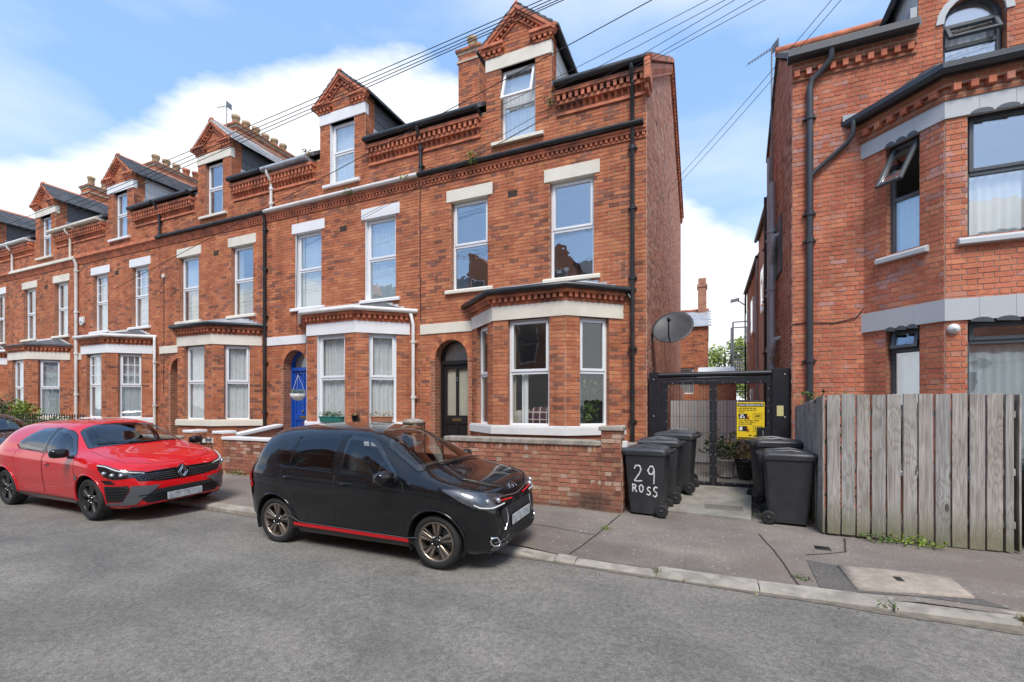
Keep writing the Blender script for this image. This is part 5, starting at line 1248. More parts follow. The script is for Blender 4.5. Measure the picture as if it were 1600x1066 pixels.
# ------------------------------------------------------------------ steel alley gate
GY = 9.16; ag = root('alley_gate', 'black steel double gate with fine mesh panels closing the alley', 'gate', (.13, GY, .1))
gb0, gtop = .34, 2.38
m = MB(); m.box(-1.045, -.875, GY-.07, GY+.1, .02, gtop+.06); gpL = m.build('gate_post', MT['gate_black'], ag, bevel=.006)
m = MB(); m.box(1.03, 1.30, GY-.07, GY+.1, .02, gtop+.07); gpR = m.build('gate_post', MT['gate_black'], ag, bevel=.006)
m = MB(); m.box(1.305, 1.316, GY-.02, GY+.1, .02, gtop+.07); m.build('post_plate', MT['gate_black'], gpR)
def bolts(par, pl):
    v = MB()
    for (x, z) in pl: v.lathe([(0,-.0),(.016,.0),(.015,.008),(.0,.012)], (x, GY-.072, z), 'y', 8, cap=False)
    v.build('bolt', MT['steel'], par, kind='stuff')
bolts(gpL, [(-.96, 2.3),(-.96,1.6),(-.96,.9)]); bolts(gpR, [(1.22,2.34),(1.22,1.6),(1.22,.9)])
m = MB(); m.tube([(-.87,GY,gtop),(1.03,GY,gtop)], .05, 12); m.box(-.87,1.03,GY-.03,GY+.03,gtop-.115,gtop-.055); m.build('top_bar', MT['gate_black'], ag)
def leaf(x0, x1, sl, sr):
    lf = MB(); lf.box(x0, x0+sl, GY-.03, GY+.03, gb0, gtop-.12); lf.box(x1-sr, x1, GY-.03, GY+.03, gb0, gtop-.12); lf.box(x0+sl, x1-sr, GY-.03, GY+.03, gb0, gb0+.06); lf.box(x0+sl, x1-sr, GY-.03, GY+.03, gtop-.18, gtop-.12)
    lo_ = lf.build('gate_leaf', MT['gate_black'], ag, bevel=.004)
    w_ = MB(); xa, xb, za, zb = x0+sl, x1-sr, gb0+.06, gtop-.18
    n = int((xb-xa)/.05)
    for i in range(1, n): x = xa+(xb-xa)*i/n; w_.box(x-.0025, x+.0025, GY-.004, GY+.004, za, zb)
    n = int((zb-za)/.30)
    for i in range(1, n): z = za+(zb-za)*i/n; w_.box(xa, xb, GY-.009, GY-.0045, z-.0025, z+.0025)
    w_.build('wire_mesh', MT['gate_black'], lo_, kind='stuff')
    bl = []; n = 9
    for i in range(n): z = za+(zb-za)*(i+.5)/n; bl += [(x0+sl-.02, z), (x1-sr+.02, z)]
    v = MB()
    for (x, z) in bl + [(xa+(xb-xa)*(i+.5)/4, zz) for i in range(4) for zz in (za-.02, zb+.02)]: v.lathe([(0,0),(.009,0),(.007,.006),(0,.008)], (x, GY-.031, z), 'y', 6, cap=False)
    v.build('bolt', MT['steel'], lo_, kind='stuff'); return lo_
l1 = leaf(-.86, .085, .15, .06); l2 = leaf(.09, 1.02, .06, .07)
m = MB(); m.box(.80, 1.0, GY-.06, GY-.031, 1.02, 1.42); m.box(.80,.83,GY-.075,GY-.06,1.04,1.40); lk = m.build('lock_box', MT['gate_black'], l2, bevel=.005)
m = MB(); m.lathe([(0,0),(.028,0),(.028,.02),(.018,.03),(0,.03)], (.95, GY-.061, 1.12), 'y', 12); m.build('lock_knob', MT['steel'], lk)
m = MB(); m.box(.88,.90,GY-.066,GY-.061,1.06,1.36); m.build('handle_bar', MT['steel'], lk)
# yellow notice on the gate
sg_ = root('warning_sign', 'yellow warning notice with black header fixed to the gate mesh', 'sign', (.70, GY-.03, 1.5))
simple('sign_yellow', (.80,.56,.02), .4, var=.05, bmp=0); simple('sign_black', (.012,.012,.012), .5, bmp=0, var=.05); simple('sign_red', (.55,.03,.02), .5, bmp=0, var=.05); simple('sign_white', (.75,.75,.7), .5, bmp=0, var=.05); simple('label_yellow', (.62,.55,.25), .5, var=.1, bmp=0)
sx0, sx1, sz0, sz1, sy = .475, .915, 1.20, 1.86, GY-.040
m = MB(); m.box(sx0, sx1, sy, sy+.006, sz0, sz1); so = m.build('sign_plate', MT['sign_yellow'], sg_, bevel=.003)
def flat(name, mat, rects, y=None):
    v = MB()
    for (a, c, z0, z1) in rects: v.box(sx0+a, sx0+c, (y or sy-.003), sy-.0005, sz0+z0, sz0+z1)
    v.build(name, MT[mat], so)
flat('header_strip', 'sign_black', [(.015,.425,.585,.64), (.015,.425,.012,.035)])
rs = random.Random(2)
def words(z, h, a, c, mat, nm, wmin=.02, wmax=.06, y=None):
    r_ = []; x = a
    while x < c-.01:
        e = min(c, x+rs.uniform(wmin,wmax))
        q = x
        while q < e-.004: r_.append((q, q+.007, z, z+h*rs.choice((.65,.65,.65,1)))); q += .0105
        x = e+.010
    flat(nm, mat, r_, y)
words(.600, .030, .03, .41, 'sign_white', 'header_lettering', .05, .11, sy-.005)
for k_, (z, c) in enumerate(((.545,.33),(.512,.31),(.480,.12),(.325,.35),(.293,.30),(.262,.26))): words(z, .022, .03, c, 'sign_black', 'notice_lettering')
for z in (.365, .145):
    flat('pictogram', 'sign_black', [(.03,.17,z,z+.09)])
    flat('pictogram_figure', 'sign_white', [(.05,.085,z+.012,z+.045),(.06,.11,z+.055,z+.078),(.1,.13,z+.015,z+.04)] if z > .3 else [(.045,.09,z+.012,z+.078)], sy-.005)
    v = MB(); 
    for sgn in (-1, 1): v.bar((sx0+.175-.028, sy-.007, sz0+z+.03-sgn*.03), (sx0+.175+.028, sy-.007, sz0+z+.03+sgn*.03), .004, .018, (0,1,0))
    v.build('red_cross', MT['sign_red'], so)
    flat('fine_box', 'sign_black', [(.26,.40,z,z+.004),(.26,.40,z+.091,z+.095),(.26,.264,z+.004,z+.091),(.396,.40,z+.004,z+.091)])
def text(name, body, size, loc, rot, mat, par, ext=.002, font=None):
    cu = bpy.data.curves.new(name, 'FONT'); cu.body = body; cu.size = size; cu.extrude = ext; cu.align_x = 'CENTER'; cu.align_y = 'CENTER'; cu.resolution_u = 3
    o_ = bpy.data.objects.new(name, cu); COL.objects.link(o_); dg = bpy.context.evaluated_depsgraph_get()
    me = bpy.data.meshes.new_from_object(o_.evaluated_get(dg)); bpy.data.objects.remove(o_); me.materials.clear(); me.materials.append(mat)
    o_ = bpy.data.objects.new(name, me); COL.objects.link(o_); o_.parent = par
    o_.location = Vector(loc)-Vector(parent_off(par)); o_.rotation_euler = rot; return o_
for z in (.365, .145): text('fine_amount', '£80', .062, (sx0+.33, sy-.003, sz0+z+.052), (R(90),0,0), MT['sign_black'], so)
flat('notice_footer', 'sign_black', [(.19,.235,.062,.080),(.27,.40,.055,.062),(.27,.36,.07,.078)])
m = MB(); m.box(1.10, 1.20, GY-.074, GY-.0705, 1.62, 1.80); m.build('maker_label', MT['label_yellow'], gpR)
# concrete apron, step and drain grating in front of it
b = MB(); r_ = random.Random(8); front = [(-.62,7.62),(-.2,7.52),(.10,7.42),(.30,7.50),(.58,7.52)]; back = [(-.80,9.08),(.72,9.08)]
poly = front + [back[1], back[0]]
b.hexa([(x,y,.0) for x, y in ((-.62,7.60),(.58,7.50),(.72,9.08),(-.80,9.08))], [(x,y,.15+max(0,y-7.55)*.115) for x, y in ((-.62,7.60),(.58,7.50),(.72,9.08),(-.80,9.08))]); ap = b.build('concrete_apron', MT['concrete'], kind='structure', bevel=.012)
m = MB(); m.box(-1.02, 1.3, 9.06, 9.30, .0, .33); st_ = m.build('gate_threshold', MT['concrete'], kind='structure', bevel=.01)
m = MB(); m.hexa([(x,y,.1) for x, y in ((-.05,7.80),(.50,7.80),(.50,8.02),(-.05,8.02))], [(x,y,.155+(y-7.55)*.115) for x, y in ((-.05,7.80),(.50,7.80),(.50,8.02),(-.05,8.02))]); 
m.build('sunken_panel', MT['asphalt_patch'], ap)
# wall and yard seen through the gate
yard = root('yard_fence', 'pale grey panel fence across the alley behind the gate', 'fence', (.3, 14, 0))
for i in range(10):
    v = MB(); x = -1.0+i*.25; v.box(x+.006, x+.244, 13.98, 14.02, .2, 1.95); v.build('fence_panel', MT['panel_grey'], yard)
m = MB(); m.box(-1.0, 1.4, 14.03, 14.1, 1.7, 1.78); m.build('fence_rail', MT['panel_grey'], yard)
yw = root('yard_wall', 'tall brick yard wall on the left side of the alley', 'wall', (-1.1, 16.7, 0))
m = MB(); m.box(-1.4, -1.10, 19.45, 24.5, 0, 2.6); m.build('wall', MT['brick_far'], yw)
gh = root('lean_to', 'low lean-to with a pale blue glazed roof beyond the alley gate', 'building', (.4, 20, 0))
m = MB(); m.box(-.35, 1.0, 19.6, 22, 0, 2.75); m.build('wall', MT['brick_far'], gh); m = MB(); m.hexa([(-.4,19.5,2.75),(1.05,19.5,2.75),(1.05,22,3.1),(-.4,22,3.1)],[(-.4,19.5,2.80),(1.05,19.5,2.80),(1.05,22,3.5),(-.4,22,3.5)]); m.build('roof', MT['panel_grey'], gh)
# ------------------------------------------------------------------ cars
def carpaint(name, col, metal=0, rough=.32, coat=1.0):
    m, t, b = nodes(name); b.inputs['Base Color'].default_value = (*col, 1); b.inputs['Roughness'].default_value = rough; b.inputs['Metallic'].default_value = metal
    b.inputs['Coat Weight'].default_value = coat; b.inputs['Coat Roughness'].default_value = .01; b.inputs['Coat IOR'].default_value = 1.5; b.inputs['Specular IOR Level'].default_value = .15
    p = pos(t, obj=True); n = noi(t, p, 3.0, 6, .6)
    t.links.new(mth(t, 'MULTIPLY_ADD', mth(t,'MAXIMUM',mth(t,'SUBTRACT',n,.5),0), .10, .008), b.inputs['Coat Roughness'])   # road film
    return m
carpaint('paint_red_car', (.60,.006,.010), 0, .35); carpaint('paint_black_car', (.006,.0062,.0075), .0, .25); carpaint('paint_dark_car', (.012,.013,.016), .1, .3)
carpaint('trim_black', (.008,.008,.009), 0, .3, .6); carpaint('trim_grey', (.13,.135,.145), .4, .4, .3); carpaint('stripe_red', (.62,.012,.02), 0, .35, .5); carpaint('tail_red', (.50,.01,.01), 0, .15, 1)
simple('trim_matt', (.018,.018,.019), .6, bmp=0, var=.1); simple('chrome', (.75,.76,.78), .12, metal=1, var=.03, bmp=0)
simple('alloy_bronze', (.34,.28,.225), .32, metal=.85, var=.08, bmp=0, dirt=(.10,.08,.065), dirtamt=.4); simple('alloy_dark', (.045,.043,.042), .35, metal=.6, var=.1, bmp=0); simple('alloy_grey', (.09,.085,.08), .38, metal=.7, var=.1, bmp=0, dirt=(.12,.10,.08), dirtamt=.3)
simple('tyre', (.017,.017,.0175), .72, var=.2, scale=12, bmp=.1, dirt=(.055,.05,.045), dirtamt=.4, obj=True)
simple('lamp_bowl', (.10,.105,.115), .3, metal=.5, var=.4, scale=14, bmp=0, obj=True); simple('lens', (.45,.47,.5), .25, metal=.6, var=.2, bmp=0); simple('plate', (.40,.42,.43), .45, var=.42, scale=13, bmp=0, obj=True); simple('seat', (.022,.022,.024), .85, var=.2, scale=20, bmp=.2)
def pchip(P):
    xs = [p[0] for p in P]; ys = [p[1] for p in P]; n = len(P); h = [xs[i+1]-xs[i] for i in range(n-1)]; d = [(ys[i+1]-ys[i])/h[i] for i in range(n-1)]
    m = [d[0]]+[0 if d[i-1]*d[i] <= 0 else (h[i-1]+h[i])*3/((2*h[i]+h[i-1])/d[i-1]+(h[i]+2*h[i-1])/d[i]) for i in range(1, n-1)]+[d[-1]]
    def f(x):
        x = max(xs[0], min(xs[-1], x)); i = 0
        while i < n-2 and x > xs[i+1]: i += 1
        t = (x-xs[i])/h[i]; a = t*t; c = a*t
        return (2*c-3*a+1)*ys[i]+(c-2*a+t)*h[i]*m[i]+(3*a-2*c)*ys[i+1]+(c-a)*h[i]*m[i+1]
    return f
def resample(poly, res, closed=True, rnd=0):
    P = [Vector(p) for p in poly]
    for _ in range(rnd):
        q = []; n = len(P)
        for i in range(n if closed else n-1):
            a, b_ = P[i], P[(i+1)%n]; L = (b_-a).length; k = min(.25, .035/max(L,1e-6)); q += [a+(b_-a)*k, b_-(b_-a)*k]
        P = q if closed else [P[0]]+q+[P[-1]]
    o = []; n = len(P)
    for i in range(n if closed else n-1):
        a, b_ = P[i], P[(i+1)%n]; k = max(1, int((b_-a).length/res)); o += [a+(b_-a)*j/k for j in range(k)]
    if not closed: o.append(P[-1])
    return o
class Body:
    def __init__(s, c):
        s.c = c; L = s.L = c['L']; s.T, s.S, s.B, s.W = map(pchip, (c['T'], c['S'], c['B'], c['W']))
        prof = pchip(c.get('prof', [(0,.88),(.06,.93),(.14,.962),(.30,.975),(.55,.996),(.78,1.0),(.85,.999),(.92,.985),(1,.950)]))
        NL, NU = 24, 26; xs = []
        n1 = 100
        xs = [L*i/n1 for i in range(n1+1)]; xs += [L*(1-k) for k in (.0025,.005,.0075,.0125,.015,.0175,.0225,.0275)]+[L*k for k in (.0025,.005,.0075,.0125,.015)]; xs = sorted(set(round(x,5) for x in xs))
        rings = []
        for x in xs:
            T, S, B, W = s.T(x), s.S(x), s.B(x), s.W(x); S = min(S, T-.008)
            half = [(0, B), (W*.45, B)]
            for i in range(NL+1):
                f = i/NL; half.append((W*prof(f), B+(S-B)*f))
            cab = max(0, min(1, (T-S-.03)/.17)); cab = cab*cab*(3-2*cab); p = 2.6+2.2*cab; q = 2.0+.6*cab; k = c.get('tum', .24)*cab; Ys = W*.95
            for j in range(1, NU+1):
                t = math.pi/2*j/NU; zf = math.sin(t)**(2/q); y = Ys*max(0, math.cos(t))**(2/p)*(1-k*zf)
                half.append((y, S+(T-S)*zf))
            half[-1] = (0, T); rings.append(half)
        nh = len(rings[0]); V_ = []; 
        for x, hf_ in zip(xs, rings):
            V_ += [Vector((x, -y, z)) for y, z in hf_]+[Vector((x, y, z)) for y, z in hf_[-2:0:-1]]
        nr = 2*nh-2; F_ = []
        for i in range(len(xs)-1):
            for j in range(nr): F_.append((i*nr+j, (i+1)*nr+j, (i+1)*nr+(j+1)%nr, i*nr+(j+1)%nr))
        F_.append(tuple(range(nr-1,-1,-1))[::-1]); F_.append(tuple(range((len(xs)-1)*nr+nr-1, (len(xs)-1)*nr-1, -1)))
        s.V, s.F = V_, F_; s.bvh = BVHTree.FromPolygons(V_, F_)
    def cast(s, d, u, v, ax):
        d = Vector(d).normalized()
        if ax == 'top': o = Vector((u, v, 5))
        elif ax == 'front': o = Vector((9, u, v))
        elif ax == 'rear': o = Vector((-9, u, v))
        else:
            ua = Vector((-d.y, d.x, 0)); 
            o = ua*u+Vector((0,0,v))-d*9
        h = s.bvh.ray_cast(o, d)
        return h
    def proj(s, pts, ax, off, sgn=-1):
        D = {'side': (0,-sgn,0), 'top': (0,0,-1), 'front': (-1,0,0), 'rear': (1,0,0), 'diag': (-1,-sgn,0), 'rdiag': (1,-sgn,0)}[ax] if isinstance(ax, str) else ax
        out = []; last = None
        for (u, v) in pts:
            if ax == 'side': o = Vector((u, 5*sgn, v)); d = Vector((0,-sgn,0)); h = s.bvh.ray_cast(o, d)
            elif ax == 'diag': d = Vector((-1,-sgn,0)).normalized(); o = Vector((u/math.sqrt(2), sgn*(-u/math.sqrt(2)), v))-d*9 ; h = s.bvh.ray_cast(o, d)
            elif ax == 'rdiag': d = Vector((1,-sgn,0)).normalized(); o = Vector((-u/math.sqrt(2), -sgn*u/math.sqrt(2), v))-d*9; h = s.bvh.ray_cast(o, d)
            else: h = s.cast(D, u, v, ax)
            if h[0] is None: out.append(None); continue
            nrm = h[1]
            if nrm.dot(d if ax in ('side','diag','rdiag') else Vector(D)) > 0: nrm = -nrm
            out.append(h[0]+nrm*off)
        good = [p for p in out if p is not None]
        for i, p in enumerate(out):
            if p is None: out[i] = min(good, key=lambda q: 0) if not i else (out[i-1] or good[0])
        return out
    def patch(s, poly, ax, off, name, mat, par, sgn=-1, res=.035, rnd=1, b=None):
        bd = resample(poly, res, True, rnd); n = len(bd); pts = list(bd); xs = [p[0] for p in bd]; ys = [p[1] for p in bd]
        def ins(x, y):
            c = False
            for i in range(n):
                (x1,y1),(x2,y2) = bd[i], bd[i-1]
                if (y1 > y) != (y2 > y) and x < (x2-x1)*(y-y1)/(y2-y1)+x1: c = not c
            return c
        x = min(xs)+res
        while x < max(xs):
            y = min(ys)+res
            while y < max(ys):
                if ins(x, y) and min((Vector((x,y))-q).length for q in bd) > res*.45: pts.append(Vector((x, y)))
                y += res
            x += res
        v, e, f, *_ = delaunay_2d_cdt([Vector((p[0],p[1])) for p in pts], [(i,(i+1)%n) for i in range(n)], [], 1, 1e-6)
        P = s.proj(v, ax, off, sgn); own = b is None; b = b or MB()
        # make normals look outward
        fs = []
        for q in f:
            a, c_, d_ = (P[k] for k in q[:3]); nn = (c_-a).cross(d_-a)
            ce = Vector((s.L/2, 0, .6)); fs.append(tuple(q) if nn.dot(a-ce) > 0 else tuple(reversed(q)))
        b.add(P, fs, 0, True)
        return b.build(name, mat, par, off=(0,0,0)) if own else b
    def rim(s, poly, ax, off, wd, name, mat, par, sgn=-1, res=.03, rnd=1):
        bd = resample(poly, res, True, rnd); n = len(bd); ctr = sum(bd, Vector((0,0)))/n; area = sum(bd[i-1][0]*bd[i][1]-bd[i][0]*bd[i-1][1] for i in range(n)); inn = []
        for i in range(n):
            t = (bd[(i+1)%n]-bd[i-1]).normalized(); nv = Vector((-t.y, t.x))*(1 if area > 0 else -1); inn.append(bd[i]+nv*wd)
        P = s.proj(bd+inn, ax, off, sgn); b = MB(); b.add(P, [(i,(i+1)%n,n+(i+1)%n,n+i) for i in range(n)], 0, True); return b.build(name, mat, par, off=(0,0,0))
    def line(s, pts, ax, r, name, mat, par, sgn=-1, off=0., res=.03, closed=False, b=None, rnd=0):
        q = resample(pts, res, closed, rnd); P = s.proj(q, ax, off, sgn); own = b is None; b = b or MB(); b.tube(P, r, 5, closed=closed); return b.build(name, mat, par, off=(0,0,0)) if own else b
def inside(poly, x, y):
    c = False; n = len(poly)
    for i in range(n):
        (x1,y1),(x2,y2) = poly[i], poly[i-1]
        if (y1 > y) != (y2 > y) and x < (x2-x1)*(y-y1)/(y2-y1)+x1: c = not c
    return c
def shrink(poly, wd):
    P = [Vector(p) for p in poly]; n = len(P); area = sum(P[i-1][0]*P[i][1]-P[i][0]*P[i-1][1] for i in range(n)); o = []
    for i in range(n):
        e1 = (P[i]-P[i-1]).normalized(); e2 = (P[(i+1)%n]-P[i]).normalized(); s = 1 if area > 0 else -1
        n1 = Vector((-e1.y, e1.x))*s; n2 = Vector((-e2.y, e2.x))*s; m = n1+n2; o.append(P[i]+m*(wd/max(.35, m.dot(n1))))
    return [tuple(p) for p in o]
def superell(b, c, r, p=3., n=14, mi=0, rot=None):
    vs = []; f = lambda v, e: math.copysign(abs(v)**(2/e), v)
    for i in range(n+1):
        a = -math.pi/2+math.pi*i/n
        for j in range(2*n):
            t = 2*math.pi*j/(2*n); q = Vector((r[0]*f(math.cos(a),p)*f(math.cos(t),p), r[1]*f(math.cos(a),p)*f(math.sin(t),p), r[2]*f(math.sin(a),p)))
            if rot: q = rot @ q
            vs.append(Vector(c)+q)
    m = 2*n; b.add(vs, [(i*m+j, i*m+(j+1)%m, (i+1)*m+(j+1)%m, (i+1)*m+j) for i in range(n) for j in range(m)], mi, True)

def wheel(car, x, y, r, wd, spec, sgn):
    """tyre with rim; sgn -1 = outer face towards -y"""
    rr = spec['rim']; w2 = wd/2; t = MB()
    t.lathe([(rr-.012, w2*.72),(rr+.006, w2*.86),(rr+(r-rr)*.35, w2*1.0),(rr+(r-rr)*.7, w2*.98),(r-.012, w2*.84),(r-.002, w2*.66)] + [(r, w2*.5),(r,w2*.46),(r-.007,w2*.45),(r-.007,w2*.39),(r,w2*.38),(r,w2*.08),(r-.007,w2*.07),(r-.007,-w2*.07),(r,-w2*.08),(r,-w2*.38),(r-.007,-w2*.39),(r-.007,-w2*.45),(r,-w2*.46),(r,-w2*.5)] + [(r-.002,-w2*.66),(r-.012,-w2*.84),(rr+(r-rr)*.6,-w2),(rr,-w2*.9),(rr-.012,-w2*.7)], (0,0,0), 'y', 56, cap=False)
    if sgn > 0: t.v = [(a, -b_, c) for a, b_, c in t.v]; 
    wo = t.build('wheel', MT['tyre'], car, off=(0,0,0)); wo.location = (x, y, r)
    S = -1 if sgn < 0 else 1           # outward y direction
    def yy(d): return S*(w2*.80-d)
    m = MB()
    def lat(prof, n=48): 
        o = []
        for (q, d) in prof:
            for j in range(n): a = 2*math.pi*j/n; o.append((q*math.cos(a), yy(d), q*math.sin(a)))
        m.add(o, [(i*n+j, i*n+(j+1)%n, (i+1)*n+(j+1)%n, (i+1)*n+j) for i in range(len(prof)-1) for j in range(n)], 0, True)
    lat([(rr+.006,-.004),(rr,-.010),(rr-.012,-.006),(rr-.020,.012),(rr-.028,.05),(rr-.03,.14)])
    m.build('rim', MT[spec['lip']], wo, off=(0,0,0))
    m = MB(); lat([(rr-.03,.125),(.02,.125)]); m.build('barrel', MT['trim_matt'], wo, off=(0,0,0))
    m = MB(); lat([(rr*.72,.10),(rr*.70,.085),(.06,.085)]); m.build('brake_disc', MT['steel_grey'], wo, off=(0,0,0))
    n = spec['n']
    ro = spec.get('rot', .3)
    for i in range(n):
        a0 = 2*math.pi*i/n+ro
        for dl in spec['legs']:
            m = MB(); a = a0
            ai, ao = a+dl[0], a+dl[1]; wi, wo_ = dl[2], dl[3]; ri, ro_ = .045, rr-.012
            pi_, po = Vector((math.cos(ai)*ri, 0, math.sin(ai)*ri)), Vector((math.cos(ao)*ro_, 0, math.sin(ao)*ro_)); mid = (pi_+po)/2
            ti = (po-pi_).normalized(); sd = Vector((-ti.z, 0, ti.x))
            secs = [(pi_, wi, .012), (mid, (wi+wo_)/2, .006), (po, wo_, .0)]; vs = []
            for (p, w_, d) in secs:
                for (sx, dd) in ((-1, .05),(-1,.006),(-.55,0),(.55,0),(1,.006),(1,.05)): q = p+sd*w_*sx; vs.append((q.x, yy(d+dd), q.z))
            m.add(vs, [(k*6+j, k*6+j+1, (k+1)*6+j+1, (k+1)*6+j) for k in range(2) for j in range(5)]); m.build('spoke', MT[dl[4]], wo, off=(0,0,0))
    m = MB(); lat([(.072,.05),(.072,.018),(.05,.010),(.036,.012),(.034,.004),(.02,.0),(.0,.0)], 24); m.build('hub_cap', MT[spec['hub']], wo, off=(0,0,0))
    m = MB()
    for i in range(4 if n < 6 else 5): a = 2*math.pi*i/(4 if n < 6 else 5)+.5; m.lathe([(0,0),(.011,0),(.009,.02 ),(0,.02)], (math.cos(a)*.053, yy(.012) , math.sin(a)*.053), 'y', 8, cap=False)
    m.build('wheel_nut', MT['chrome'], wo, off=(0,0,0), kind='stuff')
    return wo

def make_car(name, label, c, loc, rx, rz=0):
    car = root(name, label, 'car', loc); car.rotation_euler = (rx, 0, rz)
    bd = Body(c); paint = MT[c['paint']]; ra = c['ra']; r = c['r']; axles = c['axles']
    wins = [('side', p) for p in c['sidewin']]; ws = c['screen']
    shr = [shrink(p, .035) for _, p in wins]; wshr = shrink(ws, .045)
    # ---- body shell: arches cut, window openings cut
    keep = []
    for f in bd.F:
        ce = sum((bd.V[i] for i in f), Vector())/len(f); ok = True
        for ax in axles:
            if abs(ce.y) > .42*c['hw']*1.0 and math.hypot(ce.x-ax, ce.z-r) < ra: ok = False
        if ok and len(f) == 4:
            if abs(ce.y) > .40 and any(inside(q, ce.x, ce.z) for q in shr): ok = False
            if ce.z > bd.S(ce.x)-.02 and inside(wshr, ce.x, ce.y): ok = False
        if ok: keep.append(f)
    use = sorted({i for f in keep for i in f}); mp = {i: k for k, i in enumerate(use)}; cnt = {}
    for f in keep:
        for a, b_ in zip(f, f[1:]+f[:1]): e = (min(a,b_),max(a,b_)); cnt[e] = cnt.get(e, 0)+1
    bnd = {i for e, k in cnt.items() if k == 1 for i in e}; Vn = []
    for i in use:
        v = bd.V[i].copy()
        if i in bnd:
            for ax in axles:
                d = math.hypot(v.x-ax, v.z-r)
                if ra*.8 < d < ra*1.3 and abs(v.y) > .3 and v.z < r+ra*1.2 and v.z > .05 and not (v.z > bd.S(v.x)-.05): v.x = ax+(v.x-ax)*ra/d; v.z = r+(v.z-r)*ra/d
        Vn.append(v)
    b = MB(); b.add(Vn, [tuple(mp[i] for i in f) for f in keep], 0, True); body = b.build('body', paint, car, off=(0,0,0)); body.data.set_sharp_from_angle(angle=R(38))
    so = body.modifiers.new('thickness', 'SOLIDIFY'); so.thickness = .012; so.offset = -1
    # arch liners
    for ax in axles:
        for sg in (-1, 1):
            m = MB(); n = 20; A = [math.pi*(-.12+1.24*i/n) for i in range(n+1)]; y0, y1 = sg*c['hw']*.40, sg*c['hw']*.955; rr_ = ra+.006
            vs = [(ax+rr_*math.cos(t), y, r+rr_*math.sin(t)) for y in (y0, y1) for t in A]; m.add(vs, [(i, i+1, n+2+i, n+1+i) for i in range(n)], 0, True)
            m.add([(ax+rr_*math.cos(t), y0, r+rr_*math.sin(t)) for t in A], [tuple(range(n+1))])
            m.build('wheel_arch_liner', MT['trim_matt'], car, off=(0,0,0))
    for sg in (-1, 1):
        # arch lip follows the cut
        for ax in axles:
            P = []
            for i in range(31):
                t = math.pi*(-.06+1.12*i/30); u, z = ax+(ra+.012)*math.cos(t), r+(ra+.012)*math.sin(t)
                h = bd.bvh.ray_cast(Vector((u, 5*sg, z)), Vector((0,-sg,0)))
                if h[0] is not None and z > bd.B(u)+.01: P.append(h[0]+Vector((0,sg*.0,0)))
            m = MB(); m.tube(P, .013, 6); m.build('arch_lip', MT[c.get('lip', c['paint'])], car, off=(0,0,0))
        # glazing
        for k, (_, p) in enumerate(wins):
            bd.rim(p, 'side', .004, .045, 'window_frame', MT['trim_black'], car, sg)
            bd.patch(shrink(p, .008), 'side', .0065, 'side_window', MT['glass_tint' if k and c.get('privacy') else 'glass_car'], car, sg)
        for p in c.get('pillars', []): bd.patch(p, 'side', .0055, 'pillar_trim', MT['trim_black'], car, sg, rnd=0)
        for p in c.get('bars', []): bd.patch(p, 'side', .0085, 'quarter_divider', MT['trim_black'], car, sg, rnd=0)
        bd.line(c['beltline'], 'side', .006, 'belt_trim', MT['trim_black'], car, sg, .006)
        # doors: proud skins, and dark shut lines
        for p in c['doors']:
            do = bd.patch(p, 'side', .0022, 'door', paint, car, sg, res=.045, rnd=1)
            bd.line(p, 'side', .0032, 'shut_line', MT['trim_matt'], do, sg, .0005, closed=True, rnd=1)
            hx, hz = p[0][0]+.12, None
        for (hx, hz) in c['handles']:
            q = bd.proj([(hx-.075,hz),(hx-.04,hz),(hx,hz+.002),(hx+.04,hz+.004),(hx+.085,hz+.006)], 'side', .022, sg); q[0] = bd.proj([(hx-.085,hz)], 'side', .0, sg)[0]; q[-1] = bd.proj([(hx+.092,hz+.006)], 'side', .0, sg)[0]
            m = MB(); m.tube(q, [.010,.012,.013,.012,.010], 8); m.build('door_handle', paint if not c.get('hchrome') else MT['trim_black'], car, off=(0,0,0))
            bd.patch([(hx-.05,hz-.022),(hx+.055,hz-.018),(hx+.055,hz+.022),(hx-.05,hz+.02)], 'side', .0035, 'handle_cup', MT['trim_black'], car, sg, res=.02, rnd=2)
        # mirror
        mx, my, mz = c['mirror']; m = MB(); superell(m, (mx, sg*my, mz), (.075, .115, .07), 3.0, 10, rot=Matrix.Rotation(sg*.25, 3, 'Z')); mo = m.build('door_mirror', MT[c['mirmat']], car, off=(0,0,0))
        m = MB(); m.tube([(mx+.03, sg*(my-.20), mz-.09),(mx+.02, sg*(my-.08), mz-.065)], .022, 8); m.build('mirror_arm', MT['trim_black'], mo, off=(0,0,0))
        m = MB(); m.obox((mx-.078, sg*my, mz), (.002,0,0), (0,.085,0), (0,0,.048)); m.build('mirror_glass', MT['chrome'], mo, off=(0,0,0))
        for fn in c['sidefn']: fn(bd, car, sg, c)
    bd.rim(ws, 'top', .004, .06, 'windscreen_frame', MT['trim_black'], car)
    bd.patch(shrink(ws, .010), 'top', .0065, 'windscreen', MT['glass_car'], car, res=.05)
    bd.patch(c['rearwin'], 'rear', .006, 'rear_window', MT['trim_black'], car)
    for p in c['creases']: bd.line(p, 'top', .007, 'bonnet_crease', paint, body, -1, -.002)
    for p in c['bonnet']: bd.line(p, 'top', .0035, 'bonnet_gap', MT['trim_matt'], body, -1, .0)
    # wipers
    for (a, q) in c['wipers']:
        P = bd.proj([tuple(Vector(a)*(1-t/8)+Vector(q)*t/8) for t in range(9)], 'top', .02); m = MB(); m.tube(P, .008, 5); m.build('wiper', MT['trim_matt'], car, off=(0,0,0))
    for ax in axles:
        for sg in (-1, 1): wheel(car, ax, sg*(c['hw']-c['wd']/2-.028), r, c['wd'], c['wheel'], sg)
    # cabin
    m = MB(); xf = c['seatx']
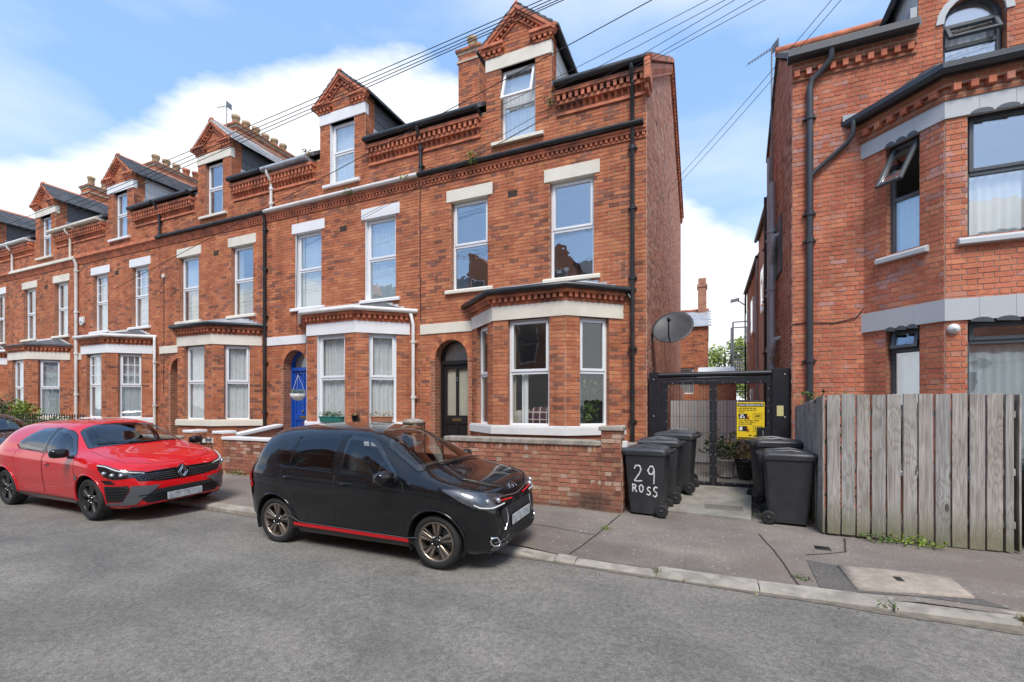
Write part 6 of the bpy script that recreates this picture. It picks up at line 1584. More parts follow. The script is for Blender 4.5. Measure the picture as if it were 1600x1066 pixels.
    for sg in (-1, 1):
        for x_ in (xf, xf-.85):
            yc = sg*.36; superell(m, (x_, yc, .55), (.25,.23,.10), 3.5, 6); superell(m, (x_-.27, yc, .86), (.09,.23,.34), 3.2, 6, rot=Matrix.Rotation(-.22, 3, 'Y')); superell(m, (x_-.37, yc, 1.24), (.055,.13,.085), 3, 6)
    m.build('seat', MT['seat'], car, off=(0,0,0))
    m = MB(); superell(m, (c['dash'], 0, .86), (.30, c['hw']*.86, .12), 3.5, 8); m.build('dashboard', MT['seat'], car, off=(0,0,0))
    m = MB(); m.tube([(c['dash']-.42+.06*math.sin(t), -.36+.18*math.cos(t), .95+.17*math.sin(t)) for t in [2*math.pi*i/20 for i in range(20)]], .014, 6, closed=True); m.build('steering_wheel', MT['seat'], car, off=(0,0,0))
    m = MB(); superell(m, (.45, 0, .7), (.3, c['hw']*.82, .22), 4, 6); m.build('parcel_shelf', MT['seat'], car, off=(0,0,0))
    m = MB(); m.box(axles[0]-.1, axles[1]+.1, -.30, .30, .14, .20)
    for ax in axles: m.tube([(ax, -c['hw']*.8, r),(ax, c['hw']*.8, r)], .03, 8)
    m.build('underbody', MT['trim_matt'], car, off=(0,0,0))
    for fn in c['frontfn']: fn(bd, car, c)
    return car

def number_plate(bd, car, z, x_hint, wd=.52, hh=.112, tilt=.06):
    p = bd.bvh.ray_cast(Vector((9, 0, z)), Vector((-1,0,0)))[0]; x = p.x+.022
    m = MB(); m.obox((x, 0, z), (.006,0,0), (0,wd/2,0), (0,0,hh/2)); m.obox((x-.012,0,z), (.010,0,0), (0,wd/2+.012,0), (0,0,hh/2+.012), 1)
    return m.build('number_plate', [MT['plate'], MT['trim_black']], car, off=(0,0,0), bevel=.004)

# ---- small black hatchback
def k_side(bd, car, sg, c):
    bd.patch([(.88,.20),(2.74,.20),(2.72,.295),(.92,.295)], 'side', .010, 'side_skirt', MT['trim_black'], car, sg)
    bd.patch([(.93,.275),(2.66,.262),(2.66,.300),(.93,.315)], 'side', .016, 'red_stripe', MT['stripe_red'], car, sg, rnd=0)
    bd.line([(.80,.385),(.93,.37),(1.02,.325),(2.62,.305),(2.78,.325)], 'side', .005, 'skirt_edge', MT['chrome'] if 0 else MT['trim_grey'], car, sg, .012)
    bd.line([(.15,.80),(.6,.775),(1.4,.745),(2.5,.72)], 'side', .004, 'swage_line', MT[c['paint']], car, sg, .0)
    # tail lamp
    bd.patch([(-.70,.70),(-.58,.70),(-.47,.86),(-.45,1.02),(-.53,1.03),(-.64,.90)], 'rdiag', .012, 'tail_lamp', MT['tail_red'], car, sg, res=.025)
    # head lamp
    P = [(1.62,.88),(1.74,.80),(1.95,.68),(2.10,.655),(2.30,.655),(2.34,.685),(2.33,.765),(2.20,.805),(1.98,.84),(1.80,.87)]
    lo = bd.patch(P, 'diag', .004, 'headlight', MT['lamp_bowl'], car, sg, res=.025); bd.line(P, 'diag', .005, 'lamp_surround', MT['trim_black'], lo, sg, .006, closed=True, rnd=1)
    bd.line([(1.93,.725),(1.99,.692),(2.11,.672),(2.31,.675)], 'diag', .008, 'running_light', MT['plastic_white'], lo, sg, .012)
    bd.line([(2.335,.62),(2.355,.55),(2.345,.47),(2.30,.40)], 'diag', .007, 'bumper_chrome', MT['chrome'], car, sg, .004)
    q = bd.proj([(2.08,.74),(2.22,.725)], 'diag', .012, sg); m = MB()
    for pnt in q: superell(m, pnt, (.030,.030,.030), 2, 8)
    m.build('lamp_lens', MT['lens'], lo, off=(0,0,0))
    bd.patch(P, 'diag', .016, 'lamp_cover', MT['lamp_glass'], lo, sg, res=.03)
    # fog lamp with its bright rim
    F = [(.50*sg,.255),(.60*sg,.275),(.62*sg,.36),(.535*sg,.355)]
    bd.patch(F, 'front', .008, 'fog_lamp', MT['trim_black'], car, -1, res=.02); bd.line(F, 'front', .011, 'fog_lamp_rim', MT['chrome'], car, -1, .012, closed=True, rnd=1)
    bd.line([(2.15,.30),(2.2,.295),(2.30,.305),(2.36,.325)], 'diag', .008, 'bumper_fin', MT['trim_grey'], car, sg, .006)
    bd.patch([(2.08,.215),(2.34,.205),(2.36,.265),(2.14,.275)], 'diag', .007, 'bumper_blade', MT['trim_grey'], car, sg, res=.03)
def k_front(bd, car, c):
    g = [(-.52,.695),(-.30,.662),(0,.648),(.30,.662),(.52,.695),(.52,.75),(.28,.735),(.06,.708),(-.06,.708),(-.28,.735),(-.52,.75)]
    go = bd.patch(g, 'front', .005, 'grille', MT['trim_black'], car, -1, res=.03, rnd=0)
    bd.line([(-.54,.755),(-.28,.74),(-.06,.713),(.06,.713),(.28,.74),(.54,.755)], 'front', .008, 'grille_bar', MT['chrome'], go, -1, .010)
    for s in (-1, 1): bd.line([(.16*s,.688),(.46*s,.718)], 'front', .010, 'grille_insert', MT['stripe_red'], go, -1, .012)
    bd.patch([(-.40,.405),(.40,.405),(.47,.56),(.44,.635),(-.44,.635),(-.47,.56)], 'front', .005, 'bumper_panel', MT['trim_matt'], car, -1, res=.03, rnd=1)
    lg = [(-.44,.24),(.44,.24),(.50,.33),(.46,.40),(-.46,.40),(-.50,.33)]
    lo = bd.patch(lg, 'front', .005, 'lower_grille', MT['trim_matt'], car, -1, res=.03, rnd=0); m = MB()
    for i in range(14):
        y = -.42+.84*i/13
        for s in (-1, 1): bd.line([(y,.255),(y+s*.07,.325)], 'front', .004, '', None, None, -1, .01, b=m)
    m.build('grille_mesh', MT['trim_black'], lo, off=(0,0,0), kind='stuff')
    number_plate(bd, car, .47, 0)
    p = bd.bvh.ray_cast(Vector((9,0,.76)), Vector((-1,0,0)))[0]
    lg_ = root; m = MB()
    def stroke(P): 
        q = [bd.bvh.ray_cast(Vector((9, y, z)), Vector((-1,0,0)))[0]+Vector((.006,0,.004)) for y, z in P]; m.tube(q, .0065, 5)
    # linked letter emblem: K, I, N-like slashes
    z0, z1 = .775, .822
    stroke([(-.095,z0),(-.095,z1)]); stroke([(-.092,(z0+z1)/2-.005),(-.045,z1)]); stroke([(-.08,(z0+z1)/2),(-.045,z0),(-.0,z1),(.0,z0)]); stroke([(.0,z0),(.048,z1),(.092,z0)])
    m.build('badge', MT['chrome'], car, off=(0,0,0))
    bd.line([(-.60,.195),(-.3,.185),(0,.182),(.3,.185),(.60,.195)], 'front', .016, 'front_splitter', MT['trim_black'], car, -1, .002)
KIA = dict(L=3.67, hw=.797, paint='paint_black_car', r=.292, ra=.345, axles=(.60, 3.0), wd=.195, tum=.17, privacy=True,
  T=[(0,.74),(.03,.92),(.09,1.03),(.20,1.27),(.33,1.425),(.6,1.468),(1.2,1.488),(1.7,1.472),(2.0,1.432),(2.12,1.393),(2.4,1.262),(2.84,1.03),(3.0,.985),(3.2,.945),(3.42,.892),(3.54,.835),(3.60,.765),(3.645,.655),(3.67,.53)],
  S=[(0,.70),(.06,.90),(.3,.985),(.8,.975),(1.6,.945),(2.4,.92),(2.8,.905),(3.1,.875),(3.4,.80),(3.54,.735),(3.62,.64),(3.67,.49)],
  B=[(0,.40),(.08,.29),(.4,.21),(.9,.175),(2.7,.175),(3.3,.18),(3.55,.19),(3.67,.23)],
  W=[(0,.56),(.03,.64),(.10,.715),(.3,.775),(.6,.797),(1.5,.788),(2.4,.788),(3.0,.797),(3.22,.787),(3.40,.752),(3.52,.69),(3.60,.61),(3.645,.52),(3.67,.42)],
  sidewin=[[(1.665,.965),(2.46,.940),(2.55,.950),(2.14,1.305),(2.03,1.362),(1.665,1.392)], [(.60,1.10),(.70,1.015),(1.575,.968),(1.575,1.394),(1.0,1.372),(.82,1.30)]],
  pillars=[[(1.575,.965),(1.665,.963),(1.665,1.394),(1.575,1.396)]], bars=[[(.85,1.005),(.885,1.003),(.915,1.36),(.88,1.35)]],
  screen=[(2.745,-.645),(2.81,-.40),(2.84,0),(2.81,.40),(2.745,.645),(2.50,.595),(2.22,.54),(2.12,.32),(2.10,0),(2.12,-.32),(2.22,-.54),(2.50,-.595)],
  beltline=[(.62,1.02),(.72,1.0),(1.6,.955),(2.55,.932)],
  doors=[[(1.62,.335),(2.56,.325),(2.62,.50),(2.63,.80),(2.57,.925),(1.62,.955)], [(.99,.44),(1.08,.35),(1.605,.337),(1.605,.955),(.72,.985),(.75,.85),(.92,.62)]],
  handles=[(1.80,.845),(.88,.875)], mirror=(2.47,.915,.99), mirmat='paint_black_car', sidefn=[k_side], frontfn=[k_front],
  rearwin=[(-.46,1.05),(.46,1.05),(.40,1.32),(-.40,1.32)], bonnet=[[(2.86,-.66),(3.15,-.63),(3.40,-.52),(3.52,-.30),(3.545,0),(3.52,.30),(3.40,.52),(3.15,.63),(2.86,.66)]],
  creases=[[(2.95,-.50),(3.2,-.47),(3.42,-.36),(3.52,-.22)],[(2.95,.50),(3.2,.47),(3.42,.36),(3.52,.22)]],
  wipers=[((2.85,.12),(2.74,-.52)),((2.84,.55),(2.80,-.05))], seatx=1.95, dash=2.5,
  wheel=dict(rim=.215, n=5, lip='alloy_bronze', hub='alloy_dark', rot=.32, legs=[(-.16,-.17,.013,.021,'alloy_bronze'),(.16,.17,.013,.021,'alloy_bronze'),(-.0,-.0,.010,.013,'alloy_dark'),(-.40,-.40,.009,.012,'alloy_dark')]))
# ---- red hatchback
def c_side(bd, car, sg, c):
    bd.patch([(.98,.225),(3.0,.215),(2.98,.27),(1.02,.285)], 'side', .010, 'side_sill', MT['trim_grey'], car, sg, rnd=0)
    bd.line([(1.0,.42),(1.6,.40),(2.4,.44),(2.95,.52)], 'side', .004, 'swage_line', MT[c['paint']], car, sg, .0)
    bd.patch([(-.76,.74),(-.50,.80),(-.46,.93),(-.72,.90)], 'rdiag', .010, 'tail_lamp', MT['tail_red'], car, sg, res=.03)
    P = [(1.84,.845),(1.92,.71),(2.06,.625),(2.44,.645),(2.48,.70),(2.14,.77),(1.98,.835)]
    lo = bd.patch(P, 'diag', .005, 'headlight', MT['trim_black'], car, sg, res=.025)
    bd.line([(1.87,.825),(1.98,.81),(2.13,.75),(2.44,.68)], 'diag', .010, 'running_light', MT['plastic_white'], lo, sg, .012)
    m = MB()
    for pnt in bd.proj([(1.98,.72),(2.09,.69),(2.2,.683)], 'diag', .012, sg): superell(m, pnt, (.032,.032,.028), 2, 8)
    m.build('lamp_lens', MT['lens'], lo, off=(0,0,0))
    bd.patch(P, 'diag', .016, 'lamp_cover', MT['lamp_glass'], lo, sg, res=.03)
    # lamp drop and air inlet at the corner
    bd.patch([(1.92,.62),(2.06,.615),(2.13,.56),(1.99,.56)], 'diag', .006, 'lower_lamp', MT['trim_black'], car, sg, res=.03, rnd=0)
    inl = bd.patch([(1.965,.30),(2.20,.30),(2.30,.47),(2.28,.53),(1.965,.53)], 'diag', .006, 'air_inlet', MT['trim_matt'], car, sg, res=.03, rnd=0); m = MB()
    for k in range(5): bd.line([(1.98,.33+k*.042),(2.22+k*.015,.33+k*.042)], 'diag', .006, '', None, None, sg, .012, b=m)
    m.build('inlet_slat', MT['trim_black'], inl, off=(0,0,0), kind='stuff')
    bd.patch([(1.98,.245),(2.36,.245),(2.62,.485),(2.54,.50),(2.31,.525),(2.30,.45),(2.20,.29),(1.98,.285)], 'diag', .012, 'bumper_blade', MT['trim_grey'], car, sg, res=.03, rnd=0)
    bd.patch([(2.905,.60),(2.985,.60),(2.985,.66),(2.905,.66)], 'side', .005, 'fender_badge', MT['trim_grey'], car, sg, res=.03, rnd=0)
def c_front(bd, car, c):
    g = [(-.60,.585),(-.30,.545),(0,.535),(.30,.545),(.60,.585),(.64,.675),(.36,.685),(0,.685),(-.36,.685),(-.64,.675)]
    go = bd.patch(g, 'front', .006, 'grille', MT['trim_black'], car, -1, res=.03, rnd=0)
    for r_ in range(4):
        for i in range(30):
            y = -.60+1.2*(i+.5+(r_%2)*.5)/30; z = .568+r_*.030
            if not inside(shrink(g, .012), y, z) or abs(y) < .08: continue
            q = bd.proj([(y-.012,z-.007),(y+.012,z-.007),(y+.012,z+.007),(y-.012,z+.007)], 'front', .012, -1); m = MB(); m.prism(q, (.006,0,0)); m.build('grille_stud', MT['alloy_grey'], go, off=(0,0,0))
    bd.line([(-.64,.683),(-.3,.693),(0,.695),(.3,.693),(.64,.683)], 'front', .012, 'grille_bar', MT['trim_black'], go, -1, .01)
    # diamond emblem
    m = MB(); x = bd.bvh.ray_cast(Vector((9,0,.63)), Vector((-1,0,0)))[0].x+.03; D_ = lambda h, w: [(x, 0, .63+h), (x, w, .63), (x, 0, .63-h), (x, -w, .63)]
    m.prism([(x-.04,0,.76),(x-.04,.105,.67),(x-.04,.06,.55),(x-.04,0,.51),(x-.04,-.06,.55),(x-.04,-.105,.67)], (.03,0,0)); eb = m.build('emblem_base', MT['trim_black'], car, off=(0,0,0))
    m = MB()
    for h, w in ((.105,.072),(.066,.043)): m.tube(D_(h, w), .006, 6, closed=True, sm=False)
    m.build('emblem', MT['chrome'], eb, off=(0,0,0))
    lg = [(-.50,.245),(.50,.245),(.70,.40),(.55,.435),(-.55,.435),(-.70,.40)]
    lo = bd.patch(lg, 'front', .005, 'lower_grille', MT['trim_matt'], car, -1, res=.03, rnd=0)
    for k in range(3):
        z = .29+k*.04; bd.line([(-.52-.04*k,z),(0,z),(.52+.04*k,z)], 'front', .008, 'grille_slat', MT['trim_black'], lo, -1, .012)
    number_plate(bd, car, .30, 0)
    bd.line([(-.66,.20),(-.3,.185),(0,.18),(.3,.185),(.66,.20)], 'front', .014, 'front_splitter', MT['trim_matt'], car, -1, .0)
CLIO = dict(L=4.05, hw=.895, paint='paint_red_car', r=.312, ra=.365, axles=(.65, 3.235), wd=.205, tum=.17,
  T=[(0,.80),(.04,.97),(.13,1.06),(.30,1.20),(.46,1.325),(.64,1.395),(1.1,1.432),(1.7,1.44),(2.15,1.405),(2.28,1.365),(2.5,1.275),(2.98,1.05),(3.16,1.005),(3.5,.935),(3.75,.86),(3.88,.80),(3.96,.70),(4.02,.58),(4.05,.47)],
  S=[(0,.76),(.05,.94),(.4,.99),(1.2,.96),(2.4,.925),(3.0,.91),(3.4,.87),(3.72,.775),(3.88,.70),(4.0,.57),(4.05,.43)],
  B=[(0,.42),(.08,.31),(.4,.23),(.9,.19),(3.0,.185),(3.6,.18),(3.9,.19),(4.05,.22)],
  W=[(0,.62),(.03,.71),(.10,.79),(.3,.855),(.65,.895),(1.3,.872),(2.4,.870),(3.2,.895),(3.5,.875),(3.72,.82),(3.86,.75),(3.95,.66),(4.01,.56),(4.05,.42)],
  sidewin=[[(1.965,.965),(2.74,.940),(2.86,.945),(2.44,1.225),(2.28,1.292),(1.965,1.338)], [(1.02,1.09),(1.10,1.01),(1.88,.968),(1.88,1.34),(1.48,1.318),(1.24,1.23)]],
  pillars=[[(1.88,.967),(1.965,.964),(1.965,1.339),(1.88,1.341)]], bars=[],
  screen=[(2.90,-.69),(2.96,-.42),(2.985,0),(2.96,.42),(2.90,.69),(2.62,.62),(2.36,.555),(2.27,.3),(2.25,0),(2.27,-.3),(2.36,-.555),(2.62,-.62)],
  beltline=[(1.0,1.06),(1.1,1.0),(1.9,.955),(2.90,.925)],
  doors=[[(1.925,.31),(2.84,.30),(2.91,.50),(2.90,.78),(2.86,.915),(1.925,.952)], [(1.10,.42),(1.18,.33),(1.905,.312),(1.905,.952),(1.06,.985),(1.02,.80),(1.06,.6)]],
  handles=[(2.10,.80)], mirror=(2.78,.995,1.0), mirmat='trim_black', sidefn=[c_side], frontfn=[c_front],
  rearwin=[(-.50,1.08),(.50,1.08),(.44,1.30),(-.44,1.30)], bonnet=[[(2.98,-.70),(3.4,-.70),(3.72,-.62),(3.86,-.38),(3.885,0),(3.86,.38),(3.72,.62),(3.4,.70),(2.98,.70)]],
  creases=[[(3.05,-.52),(3.4,-.46),(3.7,-.33),(3.84,-.24)],[(3.05,.52),(3.4,.46),(3.7,.33),(3.84,.24)]],
  wipers=[((2.97,.15),(2.85,-.55)),((2.97,.6),(2.93,-.0))], seatx=2.2, dash=2.78,
  wheel=dict(rim=.228, n=5, lip='alloy_dark', hub='alloy_dark', rot=.1, legs=[(-.25,-.27,.012,.020,'alloy_dark'),(.25,.27,.012,.020,'alloy_dark'),(-.06,-.08,.007,.009,'alloy_grey'),(.06,.08,.007,.009,'alloy_grey')]))
def park(c, xfront, ynear, roll, name, label, rz=0):
    """front axle at xfront, near tyres' outer wall at ynear, far wheels up on the kerb"""
    x0 = xfront-c['axles'][1]; yc = ynear+c['hw']-.028
    z = gz(xfront-1.2)
    piv = Vector((0, -(c['hw']-.06), 0)); rot = Matrix.Rotation(roll, 3, 'X'); d = piv-rot@piv
    car = make_car(name, label, c, (x0, yc+d.y, z+d.z+.004), roll, rz); return car
black_car = park(KIA, -2.69, 4.17, R(2.6), 'parked_car', 'small black hatchback with a red sill stripe and bronze alloy wheels')
red_car = park(CLIO, -8.47, 3.74, R(2.3), 'parked_car', 'glossy red hatchback with black mirrors parked half on the pavement')
DARK = dict(CLIO); DARK['paint'] = 'paint_dark_car'
dark_car = park(DARK, -14.3, 3.95, R(2.3), 'parked_car', 'dark car cut off by the left edge, parked behind the red hatchback')
for i_, car_ in enumerate((black_car, red_car, dark_car)): car_['group'] = 'cars parked along the kerb'
# ------------------------------------------------------------------ wheelie bins
simple('bin_plastic', (.026,.027,.030), .5, var=.18, scale=5, bmp=.12, dirt=(.07,.068,.065), dirtamt=.35, obj=True)
simple('bin_lid', (.042,.044,.05), .42, var=.2, scale=6, bmp=.1, dirt=(.11,.11,.11), dirtamt=.4, obj=True)
simple('hand_paint', (.72,.72,.70), .7, var=.1, scale=30, bmp=.2)
def rrect(x0, x1, y0, y1, r, n=4):
    P = []
    for cx, cy, a0 in ((x1-r,y1-r,0),(x0+r,y1-r,90),(x0+r,y0+r,180),(x1-r,y0+r,270)):
        for i in range(n+1): a = R(a0+90*i/n); P.append((cx+r*math.cos(a), cy+r*math.sin(a)))
    return P
def loft(b, secs, mi=0, sm=True, cap=True):
    n = len(secs[0]); o = [p for s in secs for p in s]
    b.add(o, [(i*n+j, i*n+(j+1)%n, (i+1)*n+(j+1)%n, (i+1)*n+j) for i in range(len(secs)-1) for j in range(n)], mi, sm)
    if cap: b.add(secs[0], [tuple(range(n-1,-1,-1))], mi); b.add(secs[-1], [tuple(range(n))], mi)
def lev(P, z): return [(x, y, z) for x, y in P]
def bin_side_y(z): return -(.235+.055*(z-.05)/.88)
def wheelie_bin(label, loc, rz, text_=None, lidmat='bin_lid', extra=None):
    o = root('wheelie_bin', label, 'wheelie bin', loc, rz, group='black wheelie bins by the alley gate')
    b = MB(); sec = []
    for f, z in ((0,.045),(.02,.03),(.03,.06),(.35,.32),(.7,.64),(1,.93)):
        sec.append(lev(rrect(-.25-.075*f, .235+.055*f, -.235-.055*f, .235+.055*f, .05), z))
    loft(b, sec); 
    body = b.build('body', MT['bin_plastic'], o, off=(0,0,0)); body.data.set_sharp_from_angle(angle=R(35))
    b = MB(); loft(b, [lev(rrect(-.335,.30,-.30,.30,.05), .925), lev(rrect(-.345,.31,-.308,.308,.05), .935), lev(rrect(-.345,.31,-.308,.308,.05), .975), lev(rrect(-.335,.30,-.30,.30,.05), .985)]); b.build('rim', MT['bin_plastic'], o, off=(0,0,0)).data.set_sharp_from_angle(angle=R(35))
    b = MB(); loft(b, [lev(rrect(-.372,.30,-.305,.305,.06), .972), lev(rrect(-.378,.305,-.312,.312,.06), .985), lev(rrect(-.375,.30,-.308,.308,.07), 1.008), lev(rrect(-.34,.28,-.28,.28,.08), 1.035), lev(rrect(-.26,.24,-.22,.22,.09), 1.052), lev(rrect(-.1,.1,-.09,.09,.05), 1.058)])
    for sy in (-1, 1): b.tube([(-.33, sy*.2, 1.02),(-.05, sy*.2, 1.062),(.25, sy*.2, 1.035)], .018, 6)
    ld = b.build('lid', MT[lidmat], o, off=(0,0,0)); ld.data.set_sharp_from_angle(angle=R(45))
    b = MB(); b.tube([(.28,-.2,.985),(.375,-.2,1.0),(.375,.2,1.0),(.28,.2,.985)], .018, 8)
    for y in (-.2, 0, .2): b.box(.27,.36,y-.025,y+.025,.95,1.0)
    b.build('handle', MT['bin_plastic'], o, off=(0,0,0))
    b = MB(); b.tube([(.20,-.26,.10),(.20,.26,.10)], .012, 6); b.box(.16,.27,-.2,.2,.06,.18); b.build('axle', MT['bin_plastic'], o, off=(0,0,0))
    for sy in (-1, 1):
        b = MB(); b.lathe([(.03,-.03),(.075,-.03),(.094,-.02),(.10,0),(.094,.02),(.075,.03),(.06,.022),(.03,.024),(.0,.03)], (0, 0, .10), 'y', 24); b.v = [(x+.235, (y if sy < 0 else -y)+sy*.285, z) for x, y, z in b.v]; w_ = b.build('wheel', MT['rubber'], o, off=(0,0,0))
        b = MB(); [b.bar((.235,sy*.315,.10),(.235+.06*math.cos(a),sy*.312,.10+.06*math.sin(a)),.014,.008,(0,1,0)) for a in [2*math.pi*i/6 for i in range(6)]]; b.lathe([(0,0),(.022,0),(.02,.012),(0,.012)], (.235, sy*.315+.006, .10), 'y', 10, cap=False); b.build('hub', MT['bin_plastic'], w_, off=(0,0,0))
    if text_: text_(body)
    if extra: extra(o)
    return o
G = {'2': [[(0,.8),(.15,1),(.55,1),(.7,.78),(.55,.5),(0,.02),(.2,-.02),(.75,.03)]], '9': [[(.7,.72),(.5,.48),(.2,.5),(.05,.72),(.25,.98),(.55,1.0),(.7,.8),(.7,.4),(.66,-.12)]],
     'R': [[(0,0),(.02,1)],[(.0,.98),(.5,.95),(.62,.75),(.45,.55),(.05,.5)],[(.3,.5),(.75,-.02)]], 'O': [[(.4,1),(.08,.8),(0,.4),(.2,.02),(.5,.0),(.72,.3),(.68,.75),(.4,1)]],
     'S': [[(.65,.92),(.35,1.0),(.08,.82),(.2,.58),(.55,.42),(.62,.15),(.35,-.02),(.0,.1)]]}
def chalk(body):
    b = MB(); rt = random.Random(6)
    def glyph(ch, x0, z0, w_, h):
        for st in G[ch]:
            q = resample([(x0+x*w_+rt.uniform(-.004,.004), z0+z*h) for x, z in st], .02, False); P = [Vector((u, bin_side_y(z)-.002, z)) for u, z in q]
            for i in range(len(P)-1):
                a, c = P[i], P[i+1]; t = (c-a).normalized(); s = Vector((-t.z, 0, t.x))*rt.uniform(.007,.0105); d = V(0,-.0015,0); e = t*.004
                b.hexa([a-e-s,c+e-s,c+e+s,a-e+s], [a-e-s+d,c+e-s+d,c+e+s+d,a-e+s+d])
    glyph('2', -.17, .53, .15, .24); glyph('9', .03, .53, .14, .24)
    glyph('R', -.20, .36, .085, .115); glyph('O', -.10, .36, .085, .115); glyph('S', .015, .325, .085, .12); glyph('S', .11, .305, .09, .15)
    b.build('painted_number', MT['hand_paint'], body, off=(0,0,0))
def apz(y): return .15+max(0, y-7.55)*.115
wheelie_bin('black wheelie bin with 29 ROSS painted in white on its side', (-.86, 7.49, pz(-.86,7.5)), R(-4), chalk)
wheelie_bin('black wheelie bin standing directly behind the one painted in white', (-.74, 8.17, apz(8.0)-.01), R(3))
wheelie_bin('black wheelie bin closest to the left gate leaf, third of the left row', (-.50, 8.72, apz(8.7)), R(-6))
wheelie_bin('black wheelie bin standing inside the alley, seen through the left gate mesh', (-.55, 10.1, .24), R(8))
wheelie_bin('black wheelie bin beside the timber fence, nearest to the pavement', (1.055, 7.74, pz(1.0,7.7)), R(176))
wheelie_bin('black wheelie bin half hidden behind the bin beside the timber fence', (.97, 8.48, apz(8.4)-.03), R(187))
def bluestrip(o):
    b = MB(); b.box(-.36,.30,-.318,.318,.955,.972); b.build('blue_trim', MT['plastic_blue'], o, off=(0,0,0))
wheelie_bin('black wheelie bin with blue trim cut off by the right edge behind the fence end', (3.80, 7.60, pz(3.7,7.6)), R(92), None, 'bin_lid', bluestrip)

# ------------------------------------------------------------------ satellite dish, aerials, boxes
sd = root('satellite_dish', 'dark grey satellite dish on the brick gable above the alley gate', 'satellite dish', (-.66, 9.75, 3.4))
n_ = Vector((-.10, -.80, .59)).normalized(); ux = Vector((0,0,1)).cross(n_).normalized(); uy = n_.cross(ux)
b = MB(); ce = Vector((-.66, 9.75, 3.40)); rings = []
for side_ in (0, 1):
    for i in range(9 if not side_ else 9):
        q = i/8 if not side_ else 1-i/8; rad = .405*q; d = .085*q*q-.085+(-.012 if side_ else 0)
        rings.append([ce+ux*rad*math.cos(t)*1.0+uy*rad*math.sin(t)*1.06+n_*d for t in [2*math.pi*k/36 for k in range(36)]])
loft(b, rings, 0, True, False); b.build('dish', MT['dish_grey'], sd)
b = MB(); foot = ce-uy*.40+n_*.0; tip = ce+n_*.36-uy*.16; b.tube([foot, foot+n_*.15-uy*.02, tip], .014, 6); arm = b.build('feed_arm', MT['iron_black'], sd)
b = MB(); t_ = (ce-tip).normalized(); b.tube([tip-t_*.06, tip+t_*.02, tip+t_*.025, tip+t_*.05], [.026,.028,.035,.035], 10); b.build('receiver', MT['iron_black'], arm)
b = MB(); b.tube([ce-n_*.09, ce-n_*.2, (-1.0,9.98,3.28),(-1.07,9.98,3.28)], .022, 8); b.box(-1.076,-1.055,9.88,10.08,3.14,3.42); b.build('wall_bracket', MT['iron_black'], sd)
def yagi(name, label, base_, top, dirv, n, ln, mat='steel_grey', el_=.22):
    o = root(name, label, 'aerial', base_); b = MB(); b.tube([base_, top], .018, 6); b.build('mast', MT[mat], o)
    d = Vector(dirv).normalized(); s = d.cross(V(0,0,1)).normalized(); b = MB(); p = Vector(top); b.tube([p-d*.15, p+d*ln], .010, 5); b.build('boom', MT[mat], o)
    b = MB()
    for i in range(n): q = p+d*(ln*i/(n-1)); e = el_*(1-.35*i/n); b.tube([q-s*e/2, q+s*e/2], .006, 4)
    b.obox(p-d*.1, d*.01, s*.12, V(0,0,.10)); b.build('element', MT[mat], o, kind='stuff'); return o
yagi('roof_aerial', 'tall roof aerial on a mast beside the right brick house gable', (1.27, 11.3, 6.0), (1.27, 11.3, 9.55), (-.75,-.35,-.55), 9, .62)
yagi('roof_aerial', 'small aerial beside the row of six chimney pots', (-16.3, 11.25, 12.0), (-16.3, 11.25, 12.85), (-1,-.2,0), 5, .4, el_=.3)
def wallbox(name, label, cat, x, z, w_, h_, d_, mat):
    b = MB(); b.box(x-w_/2, x+w_/2, FY-.01-d_, FY-.009, z-h_/2, z+h_/2); o = b.build(name, MT[mat], bevel=.02); return tag(o, label, cat)
o = root('alarm_box', 'white alarm bell box on the terrace wall beside a lattice window', 'alarm box', (-20.75, FY, 4.85)); b = MB(); b.prism([(-20.87,FY-.01,5.0),(-20.63,FY-.01,5.0),(-20.63,FY-.01,4.78),(-20.75,FY-.01,4.68),(-20.87,FY-.01,4.78)], (0,-.08,0)); b.build('cover', MT['plastic_white'], o, bevel=.015); b = MB(); b.box(-20.80,-20.70,FY-.10,FY-.091,4.80,4.84); b.build('strobe', MT['plastic_blue'], o)
o = root('junction_box', 'small white junction box high on the terrace wall', 'junction box', (-16.02, FY, 5.95)); b = MB(); b.box(-16.07,-15.97,FY-.06,FY-.01,5.9,6.0); b.build('box', MT['plastic_white'], o, bevel=.008); b = MB(); b.tube([(-16.02,FY-.02,5.9),(-16.02,FY-.018,4.6),(-16.03,FY-.018,2.2)], .008, 5); b.build('lead_wire', MT['cable'], o)
o = root('meter_box', 'small white box at the foot of the black downpipe by the garden wall', 'junction box', (-1.22, 8.0, 1.1)); b = MB(); b.box(-1.27,-1.17,7.30,7.38,1.13,1.24); b.build('box', MT['plastic_white'], o, bevel=.008)
b = MB(); b.tube([(-6.22,FY-.02,7.0),(-6.225,FY-.016,5.0),(-6.21,FY-.016,3.8)], .010, 5); tag(b.build('wall_cable', MT['cable']), 'black cable clipped down the brick between the black door and blue door houses', 'cable')
b = MB(); b.tube([(-11.2+1.05,FY-.02,6.9),(-10.2,FY-.016,5.0),(-10.19,FY-.016,3.75)], .009, 5); tag(b.build('wall_cable', MT['cable']), 'thin cable down the wall left of the upper windows over the blue door', 'cable')
b = MB(); b.box(-4.93,-4.87,FY-.02,FY+.0,1.66,1.78); tag(b.build('door_bell', MT['plastic_black'], bevel=.006), 'small black and white doorbell on the wall beside the black front door', 'doorbell')

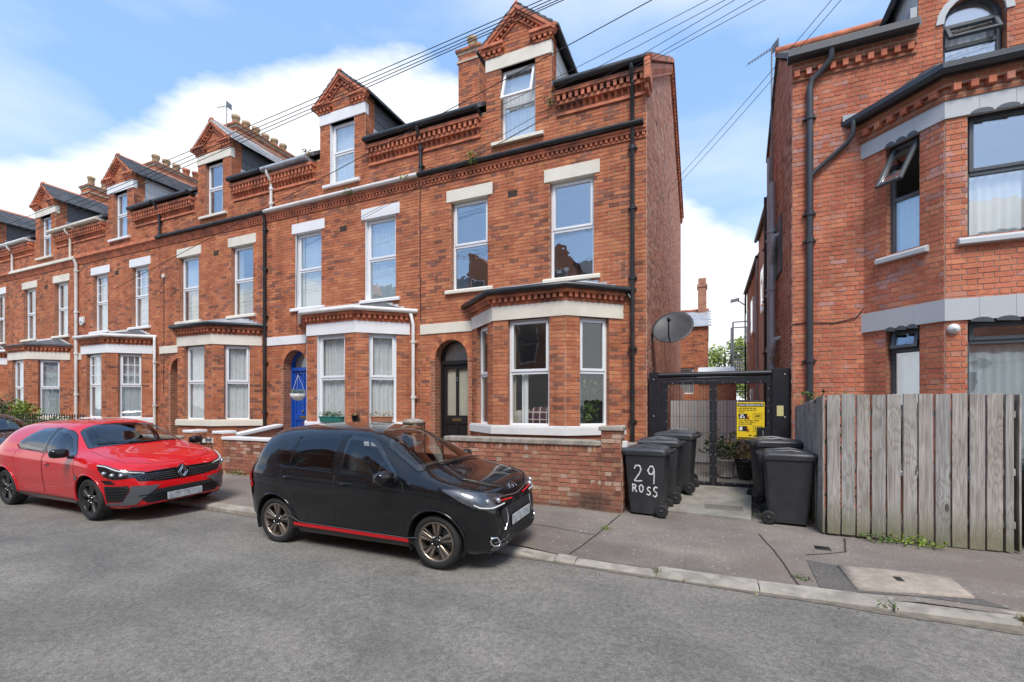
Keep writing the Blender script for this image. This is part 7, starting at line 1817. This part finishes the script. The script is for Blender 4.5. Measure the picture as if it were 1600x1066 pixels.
# ------------------------------------------------------------------ overhead cables
def cable(label, a, c, sag, r=.0055, n=40):
    a, c = Vector(a), Vector(c); P = [a+(c-a)*i/n-V(0,0,sag*4*(i/n)*(1-i/n)) for i in range(n+1)]
    b = MB(); b.tube(P, r, 5); return tag(b.build('overhead_cable', MT['cable']), label, 'cable', 'overhead cables over the terrace')
far = lambda i: (-42, 7.6+.1*i, 7.75-.16*i)
for i, (x, z, x2, z2, lab) in enumerate(((-1.50,6.88,-8.94,6.20,'lowest of four'),(-1.62,6.90,-8.94,6.28,'second from below'),(-1.76,6.93,-8.94,6.36,'third from below'),(-1.90,6.97,-8.94,6.46,'uppermost of four'))):
    P1 = Vector((x, 5.5, z)); P2 = Vector((x2, 5.5, z2)); d = P1-P2; cable('dark cable of the close bunch crossing the front dormers, %s' % lab, P2-d*2.2+V(0,0,.9), P1+d*.6, .22)
P1, P2 = Vector((-.843,5.5,6.60)), Vector((-4.944,5.5,5.78)); d = P1-P2; cable('single dark cable slanting over the roof of the end house', P2-d*1.6+V(0,.0,-.2), P1+d*2, .05)
for i, (lab, p, q) in enumerate((('leftmost of the fan', (-.145,7.5,7.99), (-5.446,7.9,7.2)), ('second of the fan', (.20,7.5,7.93), (-5.6,7.9,6.9)), ('third of the fan', (.26,7.5,7.86), (-6.1,8.2,6.5)), ('fourth of the fan', (.50,7.5,7.78), (-7.9,8.6,6.2)), ('rightmost of the fan', (.64,7.5,7.72), (-9.4,8.6,5.9)))):
    P1, P2 = Vector(p), Vector(q); d = P1-P2; cable('thin cable fanning down to the facade, %s' % lab, P2, P1+d*.8, .08, .0045)
cable('upper strand of the twin cable from gable over right roof', (-1.0, 14.2, 8.3), (4.0, 6.0, 9.3), .12, .006); cable('lower strand of the twin cable from gable over right roof', (-1.0, 14.3, 8.15), (4.0, 6.05, 9.15), .12, .006)

# ------------------------------------------------------------------ plants and small things
def weed(name, label, c, r, n, size, mat, cat='weed', group=None, up=.8, blade=0, fl=None):
    rnd = random.Random(int(abs(c[0]*100+c[1]*10)))
    o = root(name, label, cat, c, group=group); b = MB(); tuft(b, c, r, n, size, up, 0, rnd)
    if blade: blades(b, c, r*.5, blade, size*3.5, 0, rnd)
    b.build('foliage', MT[mat], o, kind='stuff')
    b = MB()
    for i in range(5): a = rnd.uniform(0,6.28); b.tube([c, (c[0]+r*.5*math.cos(a), c[1]+r*.5*math.sin(a), c[2]+r*up*.8)], .0025, 4)
    b.build('stem', MT['bark'], o)
    if fl: b = MB(); tuft(b, (c[0],c[1],c[2]+r*.4), r*.9, fl[1], size*.7, .7, 0, rnd); b.build('flower', MT[fl[0]], o, kind='stuff')
    return o
weed('gutter_weed', 'green weed hanging from the black string gutter above the end house windows', (-4.76, FY-.19, 7.10), .16, 60, .06, 'leaf_bright', up=1.6, blade=14)
weed('gutter_weed', 'small weed growing at the end of the white string gutter', (-6.55, FY-.17, 7.10), .12, 40, .055, 'leaf_bright', up=.8)
weed('gutter_weed', 'dark tuft under the white string gutter below the second dormer', (-8.25, FY-.17, 7.04), .14, 60, .06, 'leaf', up=1.2)
weed('gutter_weed', 'grey grass tuft at the end of the roof gutter left of the second dormer', (-9.62, FY-.2, 8.32), .12, 50, .06, 'leaf_dry', up=1.3, blade=10)
weed('gutter_weed', 'weed rooted in the cornice beside the top dormer window', (-2.96, FY-.12, 7.95), .14, 50, .06, 'leaf', up=1.2)
for i, (x, y, r_, n, lab) in enumerate(((1.95,7.13,.16,90,'leftmost of the clump'),(2.25,7.12,.20,130,'middle of the clump'),(2.5,7.08,.13,60,'rightmost of the clump'))): weed('pavement_weed', 'low green weed at the foot of the timber fence, %s' % lab, (x, y, pz(x,y)), r_, n, .05, 'leaf_bright' if i else 'leaf', up=.5, group='weeds at the fence foot')
weed('pavement_weed', 'dry grass tuft at the kerb by the right edge', (2.36, 5.03, pz(2.36,5.1)-.03), .07, 20, .03, 'leaf_dry', blade=60)
weed('pavement_weed', 'moss and weed in the kerb joint below the chamber cover', (1.46, 5.02, .02), .09, 60, .025, 'leaf', up=.2)
weed('pavement_weed', 'flat weed at the left corner of the dark tarmac patch', (.88, 5.45, pz(.88,5.45)), .09, 50, .025, 'leaf', up=.2)
weed('pavement_weed', 'tiny weed in the kerb joint in front of the driveway', (-.5, 5.08, .03), .05, 24, .022, 'leaf_bright', up=.3)
weed('pavement_weed', 'small tuft in the pavement joint left of the driveway', (-1.3, 6.35, pz(-1.3,6.35)), .09, 36, .03, 'leaf_bright', up=.25)
weed('pavement_weed', 'small weed in the corner by the apron and right bins', (.72, 7.75, .15), .10, 40, .04, 'leaf', up=.4)
for i, x in enumerate((1.55, 1.85)): weed('wall_weed', ['leafy weed rising behind the fence beside the drainpipe', 'leafy weed rising behind the fence left of the grey window'][i], (x, 8.75, 1.75), .17, 55, .07, 'leaf', up=1.6)
weed('creeper', 'creeper growing up behind the gaps of the timber fence', (1.75, 7.55, .3), .30, 260, .07, 'leaf', 'plant', up=4.2)
# leaf litter at the wall foot behind the black car
ll = MB(); rl = random.Random(5)
for i in range(170):
    x = rl.uniform(-10.5,-7.2); y = WY-.02-abs(rl.gauss(0,.08)); tuft(ll, (x,y,pz(x,y)), .02, 1, .06, 1.5, 0, rl)
tag(ll.build('leaf_litter', MT['leaf_dry']), 'dry fallen leaves along the foot of the white capped wall', 'leaf litter', kind='stuff')
for i, x in enumerate((-10.0,-9.2,-8.5)): weed('pavement_weed', 'green weed at the foot of the white capped garden wall, %s' % ('leftmost','middle','rightmost')[i], (x, WY-.06, pz(x,WY)), .16, 60, .05, 'leaf', up=.6)
gr = MB()
for i in range(120):
    x = rl.uniform(-7,3.2); y = KY-.03-abs(rl.gauss(0,.10)); tuft(gr, (x,y,gz(x)+.004), .01, 1, rl.uniform(.012,.035), .4, 0, rl)
tag(gr.build('gutter_litter', MT['leaf_dry']), 'scattered grit and leaf bits along the foot of the kerb', 'leaf litter', kind='stuff')
# hedge and shrubs at the far left
def shrub(label, c, rx_, rz_, n, size, mat, fl=None):
    rnd = random.Random(int(abs(c[0])*10)); o = root('shrub', label, 'shrub', c); b = MB()
    lobes = [(rnd.gauss(0,.5)*rx_, rnd.gauss(0,.35)*rx_, rnd.uniform(.35,.85)*rz_, rnd.uniform(.3,.5)*rx_) for _ in range(9)]
    for _ in range(n):
        lx, ly, lz, lr = rnd.choice(lobes); d = Vector((rnd.gauss(0,1),rnd.gauss(0,1),rnd.gauss(0,1))).normalized()*lr*rnd.random()**.4
        p = Vector(c)+Vector((lx,ly,lz))+d; p.z = max(p.z, c[2]+.05); q = Vector((rnd.uniform(-1,1),rnd.uniform(-1,1),rnd.uniform(-.3,1))).normalized(); e = q.orthogonal().normalized(); s = size*rnd.uniform(.6,1.3)
        b.add([p, p+q*s*.5+e*s*.3, p+q*s, p+q*s*.5-e*s*.3], [(0,1,2,3)])
    b.build('foliage', MT[mat], o, kind='stuff'); b = MB()
    for lx, ly, lz, lr in lobes: b.tube([c, Vector(c)+Vector((lx*.5,ly*.5,lz*.5)), Vector(c)+Vector((lx,ly,lz))], [.02,.014,.006], 5)
    b.build('stem', MT['bark'], o)
    if fl:
        b = MB(); 
        for _ in range(fl[1]): lx, ly, lz, lr = rnd.choice(lobes); d = Vector((rnd.gauss(0,1),rnd.gauss(0,1)-.6,rnd.gauss(0,1))).normalized()*lr; tuft(b, Vector(c)+Vector((lx,ly,lz))+d, .05, 6, .07, 1, 0, rnd)
        b.build('flower', MT[fl[0]], o, kind='stuff')
    return o
shrub('bright yellow green shrub over the railings at the far left', (-21.9, 7.75, .5), .8, 1.5, 1100, .10, 'leaf_bright')
shrub('dark shrub with pale flowers at the left photo edge', (-23.9, 7.9, .5), .9, 1.9, 1100, .10, 'leaf_dark', ('petal_pale', 16))
shrub('low green hedge plant behind the railings above the red car', (-20.0, 7.7, .5), .8, .95, 900, .09, 'leaf', ('petal_pale', 6))
shrub('reddish shrub behind the far railings', (-26.0, 8.0, .5), .9, 1.6, 700, .10, 'leaf_dark', ('petal_red', 22))
# hanging basket by the blue door
hb = root('hanging_basket', 'pale hanging basket of trailing plants in front of the blue door', 'hanging basket', (-9.83, 8.70, 1.95)); cb_ = Vector((-9.83, 8.70, 1.93))
b = MB(); b.lathe([(.03,-.0),(.10,.02),(.17,.09),(.20,.18),(.185,.18),(.0,.16)], cb_, 'z', 18); b.build('basket', MT['pot_buff'] if 0 else MT['sill_white'], hb)
b = MB(); [b.tube([cb_+V(.19*math.cos(a),.19*math.sin(a),.18), cb_+V(0,0,.68)], .005, 4) for a in (.5,2.6,4.7)]; b.build('chain', MT['sill_white'], hb)
b = MB(); b.tube([cb_+V(0,0,.66), cb_+V(0,0,.75), cb_+V(-.02,.2,.78), (-9.85,FY-.01,2.70)], .008, 5); b.tube([cb_+V(0,.0,.75),(-9.85,FY-.01,2.45)], .007, 5); b.build('bracket', MT['iron_black'], hb)
b = MB(); tuft(b, cb_+V(0,0,.18), .19, 110, .06, .5, 0, random.Random(3)); b.build('foliage', MT['leaf_blue'], hb, kind='stuff')
def trough(label, c, ang, ln, mat, leafm, fl=None, n=110):
    o = root('window_box', label, 'plant trough', c, ang); b = MB(); b.hexa([(-ln/2+.02,-.06,0),(ln/2-.02,-.06,0),(ln/2-.02,.06,0),(-ln/2+.02,.06,0)], [(-ln/2,-.075,.13),(ln/2,-.075,.13),(ln/2,.075,.13),(-ln/2,.075,.13)]); b.box(-ln/2-.01,ln/2+.01,-.085,.085,.115,.135); b.build('trough', MT[mat], o, off=(0,0,0), bevel=.006)
    rnd = random.Random(int(ln*100)); b = MB()
    for i in range(n): tuft(b, (rnd.uniform(-ln/2,ln/2)*.95, rnd.uniform(-.06,.06), .12), .05, 2, .06, 2.2, 0, rnd)
    b.build('foliage', MT[leafm], o, off=(0,0,0), kind='stuff')
    if fl: b = MB(); [tuft(b, (rnd.uniform(-ln/2,ln/2)*.9, rnd.uniform(-.06,.06), .2), .02, 5, .04, 1, 0, rnd) for _ in range(8)]; b.build('flower', MT[fl], o, off=(0,0,0), kind='stuff')
    return o
trough('teal plant trough with pale flowers on the white bay sill', (-8.12, 8.145, 1.415), 0, .66, 'plastic_teal', 'leaf_blue', 'petal_pale')
trough('terracotta trough with a shell on the right bay sill of the blue door house', (-6.96, 8.505, 1.415), R(41.6), .50, 'terracotta_pot', 'leaf_dry', 'petal_pale', 26)
o = root('flower_pot', 'small black flower pot on the corner of the white bay sill', 'flower pot', (-7.40, 8.13, 1.415)); b = MB(); b.lathe([(.06,0),(.085,.15),(.095,.15),(.095,.17),(.08,.17),(.07,.13),(0,.13)], (-7.40,8.13,1.415), 'z', 14); b.build('pot', MT['plastic_black'], o); b = MB(); tuft(b, (-7.40,8.13,1.55), .07, 24, .05, .9, 0, random.Random(2)); b.build('foliage', MT['leaf_dry'], o, kind='stuff')
# red geranium by the blue door
weed('door_plant', 'red flowering plant beside the foot of the blue door', (-9.55, 8.75, 1.2), .16, 40, .06, 'leaf', 'plant', up=1.6, fl=('petal_red', 26))
# sofa and blanket, plant in the end house bay
sf = root('sofa', 'sofa back with a tartan blanket behind the end house bay window', 'sofa', (-3.15, 8.75, .6)); b = MB(); superell(b, (-3.2, 8.62, 1.30), (.62,.13,.42), 4, 8); b.build('backrest', MT['room'], sf)
m_, t_, b_ = nodes('tartan'); p_ = pos(t_); sx_ = nd(t_, 'ShaderNodeSeparateXYZ'); t_.links.new(p_, sx_.inputs[0])
fx = mth(t_, 'FRACT', mth(t_, 'MULTIPLY', sx_.outputs[0], 7.0)); fz = mth(t_, 'FRACT', mth(t_, 'MULTIPLY', sx_.outputs[2], 7.0))
c_t = mixc(t_, mth(t_, 'MULTIPLY', mth(t_, 'LESS_THAN', fx, .45), .7), (.16,.035,.04), (.05,.02,.03)); c_t = mixc(t_, mth(t_, 'MULTIPLY', mth(t_, 'LESS_THAN', fz, .45), .5), c_t, (.05,.02,.03))
c_t = mixc(t_, mth(t_, 'MAXIMUM', mth(t_, 'LESS_THAN', mth(t_, 'ABSOLUTE', mth(t_, 'SUBTRACT', fx, .7)), .07), mth(t_, 'LESS_THAN', mth(t_, 'ABSOLUTE', mth(t_, 'SUBTRACT', fz, .7)), .07)), c_t, (.55,.5,.48)); t_.links.new(c_t, b_.inputs['Base Color']); b_.inputs['Roughness'].default_value = .9
b = MB(); superell(b, (-2.98, 8.60, 1.44), (.36,.165,.34), 4, 8); b.build('blanket', MT['tartan'], sf)
ip = root('house_plant', 'green house plant behind the right pane of the end house bay', 'plant', (-2.25, 8.95, 1.2)); b = MB(); b.lathe([(.1,0),(.14,.25),(0,.25)], (-2.25,8.95,1.15), 'z', 12); b.build('pot', MT['plastic_white'], ip); b = MB(); rnd_ = random.Random(8)
for i in range(150): tuft(b, (-2.25+rnd_.gauss(0,.12), 8.95+rnd_.gauss(0,.1), 1.4+rnd_.random()*.8), .03, 2, .13, 1, 0, rnd_)
b.build('foliage', MT['leaf'], ip, kind='stuff')
# pots behind the gate
for i, (x, y, mt_, lab) in enumerate(((.38,11.6,'panel_grey','pale pot with a bushy plant behind the gate'),(.78,11.5,'plastic_black','black pot with reddish plant behind the gate'))):
    o = root('plant_pot', lab, 'plant pot', (x,y,.15)); b = MB(); b.lathe([(.15,0),(.21,.36),(.23,.36),(.23,.40),(.19,.40),(0,.36)], (x,y,.17), 'z', 16); b.build('pot', MT[mt_], o)
    b = MB(); rnd_ = random.Random(i); [tuft(b, (x+rnd_.gauss(0,.2), y+rnd_.gauss(0,.2), .58+abs(rnd_.gauss(0,.24))), .03, 2, .10, 1, 0, rnd_) for _ in range(240)]; b.build('foliage', MT['leaf_dark' if not i else 'leaf_dry'], o, kind='stuff')

# ------------------------------------------------------------------ chamber cover and lids in the pavement
cc_ = root('chamber_cover', 'pinkish concrete chamber cover set in the dark tarmac patch', 'access cover', (1.75, 5.65, .09), kind='structure')
q = [(1.30,5.97),(2.22,5.90),(2.20,5.40),(1.32,5.31)]
o = lay('cover_slab', q, MT['cover_stone'], .024, None, .12); o.parent = cc_; o.location = -Vector(cc_.location); so_ = o.modifiers.new('slab', 'SOLIDIFY'); so_.thickness = .06; so_.offset = -1
b = MB(); b.box(1.70,1.76,5.58,5.70,.09,pz(1.7,5.65)+.0275); b.build('lifting_slot', MT['iron_black'], cc_)
o = root('stop_tap_lid', 'small rusty iron lid set in the pavement before the timber fence', 'access cover', (1.28,6.58,.1), kind='structure'); b = MB(); z_ = pz(1.28,6.58); b.box(1.20,1.36,6.51,6.65,z_-.02,z_+.008); b.build('lid', MT['iron_black'], o, bevel=.003)

# ------------------------------------------------------------------ beyond the alley
fh = root('rear_house', 'brick house with slate roof and tall chimney at the end of the alley', 'house', (-2.0, 27, 0)); lst = []
frh = Fr((-4.2, 25, 0), (1,0,0), (0,-1,0)); b = MB(); o2 = lambda z: [(0, 4.2)]; op_ = [('r', 2.75, 3.55, 2.4, 3.75)]; backing(b, frh, -.3, 5.85, o2, op_); reveal(b, frh, 2.75, 3.55, 2.4, 3.75, .12, 1); b.box(-4.2, -.01, 25.3, 31, -.3, 5.8, 1)
b.prism([(-.012,25.0,-.3),(-.012,31,-.3),(-.012,31,5.8),(-.012,28,7.15),(-.012,25.0,5.8)], (.03,0,0), 1); fw_ = b.build('wall', [MT['mortar'], MT['brick_far']], fh); rows(lst, frh, 1.0, 5.85, o2, op_, fw_); lay_bricks(lst, MT['brick_terrace'], fw_, 0)
window(fh, frh, 3.15, .80, 2.4, 3.75, .1, .5, 'upvc', 0, [(0,1,0,1,'curtain_grey')])
b = MB()
for i in range(11):
    f0, f1 = i/11, min(1,(i+1.1)/11); y0, z0, y1, z1 = 24.85+3.15*f0, 5.80+1.35*f0, 24.85+3.15*f1, 5.80+1.35*f1
    for j in range(17):
        x0 = -4.25+j*.26-(i%2)*.13; b.hexa([(x0,y0,z0),(x0+.255,y0,z0),(x0+.255,y1,z1),(x0,y1,z1)], [(x0,y0,z0+.035),(x0+.255,y0,z0+.035),(x0+.255,y1,z1+.018),(x0,y1,z1+.018)])
b.hexa([(-4.2,28,7.15),(.04,28,7.15),(.04,31.1,5.8),(-4.2,31.1,5.8)], [(-4.2,28,7.2),(.04,28,7.2),(.04,31.1,5.85),(-4.2,31.1,5.85)]); rfh = b.build('roof', MT['lead'], fh); b = MB(); b.tube([(-4.2,28,7.22),(.05,28,7.22)], .08, 8); b.build('ridge_tile', MT['terracotta'], rfh)
b = MB(); b.box(-.52,-.08,27.6,28.4,6.9,8.45); b.box(-.57,-.03,27.55,28.45,8.45,8.6); b.box(-.50,-.10,27.63,28.37,8.6,8.95); b.build('chimney', MT['brick_far'], fh)
b = MB(); b.tube([(-1.5,24.9,5.8),(-1.5,24.9,3.9)], .03, 6); b.build('downpipe', MT['gutter_white'], fh)
def tree(label, base_, h_, r_, n, size, seed):
    rnd = random.Random(seed); o = root('tree', label, 'tree', base_); B0 = Vector(base_); b = MB(); lobes = []
    b.tube([B0, B0+V(.05,.0,h_*.3), B0+V(-.05,.05,h_*.55), B0+V(.0,0,h_*.8)], [.17,.13,.09,.04], 8)
    for i in range(16):
        a = rnd.uniform(0,6.28); z = h_*rnd.uniform(.42,.92); q = r_*rnd.uniform(.35,.85)*(1-abs(z/h_-.65)*.9); e = B0+V(q*math.cos(a), q*math.sin(a), z); st = B0+V(0,0,z*.72); b.tube([st, (st+e)/2+V(0,0,.1), e], [.045,.03,.01], 5); lobes.append((e, r_*rnd.uniform(.28,.45)))
    b.build('trunk', MT['bark'], o); b = MB()
    for _ in range(n):
        e, lr = rnd.choice(lobes); d = Vector((rnd.gauss(0,1),rnd.gauss(0,1),rnd.gauss(0,.8))).normalized()*lr*rnd.random()**.45; p = e+d; q = Vector((rnd.uniform(-1,1),rnd.uniform(-1,1),rnd.uniform(-.5,.7))).normalized(); w_ = q.orthogonal().normalized(); s = size*rnd.uniform(.6,1.3)
        b.add([p, p+q*s*.5+w_*s*.32, p+q*s, p+q*s*.5-w_*s*.32], [(0,1,2,3)])
    b.build('crown', MT['leaf_bright'], o, kind='stuff'); return o
tree('fresh green tree rising beyond the end of the alley', (1.2, 38, -.2), 7.5, 2.3, 6500, .22, 4)
tree('dim green tree far behind the alley stairs', (4.5, 46, -.2), 7, 2.6, 2500, .26, 9)
fs = root('fire_escape', 'grey steel fire escape stair at the back of the right building', 'stair', (1.5, 23, 0)); b = MB()
for x in (1.02, 1.85):
    for y in (22.4, 24): b.tube([(x,y,.1),(x,y,5.5)], .04, 6)
b.tube([(1.02,22.4,5.5),(1.85,22.4,5.5)], .03, 6); b.tube([(1.02,24,5.5),(1.85,24,5.5)], .03, 6); b.tube([(1.05,22.4,3.0),(1.85,22.4,3.7)], .025, 6); b.build('stair_frame', MT['steel_grey'], fs)
for i in range(12):
    v = MB(); z = 2.4+i*.19; v.box(1.06,1.8,22.45+i*.1,22.72+i*.1,z,z+.04); v.build('stair_tread', MT['steel_grey'], fs)
b = MB(); [b.tube([(1.06+.09*i,22.38,2.75),(1.06+.09*i,22.38,3.75)], .012, 5) for i in range(9)]; b.tube([(1.02,22.38,3.75),(1.85,22.38,3.75)], .02, 6); b.build('stair_railing', MT['gutter_white'], fs)
fl_ = root('flood_light', 'flood light on a bracket high over the back of the alley', 'lamp', (1.35,21,6)); b = MB(); b.tube([(1.42,20.9,5.9),(1.1,20.9,6.15)], .025, 6); b.build('bracket', MT['steel_grey'], fl_); b = MB(); b.obox((1.02,20.9,6.15),(.16,0,.03),(0,.1,0),(0,0,.05)); b.build('lamp_head', MT['steel_grey'], fl_)

# ------------------------------------------------------------------ the other side of the street (seen only in glass and paint)
def opposite():
    o = root('terrace_house', 'brick terrace house with cream bay on the far side of the street, behind the viewer', 'house', (0,-7.7,0), group='houses across the street'); Z0 = -.2
    w2 = 2.7; b = MB(); b.box(-w2,w2,-9,0,Z0,8.6); b.build('wall', MT['brick_far'], o, off=(0,0,0)); b = MB(); b.box(-w2,w2,.002,.05,Z0,3.9); b.box(-w2,w2,.05,.12,3.6,3.9); b.build('rendered_front', MT['paint_cream'], o, off=(0,0,0)); b = MB(); b.box(-.8,.8,-2.5,.01,8.6,10.3); b.prism([(-.95,.01,10.3),(.95,.01,10.3),(0,.01,11.4)], (0,-3,0)); b.build('dormer', MT['brick_far'], o, off=(0,0,0))
    b = MB(); b.hexa([(-w2,.2,8.6),(w2,.2,8.6),(w2,-4.5,8.6),(-w2,-4.5,8.6)], [(-w2,.2,8.7),(w2,.2,8.7),(w2,-4.5,11.6),(-w2,-4.5,11.6)]); b.hexa([(-w2,-4.5,8.6),(w2,-4.5,8.6),(w2,-9.2,8.6),(-w2,-9.2,8.6)], [(-w2,-4.5,11.6),(w2,-4.5,11.6),(w2,-9.2,8.7),(-w2,-9.2,8.7)]); b.build('roof', MT['slate'], o, off=(0,0,0))
    b = MB(); b.prism([(.0,.01,Z0),(2.2,.01,Z0),(1.6,.8,Z0),(.6,.8,Z0)], (0,0,3.6)); b.build('bay', MT['paint_cream'], o, off=(0,0,0)); b = MB(); b.prism([(-.1,.01,3.4),(2.3,.01,3.4),(1.68,.92,3.4),(.52,.92,3.4)], (0,0,.2)); b.build('bay_roof', MT['slate'], o, off=(0,0,0))
    for (x0,x1,z0,z1,y) in ((.68,1.52,1.2,3.1,.8),(.5,1.5,4.3,6.4,0),(-1.9,-.9,4.3,6.4,0),(-.45,.45,8.0,9.8,.01)):
        v = MB(); v.box(x0-.08,x1+.08,y,y+.04,z0-.1,z1+.08); f = v.build('window', MT['upvc'], o, off=(0,0,0)); v = MB(); v.box(x0,x1,y+.04,y+.05,z0,(z0+z1)/2-.03); v.box(x0,x1,y+.04,y+.05,(z0+z1)/2+.03,z1); v.build('pane', MT['slate'], f, off=(0,0,0))
    v = MB(); v.box(-1.7,-.8,.0,.03,Z0,2.3); v.build('door', MT['door_black'], o, off=(0,0,0)); v = MB(); v.box(-1.9,-.6,.0,.05,2.9,3.15); v.box(-2.7,2.7,.0,.1,8.2,8.6); v.build('band', MT['paint_cream'], o, off=(0,0,0))
    v = MB(); v.box(-2.9,-2.3,-5.2,-3.8,9,13); v.build('chimney', MT['brick_far'], o, off=(0,0,0)); return o
op0 = opposite(); op0.location.x = -24.3
for i in range(1, 9): c_ = copy_tree(op0); c_.location.x = -24.3+i*5.4

for o_ in bpy.data.objects:
    if 'lowvis' in o_: del o_['lowvis']
